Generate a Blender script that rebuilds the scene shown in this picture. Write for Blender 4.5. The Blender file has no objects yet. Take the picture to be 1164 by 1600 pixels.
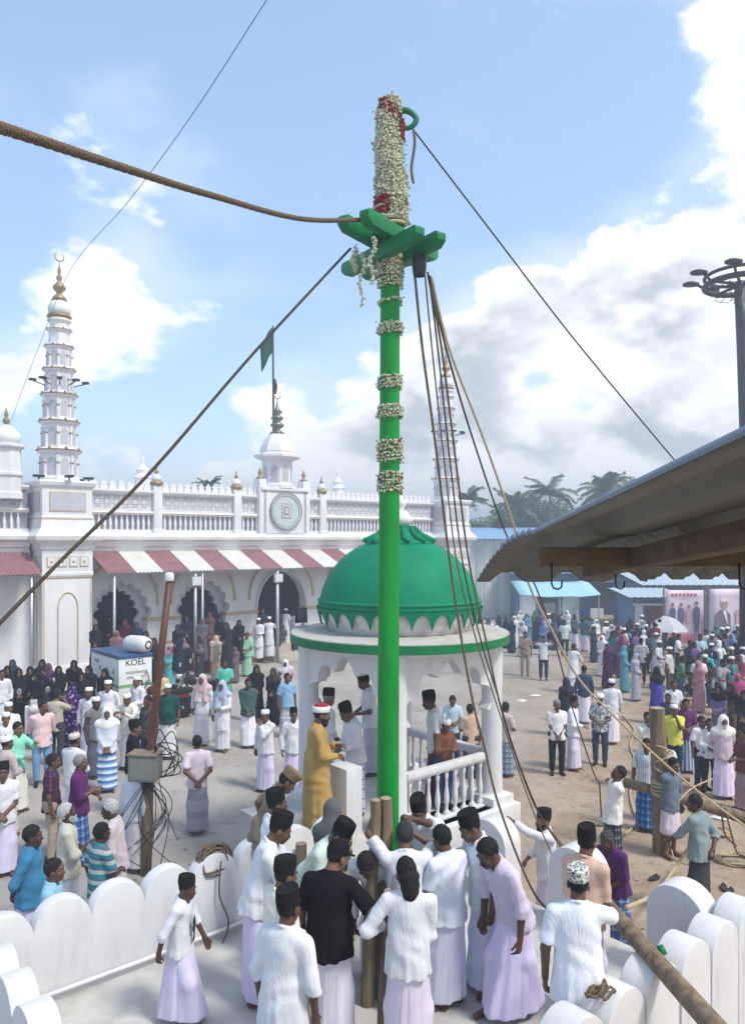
import bpy, bmesh, math, random
import numpy as np
from mathutils import Vector, Matrix, Quaternion
random.seed(7); rng = np.random.default_rng(7)
R = math.radians
SC = bpy.context.scene
COL = SC.collection
# ------------------------------------------------------------------ camera
CAMZ, FPX, HZ = 5.3, 1200.0, 843.0            # eye height, focal length and horizon row of a 1164x1600 frame
cam = bpy.data.cameras.new('camera'); camo = bpy.data.objects.new('camera', cam); COL.objects.link(camo)
camo.location = (0, 0, CAMZ); camo.rotation_euler = (R(90), 0, 0)
cam.sensor_fit = 'VERTICAL'; cam.sensor_height = 36.0; cam.sensor_width = 26.2
cam.lens = 36.0 * FPX / 1600.0; cam.shift_y = (HZ - 800.0) / 1600.0
cam.clip_start = 0.05; cam.clip_end = 5000
SC.camera = camo
# ------------------------------------------------------------------ world
SUN_EL, SUN_AZ = R(54), R(122)                   # azimuth clockwise from +Y
world = bpy.data.worlds.new('World'); SC.world = world; world.use_nodes = True
wn, wl = world.node_tree.nodes, world.node_tree.links
wn.clear()
def wnode(t, **kw):
    n = wn.new(t)
    for k, v in kw.items(): setattr(n, k, v)
    return n
def wmath(op, a, b=None, c=None):
    n = wnode('ShaderNodeMath', operation=op)
    for i, v in enumerate((a, b, c)):
        if v is None: continue
        if isinstance(v, (int, float)): n.inputs[i].default_value = v
        else: wl.new(v, n.inputs[i])
    return n.outputs[0]
def wramp(v, a, b):
    n = wnode('ShaderNodeMapRange', interpolation_type='SMOOTHSTEP')
    wl.new(v, n.inputs[0]); n.inputs[1].default_value = a; n.inputs[2].default_value = b
    return n.outputs[0]
sky = wnode('ShaderNodeTexSky', sky_type='NISHITA'); sky.sun_disc = False
sky.sun_elevation = SUN_EL; sky.sun_rotation = SUN_AZ; sky.altitude = 10; sky.air_density = 1.0; sky.dust_density = 1.5; sky.ozone_density = 1.5
SKY_STR = 0.145
tc = wnode('ShaderNodeTexCoord'); sep = wnode('ShaderNodeSeparateXYZ'); wl.new(tc.outputs['Generated'], sep.inputs[0])
def wnoise(off, scale, detail, rough):
    mp = wnode('ShaderNodeMapping'); wl.new(tc.outputs['Generated'], mp.inputs[0])
    mp.inputs['Location'].default_value = off; mp.inputs['Scale'].default_value = (1.0, 1.0, 1.75)
    n = wnode('ShaderNodeTexNoise'); wl.new(mp.outputs[0], n.inputs['Vector'])
    n.inputs['Scale'].default_value = scale; n.inputs['Detail'].default_value = detail; n.inputs['Roughness'].default_value = rough
    return n.outputs['Fac']
CO = (3.1, 1.7, 0.35)
n1 = wnoise(CO, 3.4, 9, 0.56)
n2 = wnoise((CO[0] - 0.035, CO[1], CO[2] - 0.055), 3.4, 5, 0.5)
big = wnoise((0.3, 5.2, 1.0), 1.3, 2, 0.5)
# more cloud towards +X and near the horizon, open blue overhead and to -X
bx = wramp(sep.outputs['X'], -0.12, 0.42); bz = wramp(sep.outputs['Z'], 0.55, 0.0)
bank = wmath('MULTIPLY', wramp(sep.outputs['Z'], 0.43, 0.30), wramp(sep.outputs['X'], -0.10, 0.16))     # cumulus bank over the street side
upper = wmath('MULTIPLY', wramp(sep.outputs['X'], 0.26, 0.40), wramp(sep.outputs['Z'], 0.36, 0.46))
cov = wmath('ADD', wmath('MULTIPLY', bx, 0.04), wmath('MULTIPLY', bz, 0.12))
cov = wmath('ADD', cov, wmath('MULTIPLY', bank, 0.125)); cov = wmath('ADD', cov, wmath('MULTIPLY', upper, 0.26))
cov = wmath('ADD', cov, wmath('MULTIPLY', wmath('SUBTRACT', big, 0.5), 0.18))
dens = wmath('ADD', n1, cov)
mask = wramp(dens, 0.592, 0.672)
veil = wramp(wmath('ADD', n2, cov), 0.50, 0.80)
mask = wmath('MAXIMUM', mask, wmath('MULTIPLY', veil, 0.38))
lit = wramp(wmath('SUBTRACT', n1, n2), -0.05, 0.06)
core = wramp(dens, 0.63, 0.77)
shade = wmath('MULTIPLY', core, wmath('SUBTRACT', 1.0, wmath('MULTIPLY', lit, 0.8)))
cmix = wnode('ShaderNodeMixRGB'); wl.new(shade, cmix.inputs[0])
cmix.inputs[1].default_value = (6.2, 6.25, 6.3, 1); cmix.inputs[2].default_value = (2.7, 2.95, 3.3, 1)
skyg = wnode('ShaderNodeMixRGB', blend_type='MIX'); skyg.inputs[0].default_value = 0.18
wl.new(sky.outputs[0], skyg.inputs[1]); skyg.inputs[2].default_value = (4.2, 6.4, 9.0, 1)   # thin high haze whitens the blue
smix = wnode('ShaderNodeMixRGB'); wl.new(mask, smix.inputs[0]); wl.new(skyg.outputs[0], smix.inputs[1]); wl.new(cmix.outputs[0], smix.inputs[2])
bg = wnode('ShaderNodeBackground'); wl.new(smix.outputs[0], bg.inputs[0]); bg.inputs[1].default_value = SKY_STR
wo = wnode('ShaderNodeOutputWorld'); wl.new(bg.outputs[0], wo.inputs[0])
# ------------------------------------------------------------------ sun behind thin cloud, exposure
sun = bpy.data.lights.new('sun', 'SUN'); sun.energy = 2.4; sun.angle = R(12); sun.color = (1.0, 0.95, 0.87)
suno = bpy.data.objects.new('sun', sun); COL.objects.link(suno)
sd = Vector((math.sin(SUN_AZ) * math.cos(SUN_EL), math.cos(SUN_AZ) * math.cos(SUN_EL), math.sin(SUN_EL)))
suno.rotation_euler = sd.to_track_quat('Z', 'Y').to_euler(); suno.location = sd * 60
vs = SC.view_settings; SC.display_settings.display_device = 'sRGB'
vs.view_transform = 'Standard'; vs.look = 'None'; vs.gamma = 1.0; vs.exposure = 0.68; vs.use_curve_mapping = False
SC.cycles.use_denoising = True
SC.cycles.max_bounces = 6; SC.cycles.volume_bounces = 0; SC.cycles.transparent_max_bounces = 6
SC.cycles.volume_step_rate = 4.0; SC.cycles.volume_max_steps = 64
# ------------------------------------------------------------------ helpers
def at(px, py, Y):
    """point at depth Y whose picture position is (px, py)"""
    return Vector(((px - 582.0) / FPX * Y, Y, CAMZ - (py - HZ) / FPX * Y))
def onz(px, py, z):
    Y = (CAMZ - z) * FPX / (py - HZ)
    return Vector(((px - 582.0) / FPX * Y, Y, z))
def sstep(a, b, x):
    t = min(1.0, max(0.0, (x - a) / (b - a))); return t * t * (3 - 2 * t)
def gz(x, y):
    """street level: rises gently towards the mosque side"""
    return 0.30 * sstep(0.5, -4.5, x) * (1 - 0.6 * sstep(30, 60, y))
U = Vector((0.757, 0.654, 0)); V = Vector((-0.654, 0.757, 0)); UANG = math.atan2(0.654, 0.757)
def uv(u, v, z=0.0): return U * u + V * v + Vector((0, 0, z))

_names = {}
def newobj(name, data, parent=None, loc=None, rot=None):
    o = bpy.data.objects.new(name, data); COL.objects.link(o)
    if parent is not None: o.parent = parent
    if loc is not None: o.location = loc
    if rot is not None: o.rotation_euler = rot
    return o
def tag(o, label, cat, group=None):
    o['label'] = label; o['category'] = cat
    if group: o['group'] = group
    return o
def kind(o, k): o['kind'] = k; return o
def root(name, label, cat, loc=(0, 0, 0), rz=0.0, group=None):
    o = newobj(name, None, None, loc, (0, 0, rz)); o.empty_display_size = 0.2
    return tag(o, label, cat, group)
def dup(o, loc=None, rz=None, parent=None, label=None, scale=None):
    c = o.copy(); COL.objects.link(c); c.parent = parent
    if loc is not None: c.location = loc
    if rz is not None: c.rotation_euler = (c.rotation_euler[0], c.rotation_euler[1], rz)
    if label: c['label'] = label
    if scale: c.scale = scale
    for ch in o.children: dup(ch, parent=c)
    return c

class MB:
    """collects simple solids into one mesh"""
    def __init__(s): s.v = []; s.f = []
    def add(s, vs, fs):
        n = len(s.v); s.v += [tuple(p) for p in vs]; s.f += [tuple(i + n for i in f) for f in fs]; return s
    def box(s, c, d, rz=0.0, M=None):
        x, y, z = d[0] / 2, d[1] / 2, d[2] / 2; ca, sa = math.cos(rz), math.sin(rz); vs = []
        for k in (-z, z):
            for a, b in ((-x, -y), (x, -y), (x, y), (-x, y)):
                p = Vector((a * ca - b * sa, a * sa + b * ca, k))
                if M is not None: p = M @ p
                vs.append(p + Vector(c))
        return s.add(vs, [(3, 2, 1, 0), (4, 5, 6, 7), (0, 1, 5, 4), (1, 2, 6, 5), (2, 3, 7, 6), (3, 0, 4, 7)])
    def tube(s, pts, rad, n=8, cap=True, twist=0.0):
        pts = [Vector(p) for p in pts]; m = len(pts)
        if not hasattr(rad, '__len__'): rad = [rad] * m
        vs = []; t0 = (pts[1] - pts[0]).normalized()
        a = t0.orthogonal().normalized()
        for i, p in enumerate(pts):
            t = (pts[min(i + 1, m - 1)] - pts[max(i - 1, 0)]).normalized()
            a = (a - t * a.dot(t))
            a = a.normalized() if a.length > 1e-6 else t.orthogonal().normalized()
            b = t.cross(a)
            for k in range(n):
                g = 2 * math.pi * k / n + twist * i
                vs.append(p + (a * math.cos(g) + b * math.sin(g)) * rad[i])
        fs = [(i * n + k, i * n + (k + 1) % n, (i + 1) * n + (k + 1) % n, (i + 1) * n + k) for i in range(m - 1) for k in range(n)]
        if cap: fs += [tuple(reversed(range(n))), tuple((m - 1) * n + k for k in range(n))]
        return s.add(vs, fs)
    def lathe(s, prof, n=24, c=(0, 0, 0), sx=1.0, sy=1.0, a0=0.0, close=True):
        vs = []; m = len(prof)
        for r, z in prof:
            for k in range(n):
                g = a0 + 2 * math.pi * k / n
                vs.append((c[0] + r * sx * math.cos(g), c[1] + r * sy * math.sin(g), c[2] + z))
        fs = [(i * n + k, i * n + (k + 1) % n, (i + 1) * n + (k + 1) % n, (i + 1) * n + k) for i in range(m - 1) for k in range(n)]
        if close: fs += [tuple(reversed(range(n))), tuple((m - 1) * n + k for k in range(n))]
        return s.add(vs, fs)
    def prism(s, poly, y0, y1):
        """poly in (x, z), extruded along y"""
        n = len(poly)
        vs = [(x, y0, z) for x, z in poly] + [(x, y1, z) for x, z in poly]
        fs = [tuple(range(n)), tuple(reversed(range(n, 2 * n)))]
        fs += [((i + 1) % n, i, n + i, n + (i + 1) % n) for i in range(n)]
        return s.add(vs, fs)
    def build(s, name, m, parent=None, smooth=False, loc=None, rz=None, bevel=0.0, auto=None):
        me = bpy.data.meshes.new(name); me.from_pydata(s.v, [], s.f)
        bm = bmesh.new(); bm.from_mesh(me); bmesh.ops.recalc_face_normals(bm, faces=bm.faces)
        if bevel > 0:
            es = [e for e in bm.edges if len(e.link_faces) == 2 and e.calc_face_angle(0) > 0.6]
            bmesh.ops.bevel(bm, geom=es, offset=bevel, segments=2, affect='EDGES', profile=0.6)
        bm.to_mesh(me); bm.free()
        if smooth or bevel > 0:
            me.polygons.foreach_set('use_smooth', [True] * len(me.polygons))
            if not (smooth is True and bevel == 0 and auto is None):
                me.set_sharp_from_angle(angle=R(auto or 40))
        me.materials.append(m)
        o = newobj(name, me, parent, loc)
        if rz is not None: o.rotation_euler = (0, 0, rz)
        return o

def bez(p, n=40):
    """smooth curve through points"""
    p = [Vector(q) for q in p]; out = []
    if len(p) == 2: return [p[0].lerp(p[1], i / n) for i in range(n + 1)]
    for i in range(len(p) - 1):
        a, b_, c, d = p[max(i - 1, 0)], p[i], p[i + 1], p[min(i + 2, len(p) - 1)]
        for k in range(n):
            t = k / n; out.append(.5 * ((2 * b_) + (c - a) * t + (2 * a - 5 * b_ + 4 * c - d) * t * t + (3 * b_ - a - 3 * c + d) * t ** 3))
    out.append(p[-1]); return out

# ------------------------------------------------------------------ materials
_mats = {}
def mat(name, col, rough=0.6, var=0.08, scale=6.0, bump=0.0, bscale=40.0, metal=0.0, spec=0.4, dirt=None, dscale=1.5, damt=0.5, sub=0.0, coord='Object', stretch=None):
    if name in _mats: return _mats[name]
    m = bpy.data.materials.new(name); m.use_nodes = True; nt = m.node_tree; N, L = nt.nodes, nt.links
    b = N['Principled BSDF']; b.inputs['Roughness'].default_value = rough; b.inputs['Metallic'].default_value = metal
    b.inputs['Specular IOR Level'].default_value = spec
    tcn = N.new('ShaderNodeTexCoord'); src = tcn.outputs[coord]
    if stretch: mpn = N.new('ShaderNodeMapping'); L.new(src, mpn.inputs[0]); mpn.inputs['Scale'].default_value = stretch; src = mpn.outputs[0]
    nz = N.new('ShaderNodeTexNoise'); L.new(src, nz.inputs['Vector']); nz.inputs['Scale'].default_value = scale; nz.inputs['Detail'].default_value = 5
    mr = N.new('ShaderNodeMapRange'); L.new(nz.outputs['Fac'], mr.inputs[0]); mr.inputs[1].default_value = 0.3; mr.inputs[2].default_value = 0.7
    mr.inputs[3].default_value = 1 - var; mr.inputs[4].default_value = 1 + var
    mul = N.new('ShaderNodeMixRGB'); mul.blend_type = 'MULTIPLY'; mul.inputs[0].default_value = 1.0
    mul.inputs[1].default_value = (*col, 1); L.new(mr.outputs[0], mul.inputs[2])
    out = mul.outputs[0]
    if dirt is not None:
        n2 = N.new('ShaderNodeTexNoise'); L.new(src, n2.inputs['Vector']); n2.inputs['Scale'].default_value = dscale; n2.inputs['Detail'].default_value = 8; n2.inputs['Roughness'].default_value = 0.65
        r2 = N.new('ShaderNodeMapRange'); L.new(n2.outputs['Fac'], r2.inputs[0]); r2.inputs[1].default_value = 0.5; r2.inputs[2].default_value = 0.75; r2.inputs[4].default_value = damt
        mx = N.new('ShaderNodeMixRGB'); L.new(r2.outputs[0], mx.inputs[0]); L.new(out, mx.inputs[1]); mx.inputs[2].default_value = (*dirt, 1); out = mx.outputs[0]
    L.new(out, b.inputs['Base Color'])
    if bump > 0:
        n3 = N.new('ShaderNodeTexNoise'); L.new(src, n3.inputs['Vector']); n3.inputs['Scale'].default_value = bscale; n3.inputs['Detail'].default_value = 6
        bp = N.new('ShaderNodeBump'); bp.inputs['Strength'].default_value = bump; bp.inputs['Distance'].default_value = 0.02
        L.new(n3.outputs['Fac'], bp.inputs['Height']); L.new(bp.outputs[0], b.inputs['Normal'])
    _mats[name] = m; return m

def cloth(col, pat=None, col2=None, col3=None, size=0.12, drape=False):
    """woven cotton; pat: None, 'check', 'stripe' (vertical), 'band' (round the body), 'dots', 'print'"""
    key = 'cloth_%d_%s_%s_%s_%s' % (drape, '_'.join('%.2f' % c for c in col), pat, col2 and '_'.join('%.2f' % c for c in col2), size)
    if key in _mats: return _mats[key]
    m = bpy.data.materials.new('cloth'); m.use_nodes = True; nt = m.node_tree; N, L = nt.nodes, nt.links
    b = N['Principled BSDF']; b.inputs['Roughness'].default_value = 0.85; b.inputs['Specular IOR Level'].default_value = 0.15
    if max(col) < 0.1: b.inputs['Specular IOR Level'].default_value = 0.08
    b.inputs['Sheen Weight'].default_value = 0.08 if max(col) > 0.1 else 0.0
    tcn = N.new('ShaderNodeTexCoord'); sp = N.new('ShaderNodeSeparateXYZ'); L.new(tcn.outputs['Object'], sp.inputs[0])
    def mth(op, a, bb=None):
        n = N.new('ShaderNodeMath'); n.operation = op
        for i, v in enumerate((a, bb)):
            if v is None: continue
            if isinstance(v, (int, float)): n.inputs[i].default_value = v
            else: L.new(v, n.inputs[i])
        return n.outputs[0]
    def mix(f, a, bb):
        n = N.new('ShaderNodeMixRGB'); L.new(f, n.inputs[0])
        for i, v in ((1, a), (2, bb)):
            if isinstance(v, tuple): n.inputs[i].default_value = (*v, 1)
            else: L.new(v, n.inputs[i])
        return n.outputs[0]
    base = tuple(col)
    if pat:
        c2 = tuple(col2 or (0.7, 0.7, 0.75))
        ang = mth('MULTIPLY', mth('ARCTAN2', sp.outputs['Y'], sp.outputs['X']), 0.2)     # metres round the body
        def line(coord, w):
            fr = mth('FRACT', mth('DIVIDE', coord, size)); return mth('LESS_THAN', fr, w)
        if pat == 'check':
            f1, f2 = line(sp.outputs['Z'], 0.14), line(ang, 0.14)
            o1 = mix(mth('MULTIPLY', f1, 0.5), base, c2); o = mix(mth('MULTIPLY', f2, 0.5), o1, c2)
            dk = tuple(c * .45 for c in base); o = mix(mth('MULTIPLY', mth('MAXIMUM', line(mth('ADD', sp.outputs['Z'], size * .5), 0.35), line(mth('ADD', ang, size * .5), 0.35)), 0.6), o, dk)
            if col3: o = mix(mth('MULTIPLY', line(mth('ADD', sp.outputs['Z'], size * 0.45), 0.3), 0.7), o, tuple(col3))
        elif pat == 'grid':
            o = mix(mth('MAXIMUM', line(sp.outputs['Z'], 0.1), line(ang, 0.1)), base, c2)
        elif pat == 'stripe': o = mix(line(ang, 0.35), base, c2)
        elif pat == 'band':
            o = mix(line(sp.outputs['Z'], 0.4), base, c2)
            if col3: o = mix(line(mth('ADD', sp.outputs['Z'], size * 0.62), 0.22), o, tuple(col3))
        else:
            vo = N.new('ShaderNodeTexVoronoi'); L.new(tcn.outputs['Object'], vo.inputs['Vector']); vo.inputs['Scale'].default_value = 1.0 / size
            o = mix(mth('LESS_THAN', vo.outputs['Distance'], 0.32 if pat == 'dots' else 0.5), base, c2)
    else:
        o = None
    nz = N.new('ShaderNodeTexNoise'); L.new(tcn.outputs['Object'], nz.inputs['Vector']); nz.inputs['Scale'].default_value = 5; nz.inputs['Detail'].default_value = 4
    mr = N.new('ShaderNodeMapRange'); L.new(nz.outputs['Fac'], mr.inputs[0]); mr.inputs[1].default_value = 0.3; mr.inputs[2].default_value = 0.7; mr.inputs[3].default_value = 0.93; mr.inputs[4].default_value = 1.05
    mul = N.new('ShaderNodeMixRGB'); mul.blend_type = 'MULTIPLY'; mul.inputs[0].default_value = 1
    if o is None: mul.inputs[1].default_value = (*base, 1)
    else: L.new(o, mul.inputs[1])
    L.new(mr.outputs[0], mul.inputs[2]); L.new(mul.outputs[0], b.inputs['Base Color'])
    mp = N.new('ShaderNodeMapping'); L.new(tcn.outputs['Object'], mp.inputs[0]); mp.inputs['Scale'].default_value = (1.0, 1.0, 0.10) if drape else (1.0, 1.0, 0.42)
    n3 = N.new('ShaderNodeTexNoise'); L.new(mp.outputs[0], n3.inputs['Vector']); n3.inputs['Scale'].default_value = 13 if drape else 8.5; n3.inputs['Detail'].default_value = 3; n3.inputs['Distortion'].default_value = 0.5 if drape else 1.1
    bp = N.new('ShaderNodeBump'); bp.inputs['Strength'].default_value = 0.26; bp.inputs['Distance'].default_value = 0.025
    rd = mth('ABSOLUTE', mth('SUBTRACT', n3.outputs['Fac'], 0.5)); L.new(mth('POWER', mth('MULTIPLY', rd, 3.0), 0.7), bp.inputs['Height']); L.new(bp.outputs[0], b.inputs['Normal'])
    _mats[key] = m; return m
# ------------------------------------------------------------------ shared materials
M_WHITE = mat('limewash', (.70, .70, .72), rough=.8, var=.07, scale=2.0, bump=.15, bscale=25, dirt=(.50, .50, .53), dscale=2.2, damt=.35, stretch=(1, 1, .25))
M_WHITE2 = mat('white_paint', (.66, .66, .67), rough=.6, var=.04, scale=3.0, bump=.08, bscale=30, dirt=(.40, .385, .36), dscale=4.5, damt=.5, stretch=(1, 1, .3))
M_GOLD = mat('gold_paint', (.30, .22, .10), rough=.45, var=.15, scale=8, metal=.25)
M_BEIGE = mat('beige_trim', (.52, .42, .27), rough=.7, var=.08)
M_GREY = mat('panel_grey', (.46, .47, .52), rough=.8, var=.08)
M_GREEN = mat('green_enamel', (.004, .17, .055), rough=.4, var=.15, scale=6, spec=.25, bump=.06, bscale=14, dirt=(.01, .15, .06), dscale=3, damt=.5)
M_MAST = mat('mast_green', (.004, .25, .030), rough=.42, var=.16, scale=5, spec=.22, bump=.08, bscale=9, dirt=(.008, .12, .025), dscale=7, damt=.7, stretch=(1, 1, .3))
M_DOME = mat('dome_green', (.002, .20, .10), rough=.62, spec=.12, var=.12, scale=2.5, bump=.10, bscale=12, dirt=(.015, .19, .11), dscale=1.6, damt=.6)
M_CEM = mat('cement', (.55, .55, .54), rough=.9, var=.18, scale=5, bump=.4, bscale=30, dirt=(.34, .34, .34), dscale=3, damt=.6)
M_DARK = mat('dark_metal', (.025, .027, .03), rough=.5, var=.1, metal=.3)
M_STEEL = mat('galvanised', (.50, .53, .56), rough=.4, var=.1, metal=.6)
M_WOOD = mat('grey_timber', (.20, .150, .095), rough=.85, var=.4, scale=14, bump=.9, bscale=22, dirt=(.07, .05, .033), dscale=8, damt=.8, stretch=(1, 1, .12))
M_ROPE = mat('coir_rope', (.17, .122, .075), rough=.95, var=.25, scale=60, bump=.7, bscale=160)
M_ROPEL = mat('pale_rope', (.48, .39, .24), rough=.95, var=.2, scale=60, bump=.6, bscale=160)
M_ROPED = mat('dark_rope', (.075, .055, .04), rough=.95, var=.25, scale=60, bump=.6, bscale=160)
M_BLACK = mat('black_rubber', (.012, .012, .013), rough=.7, var=.1)

# ------------------------------------------------------------------ ground sheet: sand, trodden and paved areas
def ground():
    xs = np.concatenate([np.linspace(-500, -40, 12)[:-1], np.linspace(-40, 40, 81), np.linspace(40, 500, 12)[1:]])
    ys = np.concatenate([np.linspace(-40, 0, 5)[:-1], np.linspace(0, 70, 71), np.linspace(70, 700, 14)[1:]])
    vs = [(x, y, gz(x, y) + 0.012 * math.sin(x * 1.9 + y * .7) * math.sin(y * 1.3 - x * .4)) for y in ys for x in xs]; nx = len(xs)
    fs = [(j * nx + i, j * nx + i + 1, (j + 1) * nx + i + 1, (j + 1) * nx + i) for j in range(len(ys) - 1) for i in range(nx - 1)]
    m = bpy.data.materials.new('trodden_sand'); m.use_nodes = True; nt = m.node_tree; N, L = nt.nodes, nt.links; b = N['Principled BSDF']
    b.inputs['Roughness'].default_value = .95; b.inputs['Specular IOR Level'].default_value = .1
    geo = N.new('ShaderNodeTexCoord')
    def noise(sc, det=8, ro=.6, off=0):
        mp = N.new('ShaderNodeMapping'); L.new(geo.outputs['Object'], mp.inputs[0]); mp.inputs['Location'].default_value = (off, off, 0)
        n = N.new('ShaderNodeTexNoise'); L.new(mp.outputs[0], n.inputs['Vector']); n.inputs['Scale'].default_value = sc; n.inputs['Detail'].default_value = det; n.inputs['Roughness'].default_value = ro; return n.outputs['Fac']
    def ramp(f, a, b_, o=1.0):
        r = N.new('ShaderNodeMapRange'); r.interpolation_type = 'SMOOTHSTEP'; L.new(f, r.inputs[0]); r.inputs[1].default_value = a; r.inputs[2].default_value = b_; r.inputs[4].default_value = o; return r.outputs[0]
    def mix(f, a, b_):
        n = N.new('ShaderNodeMixRGB'); L.new(f, n.inputs[0])
        for i, v in ((1, a), (2, b_)):
            if isinstance(v, tuple): n.inputs[i].default_value = (*v, 1)
            else: L.new(v, n.inputs[i])
        return n.outputs[0]
    sp = N.new('ShaderNodeSeparateXYZ'); L.new(geo.outputs['Object'], sp.inputs[0])
    sand = mix(ramp(noise(.9), .35, .68), (.43, .335, .25), (.32, .235, .165))
    sand = mix(ramp(noise(5.5, off=3), .5, .72, .6), sand, (.22, .15, .10))
    sand = mix(ramp(noise(2.2, 10, .7, 40), .52, .66, .55), sand, (.19, .135, .09))
    sand = mix(ramp(noise(14, 4, off=9), .60, .68, .55), sand, (.52, .43, .34))
    pave = mix(ramp(noise(.55, off=20), .35, .7), (.40, .37, .335), (.30, .275, .25))
    pave = mix(ramp(noise(1.6, 10, .72, 50), .53, .68, .6), pave, (.20, .18, .16))
    pave = mix(ramp(noise(9, 5, off=7), .58, .70, .5), pave, (.48, .445, .40))
    # the paved lane runs past the mosque and on between the crowd
    ad = N.new('ShaderNodeMath'); ad.operation = 'MULTIPLY_ADD'; L.new(noise(.35, off=30), ad.inputs[0]); ad.inputs[1].default_value = 5.0; L.new(sp.outputs['X'], ad.inputs[2])
    ad2 = N.new('ShaderNodeMath'); ad2.operation = 'MULTIPLY_ADD'; L.new(sp.outputs['Y'], ad2.inputs[0]); ad2.inputs[1].default_value = -0.30; L.new(ad.outputs[0], ad2.inputs[2])
    col = mix(ramp(ad2.outputs[0], -3.0, 3.5), pave, sand)
    L.new(col, b.inputs['Base Color'])
    bp = N.new('ShaderNodeBump'); bp.inputs['Strength'].default_value = .7; bp.inputs['Distance'].default_value = .05; L.new(noise(7, 10, .7), bp.inputs['Height']); L.new(bp.outputs[0], b.inputs['Normal'])
    me = bpy.data.meshes.new('ground'); me.from_pydata(vs, [], fs); me.materials.append(m); me.polygons.foreach_set('use_smooth', [True] * len(fs))
    kind(newobj('ground', me), 'structure')
ground()

# ------------------------------------------------------------------ the raised mast platform and its four walls of round-topped petals
M_FLOOR = mat('platform_cement', (.50, .485, .46), rough=.9, var=.16, scale=2.2, bump=.35, bscale=40, dirt=(.27, .26, .24), dscale=2.4, damt=.7, coord='Object')
PU0, PU1, PV0, PV1 = 1.83, 7.25, 3.25, 7.43
def slab_uv(name, u0, u1, v0, v1, z0, z1, m):
    b = MB(); c = uv((u0 + u1) / 2, (v0 + v1) / 2, (z0 + z1) / 2); b.box((0, 0, 0), (u1 - u0, v1 - v0, z1 - z0))
    return b.build(name, m, None, loc=c, rz=UANG)
kind(slab_uv('platform', PU0 - .12, PU1 + .12, PV0 - .12, PV1 + .12, -.2, 1.0, M_FLOOR), 'structure')
kind(slab_uv('landing', 6.02, 9.45, 7.58, 10.0, -.2, 1.25, M_FLOOR), 'structure')
kind(slab_uv('ramp', 7.38, 8.3, 4.1, 4.75, -.2, .32, M_FLOOR), 'structure')
def petal_mesh(w, zt, z0, th, lean=0.0, name='petal'):
    """one upright slab with a rounded top, in x (along) / z, thickness along y"""
    r = w / 2; n = 16; poly = [(-r, z0), (r, z0)]
    for k in range(n + 1):
        g = math.pi * k / n; poly.append((r * math.cos(g), zt - r * .95 + r * .95 * math.sin(g)))
    return poly
def petal_wall(label, p0, d, ang, n, w, zt, z0, th, cat='wall', skip=(), gap=0.0, grow=0.0, solid=False):
    rt = root('petal_wall', label, cat, (p0.x, p0.y, 0), ang)
    if solid:        # one run of plaster with a scalloped top
        r = w / 2; pl = [(0, z0), (n * w, z0)]
        for i in reversed(range(n)):
            dz = random.uniform(-.015, .015); q = random.uniform(.92, 1.0)
            for k in range(15):
                g = math.pi * (k + .35) / 14.7; pl.append((i * w + r + r * math.cos(g), zt + dz - r * q + r * q * math.sin(g)))
        MB().prism(pl, -th / 2, th / 2).build('plaster_wall', M_WHITE2, rt, bevel=.014); return rt
    for i in range(n):
        if i in skip: continue
        if not gap and i + 1 < n and i + 1 not in skip: MB().box((i * w + w, 0, (zt - .32 + z0) / 2), (w * .5, th - .035, zt - .32 - z0)).build('joint_fill', M_WHITE2, rt)
        zz = zt + grow * i + random.uniform(-.012, .012)
        o = MB().prism(petal_mesh(w - gap + random.uniform(-.008, -.002), zz, z0, th * random.uniform(.92, 1.05)), -th / 2, th / 2).build('petal', M_WHITE2, rt, bevel=.016, loc=(i * w + w / 2, random.uniform(-.012, .012), 0)); o.rotation_euler = (R(random.uniform(-.8, .8)), 0, R(random.uniform(-.6, .6)))
    return rt
# far side towards the street and the mosque, then the mosque corner side, the near side, and the pavilion side
wl_ = petal_wall('low white wall of rounded petals with a coil of rope hung over it', uv(1.72, PV1), U, UANG, 8, .535, 1.93, .7, .16, solid=True)
MB().tube([(0.05, -.12, 1.10), (1.5, -.12, 1.09), (2.9, -.12, 1.10), (4.25, -.12, 1.105)], .022, 8).build('conduit', M_WHITE2, wl_, smooth=True)
petal_wall('short white petal wall at the bottom corner beside the boy', uv(PU0, PV1 - .3), -V, UANG - math.pi / 2, 7, .5, 1.90, .2, .22, solid=True)
petal_wall('near white petal wall with dark joints under the timber pole', uv(4.43, PV0), U, UANG, 6, .535, 1.90, -.3, .26, gap=.014)
wr = petal_wall('white petal wall between the mast platform and the sandy ground', uv(PU1, 3.42), V, UANG + math.pi / 2, 7, .60, 1.93, .2, .30, skip=(1, 3, 5, 6))
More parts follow.
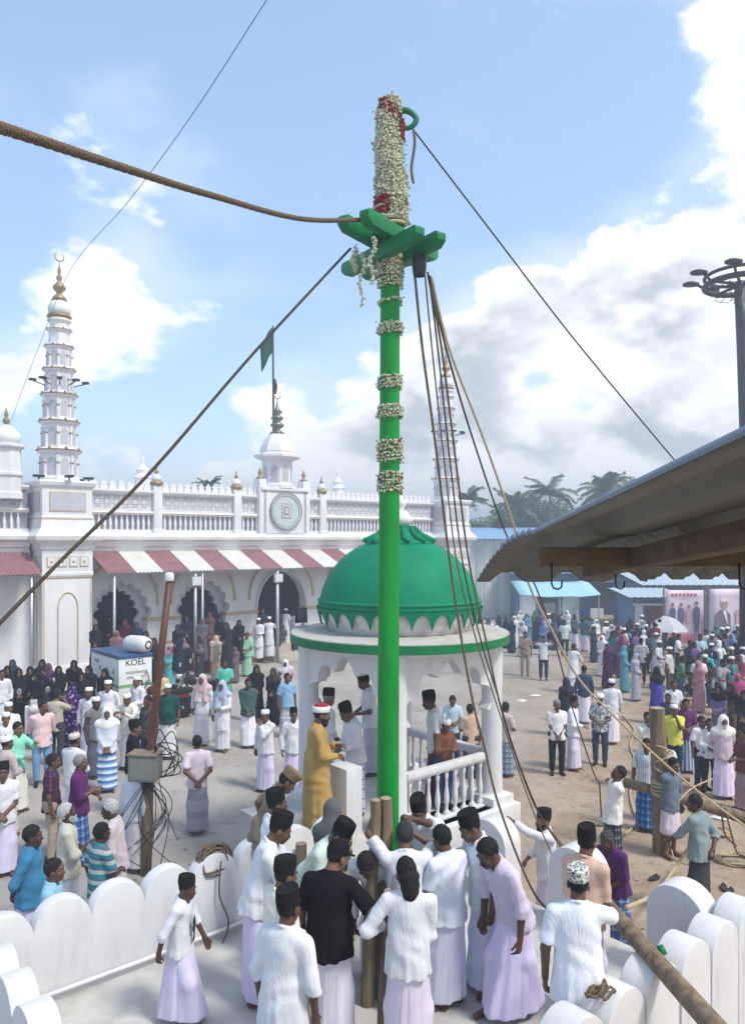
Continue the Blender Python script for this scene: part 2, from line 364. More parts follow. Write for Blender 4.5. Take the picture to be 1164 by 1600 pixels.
# ------------------------------------------------------------------ the domed pavilion beside the mast
PC = Vector((0.42, 12.0, 0)); FZ = 1.25; SLT = 3.87
pav = root('domed_pavilion', 'small white pavilion with green onion dome and open cusped arches', 'pavilion', PC, UANG)
HW = 1.01
for sx in (-1, 1):
    for sy in (-1, 1):
        c = MB().lathe([(.205, FZ), (.205, FZ + .12), (.165, FZ + .16), (.158, 2.0), (.155, 3.0), (.165, 3.12), (.165, SLT - .10)], 24, (sx * HW, sy * HW, 0)).build('column', M_WHITE2, pav, smooth=True, auto=35)
        MB().box((sx * HW, sy * HW, FZ - .08), (.48, .48, .42)).build('column_base', M_WHITE2, c, bevel=.012)
def cusped(w, zs, zt, n=7, depth=.10, pointed=.10):
    """underside outline of a cusped arch from (-w/2, zs) to (w/2, zs)"""
    base = []; hh = zt - zs
    for k in range(n + 1):
        g = math.pi * (1 - k / n); x = w / 2 * math.cos(g); z = zs + hh * math.sin(g) ** .85; base.append(Vector((x, z)))
    pts = []
    for k in range(n):
        a, b_ = base[k], base[k + 1]; d = b_ - a; nn = Vector((-d.y, d.x)).normalized()
        for j in range(7):
            t = j / 6; bul = math.sin(math.pi * t) ** .75 * d.length * .42
            p = a + d * t + nn * bul
            if k == n // 2: p.y += pointed * max(0, 1 - abs(t - .5) * 3.2)
            if pts and (p - pts[-1]).length < 1e-4: continue
            pts.append(p)
    return [(p.x, p.y) for p in pts]
def arch_panel(x0, x1, z0, ztop, outline):
    """wall panel x0..x1, z0..ztop with an opening below the outline"""
    return [(x0, z0), (outline[0][0], z0)] + outline + [(outline[-1][0], z0), (x1, z0), (x1, ztop), (x0, ztop)]
arc = cusped(1.62, 2.72, 3.34, 5, .1, .035)
poly = arch_panel(-HW + .1, HW - .1, 2.70, SLT - .12, arc)
for k in range(4):
    a = MB().prism(poly, -.09, .09).build('arch', M_WHITE2, pav, bevel=0)
    a.rotation_euler = (0, 0, k * math.pi / 2); a.location = Matrix.Rotation(k * math.pi / 2, 3, 'Z') @ Vector((0, -HW, 0))
MB().lathe([(1.5, SLT - .20), (1.60, SLT - .17), (1.64, SLT - .12)], 64).build('ceiling_ring', M_WHITE2, pav, smooth=True)
MB().lathe([(1.63, SLT - .135), (1.70, SLT - .125), (1.70, SLT - .005), (1.67, SLT)], 72).build('green_rim', M_GREEN, pav, smooth=True, auto=30)
M_ROOFC = mat('weathered_roof_cement', (.47, .45, .41), rough=.95, var=.2, scale=4, bump=.5, bscale=30, dirt=(.17, .165, .15), dscale=4, damt=.8)
MB().lathe([(1.69, SLT - .03), (1.685, SLT + .012), (1.2, SLT + .045), (.3, SLT + .05)], 72).build('roof_slab', M_ROOFC, pav, smooth=True, auto=30)
MB().lathe([(1.07, SLT + .02), (1.10, SLT + .06), (1.17, SLT + .16), (1.225, SLT + .30), (1.235, SLT + .42)], 72).build('dome_drum', M_CEM, pav, smooth=True)
zd = SLT + .38
prof = [(1.22, zd - .02), (1.262, zd), (1.27, zd + .06), (1.252, zd + .10)]
for k in range(1, 19):
    t = k / 18; g = t * math.pi / 2
    prof.append((1.245 * math.cos(g) ** .80 * (1 - .03 * math.sin(2 * g)) + .16 * t ** 6, zd + .10 + .94 * math.sin(g) ** 1.12))
dome = MB().lathe(prof, 72).build('dome', M_DOME, pav, smooth=True)
MB().lathe([(1.256, zd + .085), (1.275, zd + .1), (1.275, zd + .125), (1.25, zd + .14)], 72).build('dome_band', M_DOME, dome, smooth=True)
# pointed green drops hanging over the drum
nb_ = 26
for k in range(nb_):
    g0 = 2 * math.pi * k / nb_; vs = []; w = 2 * math.pi / nb_; N_ = 8
    for ring, rr in ((0, 1.262), (1, 1.29)):
        for j in range(N_ + 1):
            t = j / N_; g = g0 + w * t; dz = -.23 * (1 - (math.sin(math.pi * t)) ** .55) - .012
            rr_ = rr - .05 * (-dz / .23); vs.append((rr_ * math.cos(g), rr_ * math.sin(g), zd + dz)); vs.append(((rr) * math.cos(g), (rr) * math.sin(g), zd + .02))
    n2_ = 2 * (N_ + 1); fs = []
    for j in range(N_):
        a = 2 * j; fs += [(a, a + 2, a + 3, a + 1), (n2_ + a, n2_ + a + 1, n2_ + a + 3, n2_ + a + 2), (a, n2_ + a, n2_ + a + 2, a + 2)]
    MB().add(vs, fs).build('scallop', M_DOME, dome, smooth=True, auto=50)
# lotus cap and finial
zd -= .085
cap = MB().lathe([(.52, zd + 1.04), (.545, zd + 1.08), (.53, zd + 1.10), (.40, zd + 1.15), (.28, zd + 1.25), (.24, zd + 1.33), (.25, zd + 1.35), (.0, zd + 1.36)], 32, close=False).build('lotus_cap', M_DOME, pav, smooth=True)
for k in range(12):
    g = 2 * math.pi * k / 12; c, s_ = math.cos(g), math.sin(g)
    MB().tube([(.25 * c, .25 * s_, zd + 1.33), (.34 * c, .34 * s_, zd + 1.21), (.47 * c, .47 * s_, zd + 1.125), (.58 * c, .58 * s_, zd + 1.12)], [.025, .05, .07, .025], 8).build('lotus_petal', M_DOME, cap, smooth=True)
MB().lathe([(.13, zd + 1.34), (.20, zd + 1.40), (.21, zd + 1.48), (.13, zd + 1.56), (.06, zd + 1.60), (.10, zd + 1.66), (.11, zd + 1.72), (.05, zd + 1.79), (.03, zd + 1.85), (.055, zd + 1.90), (.02, zd + 1.97), (.004, zd + 2.15)], 20).build('finial', M_WHITE2, cap, smooth=True)
# balustrades on the two sides away from the entrance
bal_prof = [(.045, 0), (.045, .05), (.024, .07), (.026, .12), (.042, .22), (.040, .28), (.022, .42), (.020, .52), (.032, .58), (.022, .61), (.04, .63), (.04, .67)]
bal_me = None
def balustrade(ax, n, parent, z):
    global bal_me
    r_ = MB().box((0, 0, z + .745), (1.66, .13, .085)).box((0, 0, z + .69), (1.66, .09, .04)).build('balustrade', M_WHITE2, parent, bevel=.01)
    MB().box((0, 0, z + .005), (1.66, .17, .05)).build('foot_rail', M_WHITE2, r_, bevel=.008)
    for i in range(n):
        x = -.74 + 1.48 * i / (n - 1)
        if bal_me is None: o = MB().lathe(bal_prof, 12).build('baluster', M_WHITE2, r_, smooth=True, auto=50); bal_me = o.data
        else: o = newobj('baluster', bal_me, r_)
        o.location = (x, 0, z + .03)
    return r_
r1 = balustrade('s', 9, pav, FZ); r1.location = (0, -HW, 0)
r2 = balustrade('e', 9, pav, FZ); r2.location = (HW, 0, 0); r2.rotation_euler = (0, 0, math.pi / 2)
MB().box((0, -HW - .02, FZ - .17), (2.62, .62, .34)).build('plinth', M_WHITE2, pav, bevel=.015)
MB().box((HW + .02, .2, FZ - .18), (.6, 2.2, .34)).build('plinth', M_WHITE2, pav, bevel=.015)
# low pedestals either side of the entrance
MB().box((-1.50, -.52, FZ + .46), (.28, .40, .94)).build('pedestal', M_WHITE2, pav, bevel=.012)
# flood lamp standing on the roof slab
lm = root('floodlight', 'black square floodlight standing on the pavilion roof edge', 'floodlight', at(470, 984, 12.3), R(35))
lm.location.z = SLT + .02
MB().box((0, 0, .20), (.20, .07, .24)).build('housing', M_DARK, lm, bevel=.012)
MB().box((0, -.037, .20), (.16, .006, .19)).build('lens', mat('lamp_glass', (.05, .07, .09), rough=.08, spec=.6), lm)
MB().tube([(-.115, 0, .2), (-.115, 0, .02), (.115, 0, .02), (.115, 0, .2)], .012, 6).build('bracket', M_STEEL, lm)
# ------------------------------------------------------------------ the mosque: arcade, parapet, corner tower, turrets
MO = Vector((-11.2, 27.5, 0)); LEN = 19.9; CX = 9.6
mq = root('mosque', 'long white mosque with arcade, pierced parapet and gold topped posts', 'mosque', MO, UANG)
FL = 0.80                                                                  # floor of the arcade above the street
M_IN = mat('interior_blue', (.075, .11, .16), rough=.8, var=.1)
M_HALLDK = mat('dark_hall', (.035, .05, .065), rough=.8, var=.1)  # very dark blue grey for the doors at the back
# plinth with a maroon step
MB().box((LEN / 2, 2.6, FL / 2 - .1), (LEN + 2, 6.6, FL + .2)).build('plinth', mat('plinth_stone', (.44, .40, .34), rough=.85, var=.1), mq)
MB().box((5.6, -1.05, .33), (4.4, .7, .66)).build('step', mat('maroon_step', (.17, .05, .045), rough=.7, var=.15), mq, bevel=.02)
MB().box((CX, -1.2, .25), (3.2, 1.1, .5)).build('step', mat('pale_step', (.46, .42, .36), rough=.85), mq, bevel=.02)
# hall behind the arcade
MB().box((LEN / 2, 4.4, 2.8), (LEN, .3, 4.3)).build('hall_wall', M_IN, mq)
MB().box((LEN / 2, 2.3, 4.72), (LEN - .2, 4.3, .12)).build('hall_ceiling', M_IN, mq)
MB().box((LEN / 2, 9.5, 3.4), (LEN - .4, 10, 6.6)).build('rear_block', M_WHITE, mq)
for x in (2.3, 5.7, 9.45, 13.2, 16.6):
    MB().box((x, 4.2, FL + 1.15), (1.3, .2, 2.3)).build('hall_door', M_HALLDK, mq)
arches = [(2.29, 2.06, 'f'), (5.72, 2.06, 'f'), (9.55, 2.5, 'r'), (13.4, 2.06, 'f'), (17.1, 2.06, 'f')]
edges = [0.8, 4.0, 7.5, 11.6, 15.2, LEN - .8]
for i, (cx, w, t) in enumerate(arches):
    x0, x1 = edges[i], edges[i + 1]
    if t == 'f': out = [(cx + x, z) for x, z in cusped(w, 2.25, 3.55, 9, .1, .12)]
    else: out = [(cx + w / 2 * math.cos(math.pi * (1 - k / 20)), 2.35 + 1.55 * math.sin(math.pi * k / 20)) for k in range(21)]
    a = MB().prism(arch_panel(x0, x1, FL, 4.95, out), 0, .42).build('arcade_bay', M_WHITE, mq)
    # inner order of the arch, smaller and set back
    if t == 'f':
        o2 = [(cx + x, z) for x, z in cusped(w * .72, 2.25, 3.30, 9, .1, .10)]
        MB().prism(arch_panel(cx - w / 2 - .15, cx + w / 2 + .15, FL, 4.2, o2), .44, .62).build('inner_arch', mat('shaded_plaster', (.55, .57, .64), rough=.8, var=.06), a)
    # raised beige rib springing from the piers over the arch
    rib = [(cx + (w / 2 + .42) * math.cos(math.pi * (1 - k / 24)) * (1.0), -.03, 2.75 + 1.75 * math.sin(math.pi * k / 24) ** .9) for k in range(25)]
    MB().tube(rib, .055, 6).build('arch_rib', M_BEIGE, a, smooth=True)
    if t == 'r':
        MB().tube([(cx + (w / 2 + .06) * math.cos(math.pi * (1 - k / 24)), -.03, 2.35 + 1.62 * math.sin(math.pi * k / 24)) for k in range(25)], .06, 6).build('arch_moulding', M_WHITE2, a, smooth=True)
    for xe, wd in ((x0, cx - w / 2 - x0), (cx + w / 2, x1 - cx - w / 2)):
        MB().box((xe + wd / 2, .19, 2.22), (wd + .06, .5, .13)).build('impost', M_BEIGE, a, bevel=.015)
        MB().box((xe + wd / 2, .19, FL + .5), (wd + .03, .46, .10)).build('pier_band', M_BEIGE, a)
    # low turned screen inside each foiled bay
    if t == 'f':
        for k in (-1, 1): MB().box((cx + k * (w / 2 - .14), .25, FL + .5), (.26, .2, .95)).build('screen_end', M_GREY, a)
# cornice steps
def band(name, x0, x1, prof, m, parent, y0=0.0):
    """profile (outward, z) swept along the facade"""
    poly = [(-o, z) for o, z in prof]; n = len(poly)
    vs = [(x0, y0 + y, z) for y, z in poly] + [(x1, y0 + y, z) for y, z in poly]
    fs = [tuple(range(n)), tuple(reversed(range(n, 2 * n)))] + [(i, (i + 1) % n, n + (i + 1) % n, n + i) for i in range(n)]
    return MB().add(vs, fs).build(name, m, parent)
def parapet(parent, x0, x1, posts, clockgap=None, fancy=True):
    band('cornice', x0, x1, [(-.5, 4.88), (.04, 4.88), (.06, 5.0), (.16, 5.06), (.18, 5.2), (.34, 5.30), (.36, 5.42), (.30, 5.46), (.10, 5.56), (-.5, 5.56)], M_WHITE, parent)
    band('gold_line', x0, x1, [(.0, 5.262), (.30, 5.262), (.30, 5.288), (.0, 5.288)], M_BEIGE, parent)
    band('bottom_rail', x0, x1, [(-.22, 5.56), (.03, 5.56), (.03, 5.68), (-.22, 5.68)], M_WHITE, parent)
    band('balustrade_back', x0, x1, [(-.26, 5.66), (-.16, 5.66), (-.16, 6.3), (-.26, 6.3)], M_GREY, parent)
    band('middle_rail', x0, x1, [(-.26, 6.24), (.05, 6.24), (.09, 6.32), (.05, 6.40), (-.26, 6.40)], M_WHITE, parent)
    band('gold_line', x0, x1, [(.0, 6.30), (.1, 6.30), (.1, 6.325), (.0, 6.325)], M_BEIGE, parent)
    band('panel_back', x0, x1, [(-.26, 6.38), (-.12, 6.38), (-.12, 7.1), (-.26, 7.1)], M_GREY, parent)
    band('top_rail', x0, x1, [(-.28, 7.04), (.02, 7.04), (.10, 7.12), (.10, 7.2), (-.28, 7.2)], M_WHITE, parent)
    band('roof_deck', x0, x1, [(-5.0, 6.9), (-.25, 6.9), (-.25, 7.0), (-5.0, 7.0)], M_WHITE, parent)
    ed = [x0] + posts + [x1]
    for a_, b_ in zip(ed[:-1], ed[1:]):
        lo_, hi_ = a_ + .22, b_ - .22
        if hi_ - lo_ < .5: continue
        bays.append((parent, lo_, hi_, fancy))
bays = []
POSTS = [3.72, 7.28, 11.75, 15.5]
parapet(mq, .9, LEN - .9, POSTS)
balu_me = merl_me = None
def fill_bay(parent, x0, x1, fancy):
    global balu_me, merl_me
    n = max(2, int((x1 - x0) / .215))
    for i in range(n):
        x = x0 + (i + .5) * (x1 - x0) / n
        if balu_me is None:
            balu_me = MB().lathe([(.05, 5.66), (.05, 5.72), (.03, 5.76), (.066, 5.92), (.05, 6.04), (.028, 6.12), (.05, 6.2), (.05, 6.26)], 8).build('baluster', M_WHITE, parent, smooth=True); o = balu_me; balu_me = o.data
        else: o = newobj('baluster', balu_me, parent)
        o.location = (x, .04, 0)
    n = max(2, int((x1 - x0) / .30))
    for i in range(n):
        x = x0 + (i + .5) * (x1 - x0) / n
        if merl_me is None:
            pl = [(-.13, 7.2), (.13, 7.2), (.14, 7.32), (.09, 7.36), (.125, 7.43), (.05, 7.50), (0, 7.58), (-.05, 7.50), (-.125, 7.43), (-.09, 7.36), (-.14, 7.32)]
            o = MB().prism(pl, -.04, .04).build('merlon', M_WHITE, parent); merl_me = o.data
        else: o = newobj('merlon', merl_me, parent)
        o.location = (x, .05, 0)
    # pierced screen: rings, crosses and a frame in front of a recessed ground
    b = MB(); z0, z1 = 6.46, 7.0; s_ = .18; nx = max(2, int((x1 - x0) / s_)); dx = (x1 - x0) / nx
    for i in range(nx):
        for j in range(3):
            cx_, cz_ = x0 + (i + .5) * dx, z0 + (j + .5) * s_; q = 8; rr = .082
            vs = []
            for k in range(q):
                g = 2 * math.pi * k / q + .39 * ((i + j) % 2)
                for r_ in (rr, rr - .032): vs.append((cx_ + r_ * math.cos(g), .085, cz_ + r_ * math.sin(g)))
            b.add(vs, [(2 * k, 2 * k + 1, (2 * k + 3) % (2 * q), (2 * k + 2) % (2 * q)) for k in range(q)])
            if (i + j) % 2 == 0: b.box((cx_, .09, cz_), (.03, .02, s_ * 1.2), M=Matrix.Rotation(R(45), 3, 'Y')); b.box((cx_, .092, cz_), (.03, .02, s_ * 1.2), M=Matrix.Rotation(R(-45), 3, 'Y'))
    for zz in (6.44, 7.02): b.box(((x0 + x1) / 2, .085, zz), (x1 - x0, .05, .05))
    for xx in (x0, x1): b.box((xx, .085, (z0 + z1) / 2), (.05, .046, .6))
    o = b.build('pierced_screen', M_WHITE, parent)
for a in bays: fill_bay(*a)
post_obj = None
def parapet_post(x, parent, y=.05, z0=5.5, sc=1.0):
    p = MB().box((x, y, z0 + .95), (.34, .34, 1.9)).box((x, y, z0 + .1), (.42, .42, .22)).build('parapet_post', M_WHITE, parent, bevel=.02)
    MB().lathe([(.17, 0), (.24, .04), (.27, .11), (.22, .19), (.16, .21)], 12, (x, y, z0 + 1.88)).build('capital', M_GOLD, p, smooth=True)
    MB().lathe([(.16, 0), (.19, .06), (.18, .16), (.10, .25), (.04, .28)], 12, (x, y, z0 + 2.08)).build('post_dome', M_WHITE, p, smooth=True)
    MB().lathe([(.03, 0), (.05, .03), (.085, .10), (.06, .17), (.02, .20), (.04, .25), (.008, .36)], 10, (x, y, z0 + 2.34)).build('bud_finial', M_GOLD, p, smooth=True)
for x in POSTS: parapet_post(x, mq)
# small finials on the far parapet, seen over the roof
for x in (5.6, 13.2, 17.0):
    MB().lathe([(.42, 6.8), (.42, 7.6), (.5, 7.66), (.34, 7.74), (.34, 8.1), (.42, 8.16), (.24, 8.34), (.30, 8.5), (.12, 8.72), (.05, 8.8), (.09, 8.95), (.01, 9.2)], 12, (x, 5.5, 0)).build('roof_finial', M_WHITE, mq, smooth=True, auto=40)
# striped tin awning, one object per sheet
M_AWR = mat('awning_maroon', (.25, .115, .13), rough=.55, var=.15, scale=4, dirt=(.28, .17, .17), dscale=2, damt=.6)
M_AWW = mat('awning_white', (.62, .62, .58), rough=.55, var=.08, scale=4, dirt=(.42, .40, .36), dscale=2, damt=.6)
def awning(label, x0, x1, w, depth, zt, zb, first=0, plain=False):
    aw = root('tin_awning', label, 'awning', MO, UANG)
    n = int(round((x1 - x0) / w)); w = (x1 - x0) / n
    for i in range(n):
        vs, fs = [], []; seg = 28
        for k in range(seg + 1):
            x = x0 + i * w + w * k / seg; c = .022 * math.cos(2 * math.pi * 7 * k / seg)
            for y, z in ((-.05, zt), (-depth, zb)):
                vs += [(x, y, z + c), (x, y, z + c - .012)]
        for k in range(seg):
            a, b_ = 4 * k, 4 * (k + 1); fs += [(a, b_, b_ + 2, a + 2), (a + 1, a + 3, b_ + 3, b_ + 1), (a + 2, b_ + 2, b_ + 3, a + 3)]
        sh = MB().add(vs, fs).build('awning_sheet', (M_AWR, M_AWR if plain else M_AWW)[(i + first) % 2], aw, smooth=True, auto=60)
        sh.rotation_euler = (0, 0, 0); sh.location.z = .004 * ((i + first) % 2)
    for k in range(int((x1 - x0) / 3.4) + 1):
        x = x0 + .3 + k * (x1 - x0 - .6) / max(1, int((x1 - x0) / 3.4))
        MB().tube([(x, -depth + .12, .2), (x, -depth + .12, zb - .04)], .05, 8).build('awning_post', M_STEEL, aw, smooth=True)
        MB().tube([(x, -.02, zt - .5), (x, -depth * .75, zb + .1)], .025, 6).build('brace', M_STEEL, aw)
    MB().tube([(x0, -depth + .1, zb - .045), (x1, -depth + .1, zb - .045)], .03, 6).build('eave_tube', M_STEEL, aw)
    return aw
awning('long awning of maroon and white tin stripes over the arcade', 1.05, LEN - 1.0, 1.02, 1.75, 4.86, 4.12)
awning('shorter faded maroon tin awning past the corner tower', -9.4, -1.1, 1.04, 1.6, 4.84, 4.15, 0, True)
for k, x in enumerate((4.45, 8.15)):
    fl = root('floodlight', 'square floodlight on the awning post %s' % ('by the second foiled arch' if k == 0 else 'by the round entrance arch'), 'floodlight', MO + U * x - V * 1.72, UANG, 'awning floodlights')
    MB().box((0, -.08, 3.72), (.42, .10, .36)).build('housing', M_STEEL, fl, bevel=.02)
    MB().box((0, -.135, 3.72), (.34, .008, .28)).build('lens', mat('lamp_white', (.6, .63, .66), rough=.2), fl)
    MB().tube([(0, 0, .25), (0, 0, 4.0)], .06, 10).build('post', M_STEEL, fl, smooth=True)
# ---- left wing of the same front
lw_ = root('mosque_wing', 'white left wing of the mosque beyond the corner tower', 'mosque', MO, UANG)
out = [(-4.2 + 1.6 * math.cos(math.pi * (1 - k / 20)), 2.3 + 1.6 * math.sin(math.pi * k / 20)) for k in range(21)]
MB().prism(arch_panel(-10.5, -1.0, .1, 4.95, out), 0, .4).build('wing_wall', M_WHITE, lw_)
MB().box((-4.2, .5, 1.0), (3.3, .12, 1.9)).build('tile_dado', mat('patterned_tile', (.33, .38, .46), rough=.4, var=.35, scale=14), lw_)
MB().box((-4.2, .28, 1.97), (3.3, .46, .14)).build('sill_band', M_BEIGE, lw_)
MB().box((-5.5, 4.3, 2.6), (9, .3, 5)).build('hall_wall', M_IN, lw_)
bays.clear(); parapet(lw_, -10.5, -1.05, [-2.9, -6.4])
for a in bays: fill_bay(*a)
for x in (-2.9, -6.4): parapet_post(x, lw_)
def turret(parent, x, y, z0, r=.5, h=1.6, name='turret'):
    t = MB().lathe([(r * 1.1, 0), (r * 1.1, .2), (r, .24), (r, h * .45), (r * 1.12, h * .47), (r * 1.12, h * .52), (r, h * .54), (r * .92, h), (r * 1.18, h + .08), (r * 1.18, h + .16), (r * .85, h + .2)], 8, (x, y, z0)).build(name, M_WHITE, parent)
    MB().lathe([(r * .8, 0), (r * .95, .12), (r * .9, .3), (r * .6, .5), (r * .25, .62), (.05, .66)], 12, (x, y, z0 + h + .2)).build('turret_dome', M_WHITE, t, smooth=True)
    MB().lathe([(.05, 0), (.1, .08), (.13, .16), (.05, .26), (.08, .34), (.01, .6)], 10, (x, y, z0 + h + .84)).build('finial', M_GOLD, t, smooth=True)
turret(lw_, -1.75, .1, 6.7, .52, 1.7); turret(lw_, -3.6, .4, 7.0, .3, .7)
bd = root('great_dome', 'big white prayer hall dome with stacked gold finial', 'dome', MO + U * -3.6 + V * 6.5, UANG)
MB().lathe([(2.5, 4.5), (2.5, 7.2), (2.62, 7.3), (2.55, 7.6), (2.35, 8.3), (1.9, 9.1), (1.2, 9.75), (.5, 10.1), (.18, 10.25)], 40).build('dome_shell', M_WHITE, bd, smooth=True)
MB().lathe([(.5, 10.05), (.34, 10.3), (.5, 10.45), (.3, 10.65), (.16, 10.8), (.34, 11.0), (.34, 11.1), (.14, 11.3), (.28, 11.5), (.12, 11.75), (.22, 11.9), (.08, 12.2), (.03, 12.8), (.01, 13.2)], 14).build('finial', M_GOLD, bd, smooth=True)
# ---- corner towers carrying the minarets
def tower(label, x, mirror=1):
    t = root('corner_tower', label, 'tower', MO + U * x, UANG)
    MB().box((0, 0, 2.2), (1.72, 1.72, 4.5)).build('shaft', M_WHITE, t, bevel=.05)
    MB().box((0, 0, .45), (1.92, 1.92, .9)).build('base', M_WHITE, t, bevel=.03)
    pf = [(1.72, 4.0), (1.78, 4.04), (1.78, 4.12), (1.74, 4.18), (1.74, 4.9), (1.86, 4.98), (1.9, 5.1), (2.3, 5.3), (2.36, 5.42), (2.2, 5.5), (1.86, 5.7), (1.76, 6.0), (1.8, 6.08), (1.72, 6.16), (1.72, 7.1), (1.9, 7.18), (1.98, 7.3), (1.9, 7.36)]
    MB().lathe([(w / 2 * 1.41421, z) for w, z in pf], 4, a0=math.pi / 4).build('moulded_head', M_WHITE, t)
    for z, w in ((3.99, 1.80), (5.285, 2.30), (6.03, 1.80)): MB().box((0, 0, z), (w, w, .03)).build('gold_line', M_BEIGE, t)
    for rot in (0, -math.pi / 2):
        face = newobj('ornament_face', None, t, (0, 0, 0), (0, 0, rot)) if False else None
        Mz = Matrix.Rotation(rot, 3, 'Z')
        def put(b, name, m, par=t):
            o = b.build(name, m, par); o.rotation_euler = (0, 0, rot); return o
        arch = [(-.34, -.875, .95), (-.34, -.875, 2.9)] + [(-.34 + .34 * (1 - math.cos(k / 8 * math.pi / 2)), -.875, 2.9 + .55 * math.sin(k / 8 * math.pi / 2)) for k in range(1, 9)]
        arch += [(-p[0], p[1], p[2]) for p in reversed(arch[:-1])]
        put(MB().tube(arch, .022, 5), 'niche_trim', M_BEIGE)
        for sx in (-.8, .8): put(MB().box((sx, -.862, 2.4), (.03, .02, 3.0)), 'edge_line', M_BEIGE)
        for k in range(4):
            r_ = put(MB().box((-.56 + k * .375, -.882, 4.53), (.3, .03, .36)), 'rosette_box', M_BEIGE)
            o = MB().box((-.56 + k * .375, -.892, 4.53), (.24, .03, .30)).build('rosette_panel', M_WHITE, r_)
            MB().lathe([(.06, 0), (.001, .03)], 6, (0, 0, 0)).build('rosette', M_BEIGE, r_, loc=(-.56 + k * .375, -.91, 4.53)).rotation_euler = (R(90), 0, 0)
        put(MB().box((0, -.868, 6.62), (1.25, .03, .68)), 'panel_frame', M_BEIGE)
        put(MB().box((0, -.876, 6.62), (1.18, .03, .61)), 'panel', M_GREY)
    return t
tower('square white corner tower under the tall minaret at the mosque corner', 0.0)
tower('far corner tower of the mosque half hidden behind the green dome', LEN)
def minaret(label, base, z0, H, r0, r1, rz):
    """eight sided minaret of six niche tiers, gold leaf cornices, bulb and crescent"""
    mi = root('minaret', label, 'minaret', base, rz, 'minarets at the mosque corners')
    MB().lathe([(r0 * 1.12, z0 - .1), (r0 * 1.12, z0 + .12), (r0 * 1.02, z0 + .2)], 8, a0=R(22.5)).build('foot', M_WHITE, mi)
    z = z0 + .1; nt_ = 6; hs = [1.18, 1.10, 1.03, .96, .88, .62]; sc = H * .72 / sum(hs)
    for i in range(nt_):
        h_ = hs[i] * sc; r = r0 + (r1 - r0) * i / (nt_ - 1)
        t = MB().lathe([(r, z), (r, z + h_ * .80), (r * 1.06, z + h_ * .82)], 8, a0=R(22.5)).build('tier', M_WHITE, mi)
        c_ = MB().lathe([(r * 1.02, z + h_ * .79), (r * 1.16, z + h_ * .84), (r * 1.24, z + h_ * .90), (r * 1.26, z + h_ * .95), (r * 1.05, z + h_ * 1.0)], 8, a0=R(22.5)).build('tier_cornice', M_WHITE, t)
        MB().lathe([(r * 1.245, z + h_ * .895), (r * 1.28, z + h_ * .905), (r * 1.28, z + h_ * .93), (r * 1.25, z + h_ * .94)], 8, a0=R(22.5)).build('gold_rim', M_GOLD, t)
        ap = r * math.cos(R(22.5))
        for k in range(8):
            g = R(45 * k); wd = r * .46
            if i < 5:
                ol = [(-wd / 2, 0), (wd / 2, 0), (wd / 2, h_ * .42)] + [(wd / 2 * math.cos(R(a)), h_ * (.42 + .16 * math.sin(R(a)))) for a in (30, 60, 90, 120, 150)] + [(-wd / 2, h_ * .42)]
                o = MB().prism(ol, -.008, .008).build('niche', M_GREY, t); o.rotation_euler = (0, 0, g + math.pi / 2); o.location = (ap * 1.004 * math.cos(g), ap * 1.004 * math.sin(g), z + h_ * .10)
                # colonnette at each corner, leaf on the cornice
                g2 = g + R(22.5)
                o = MB().box((r * 1.0 * math.cos(g2), r * 1.0 * math.sin(g2), z + h_ * .38), (.09 * r / .6, .09 * r / .6, h_ * .72), rz=g2).build('colonnette', M_WHITE, t)
                MB().box((r * 1.01 * math.cos(g2), r * 1.01 * math.sin(g2), z + h_ * .50), (.13 * r / .6, .13 * r / .6, .04), rz=g2).build('colonnette_cap', M_GOLD, o)
            lf = MB().lathe([(.015, 0), (.06, .035), (.05, .09), (.004, .15)], 6).build('cornice_leaf', M_GOLD, t, smooth=True); lf.location = (ap * 1.24 * math.cos(g), ap * 1.24 * math.sin(g), z + h_ * .90); lf.scale = (r / .6,) * 3
        z += h_
    r = r1
    MB().lathe([(r * .9, z), (r * .9, z + .22), (r * 1.15, z + .27), (r * 1.15, z + .33), (r * .95, z + .37)], 16).build('neck', M_WHITE, mi, smooth=True, auto=40)
    MB().lathe([(r * .95, z + .37), (r * 1.2, z + .43), (r * 1.1, z + .5), (r * .9, z + .52)], 16).build('gold_collar', M_GOLD, mi, smooth=True)
    MB().lathe([(r * .9, z + .5), (r * 1.08, z + .62), (r * 1.08, z + .78), (r * .85, z + .95), (r * .6, z + 1.02)], 16).build('bulb', M_WHITE, mi, smooth=True)
    zz = z + 1.0
    MB().lathe([(r * .78, zz), (r * .62, zz + .14), (r * .3, zz + .26), (r * .25, zz + .3), (r * .6, zz + .44), (r * .62, zz + .52), (r * .3, zz + .66), (r * .16, zz + .72), (r * .32, zz + .84), (r * .12, zz + .96), (r * .2, zz + 1.05), (.02, zz + 1.3), (.008, zz + 1.45)], 14).build('finial', M_GOLD, mi, smooth=True)
    cr = [(.16 * math.cos(R(a)), 0, zz + 1.60 + .16 * math.sin(R(a))) for a in range(-250, 71, 20)]
    MB().tube(cr, [.006 + .022 * math.sin(math.pi * k / (len(cr) - 1)) for k in range(len(cr))], 6).build('crescent', M_GOLD, mi, smooth=True)
    # flood lamps bracketed out half way up
    zf = z0 + H * .47
    for k in range(5):
        g = R(180 + 36 * k); c, s_ = math.cos(g), math.sin(g); ra = r0 * 1.0
        br = MB().tube([(ra * .8 * c, ra * .8 * s_, zf - .1), (ra * 1.4 * c, ra * 1.4 * s_, zf)], .02, 5).build('lamp_bracket', M_DARK, mi)
        MB().box((ra * 1.48 * c, ra * 1.48 * s_, zf + .05), (.22, .18, .07), rz=g).build('flood_lamp', M_DARK, br)
    return mi
minaret('tall white minaret with gold finial on the near corner tower', MO, 7.36, 7.45, .62, .36, UANG)
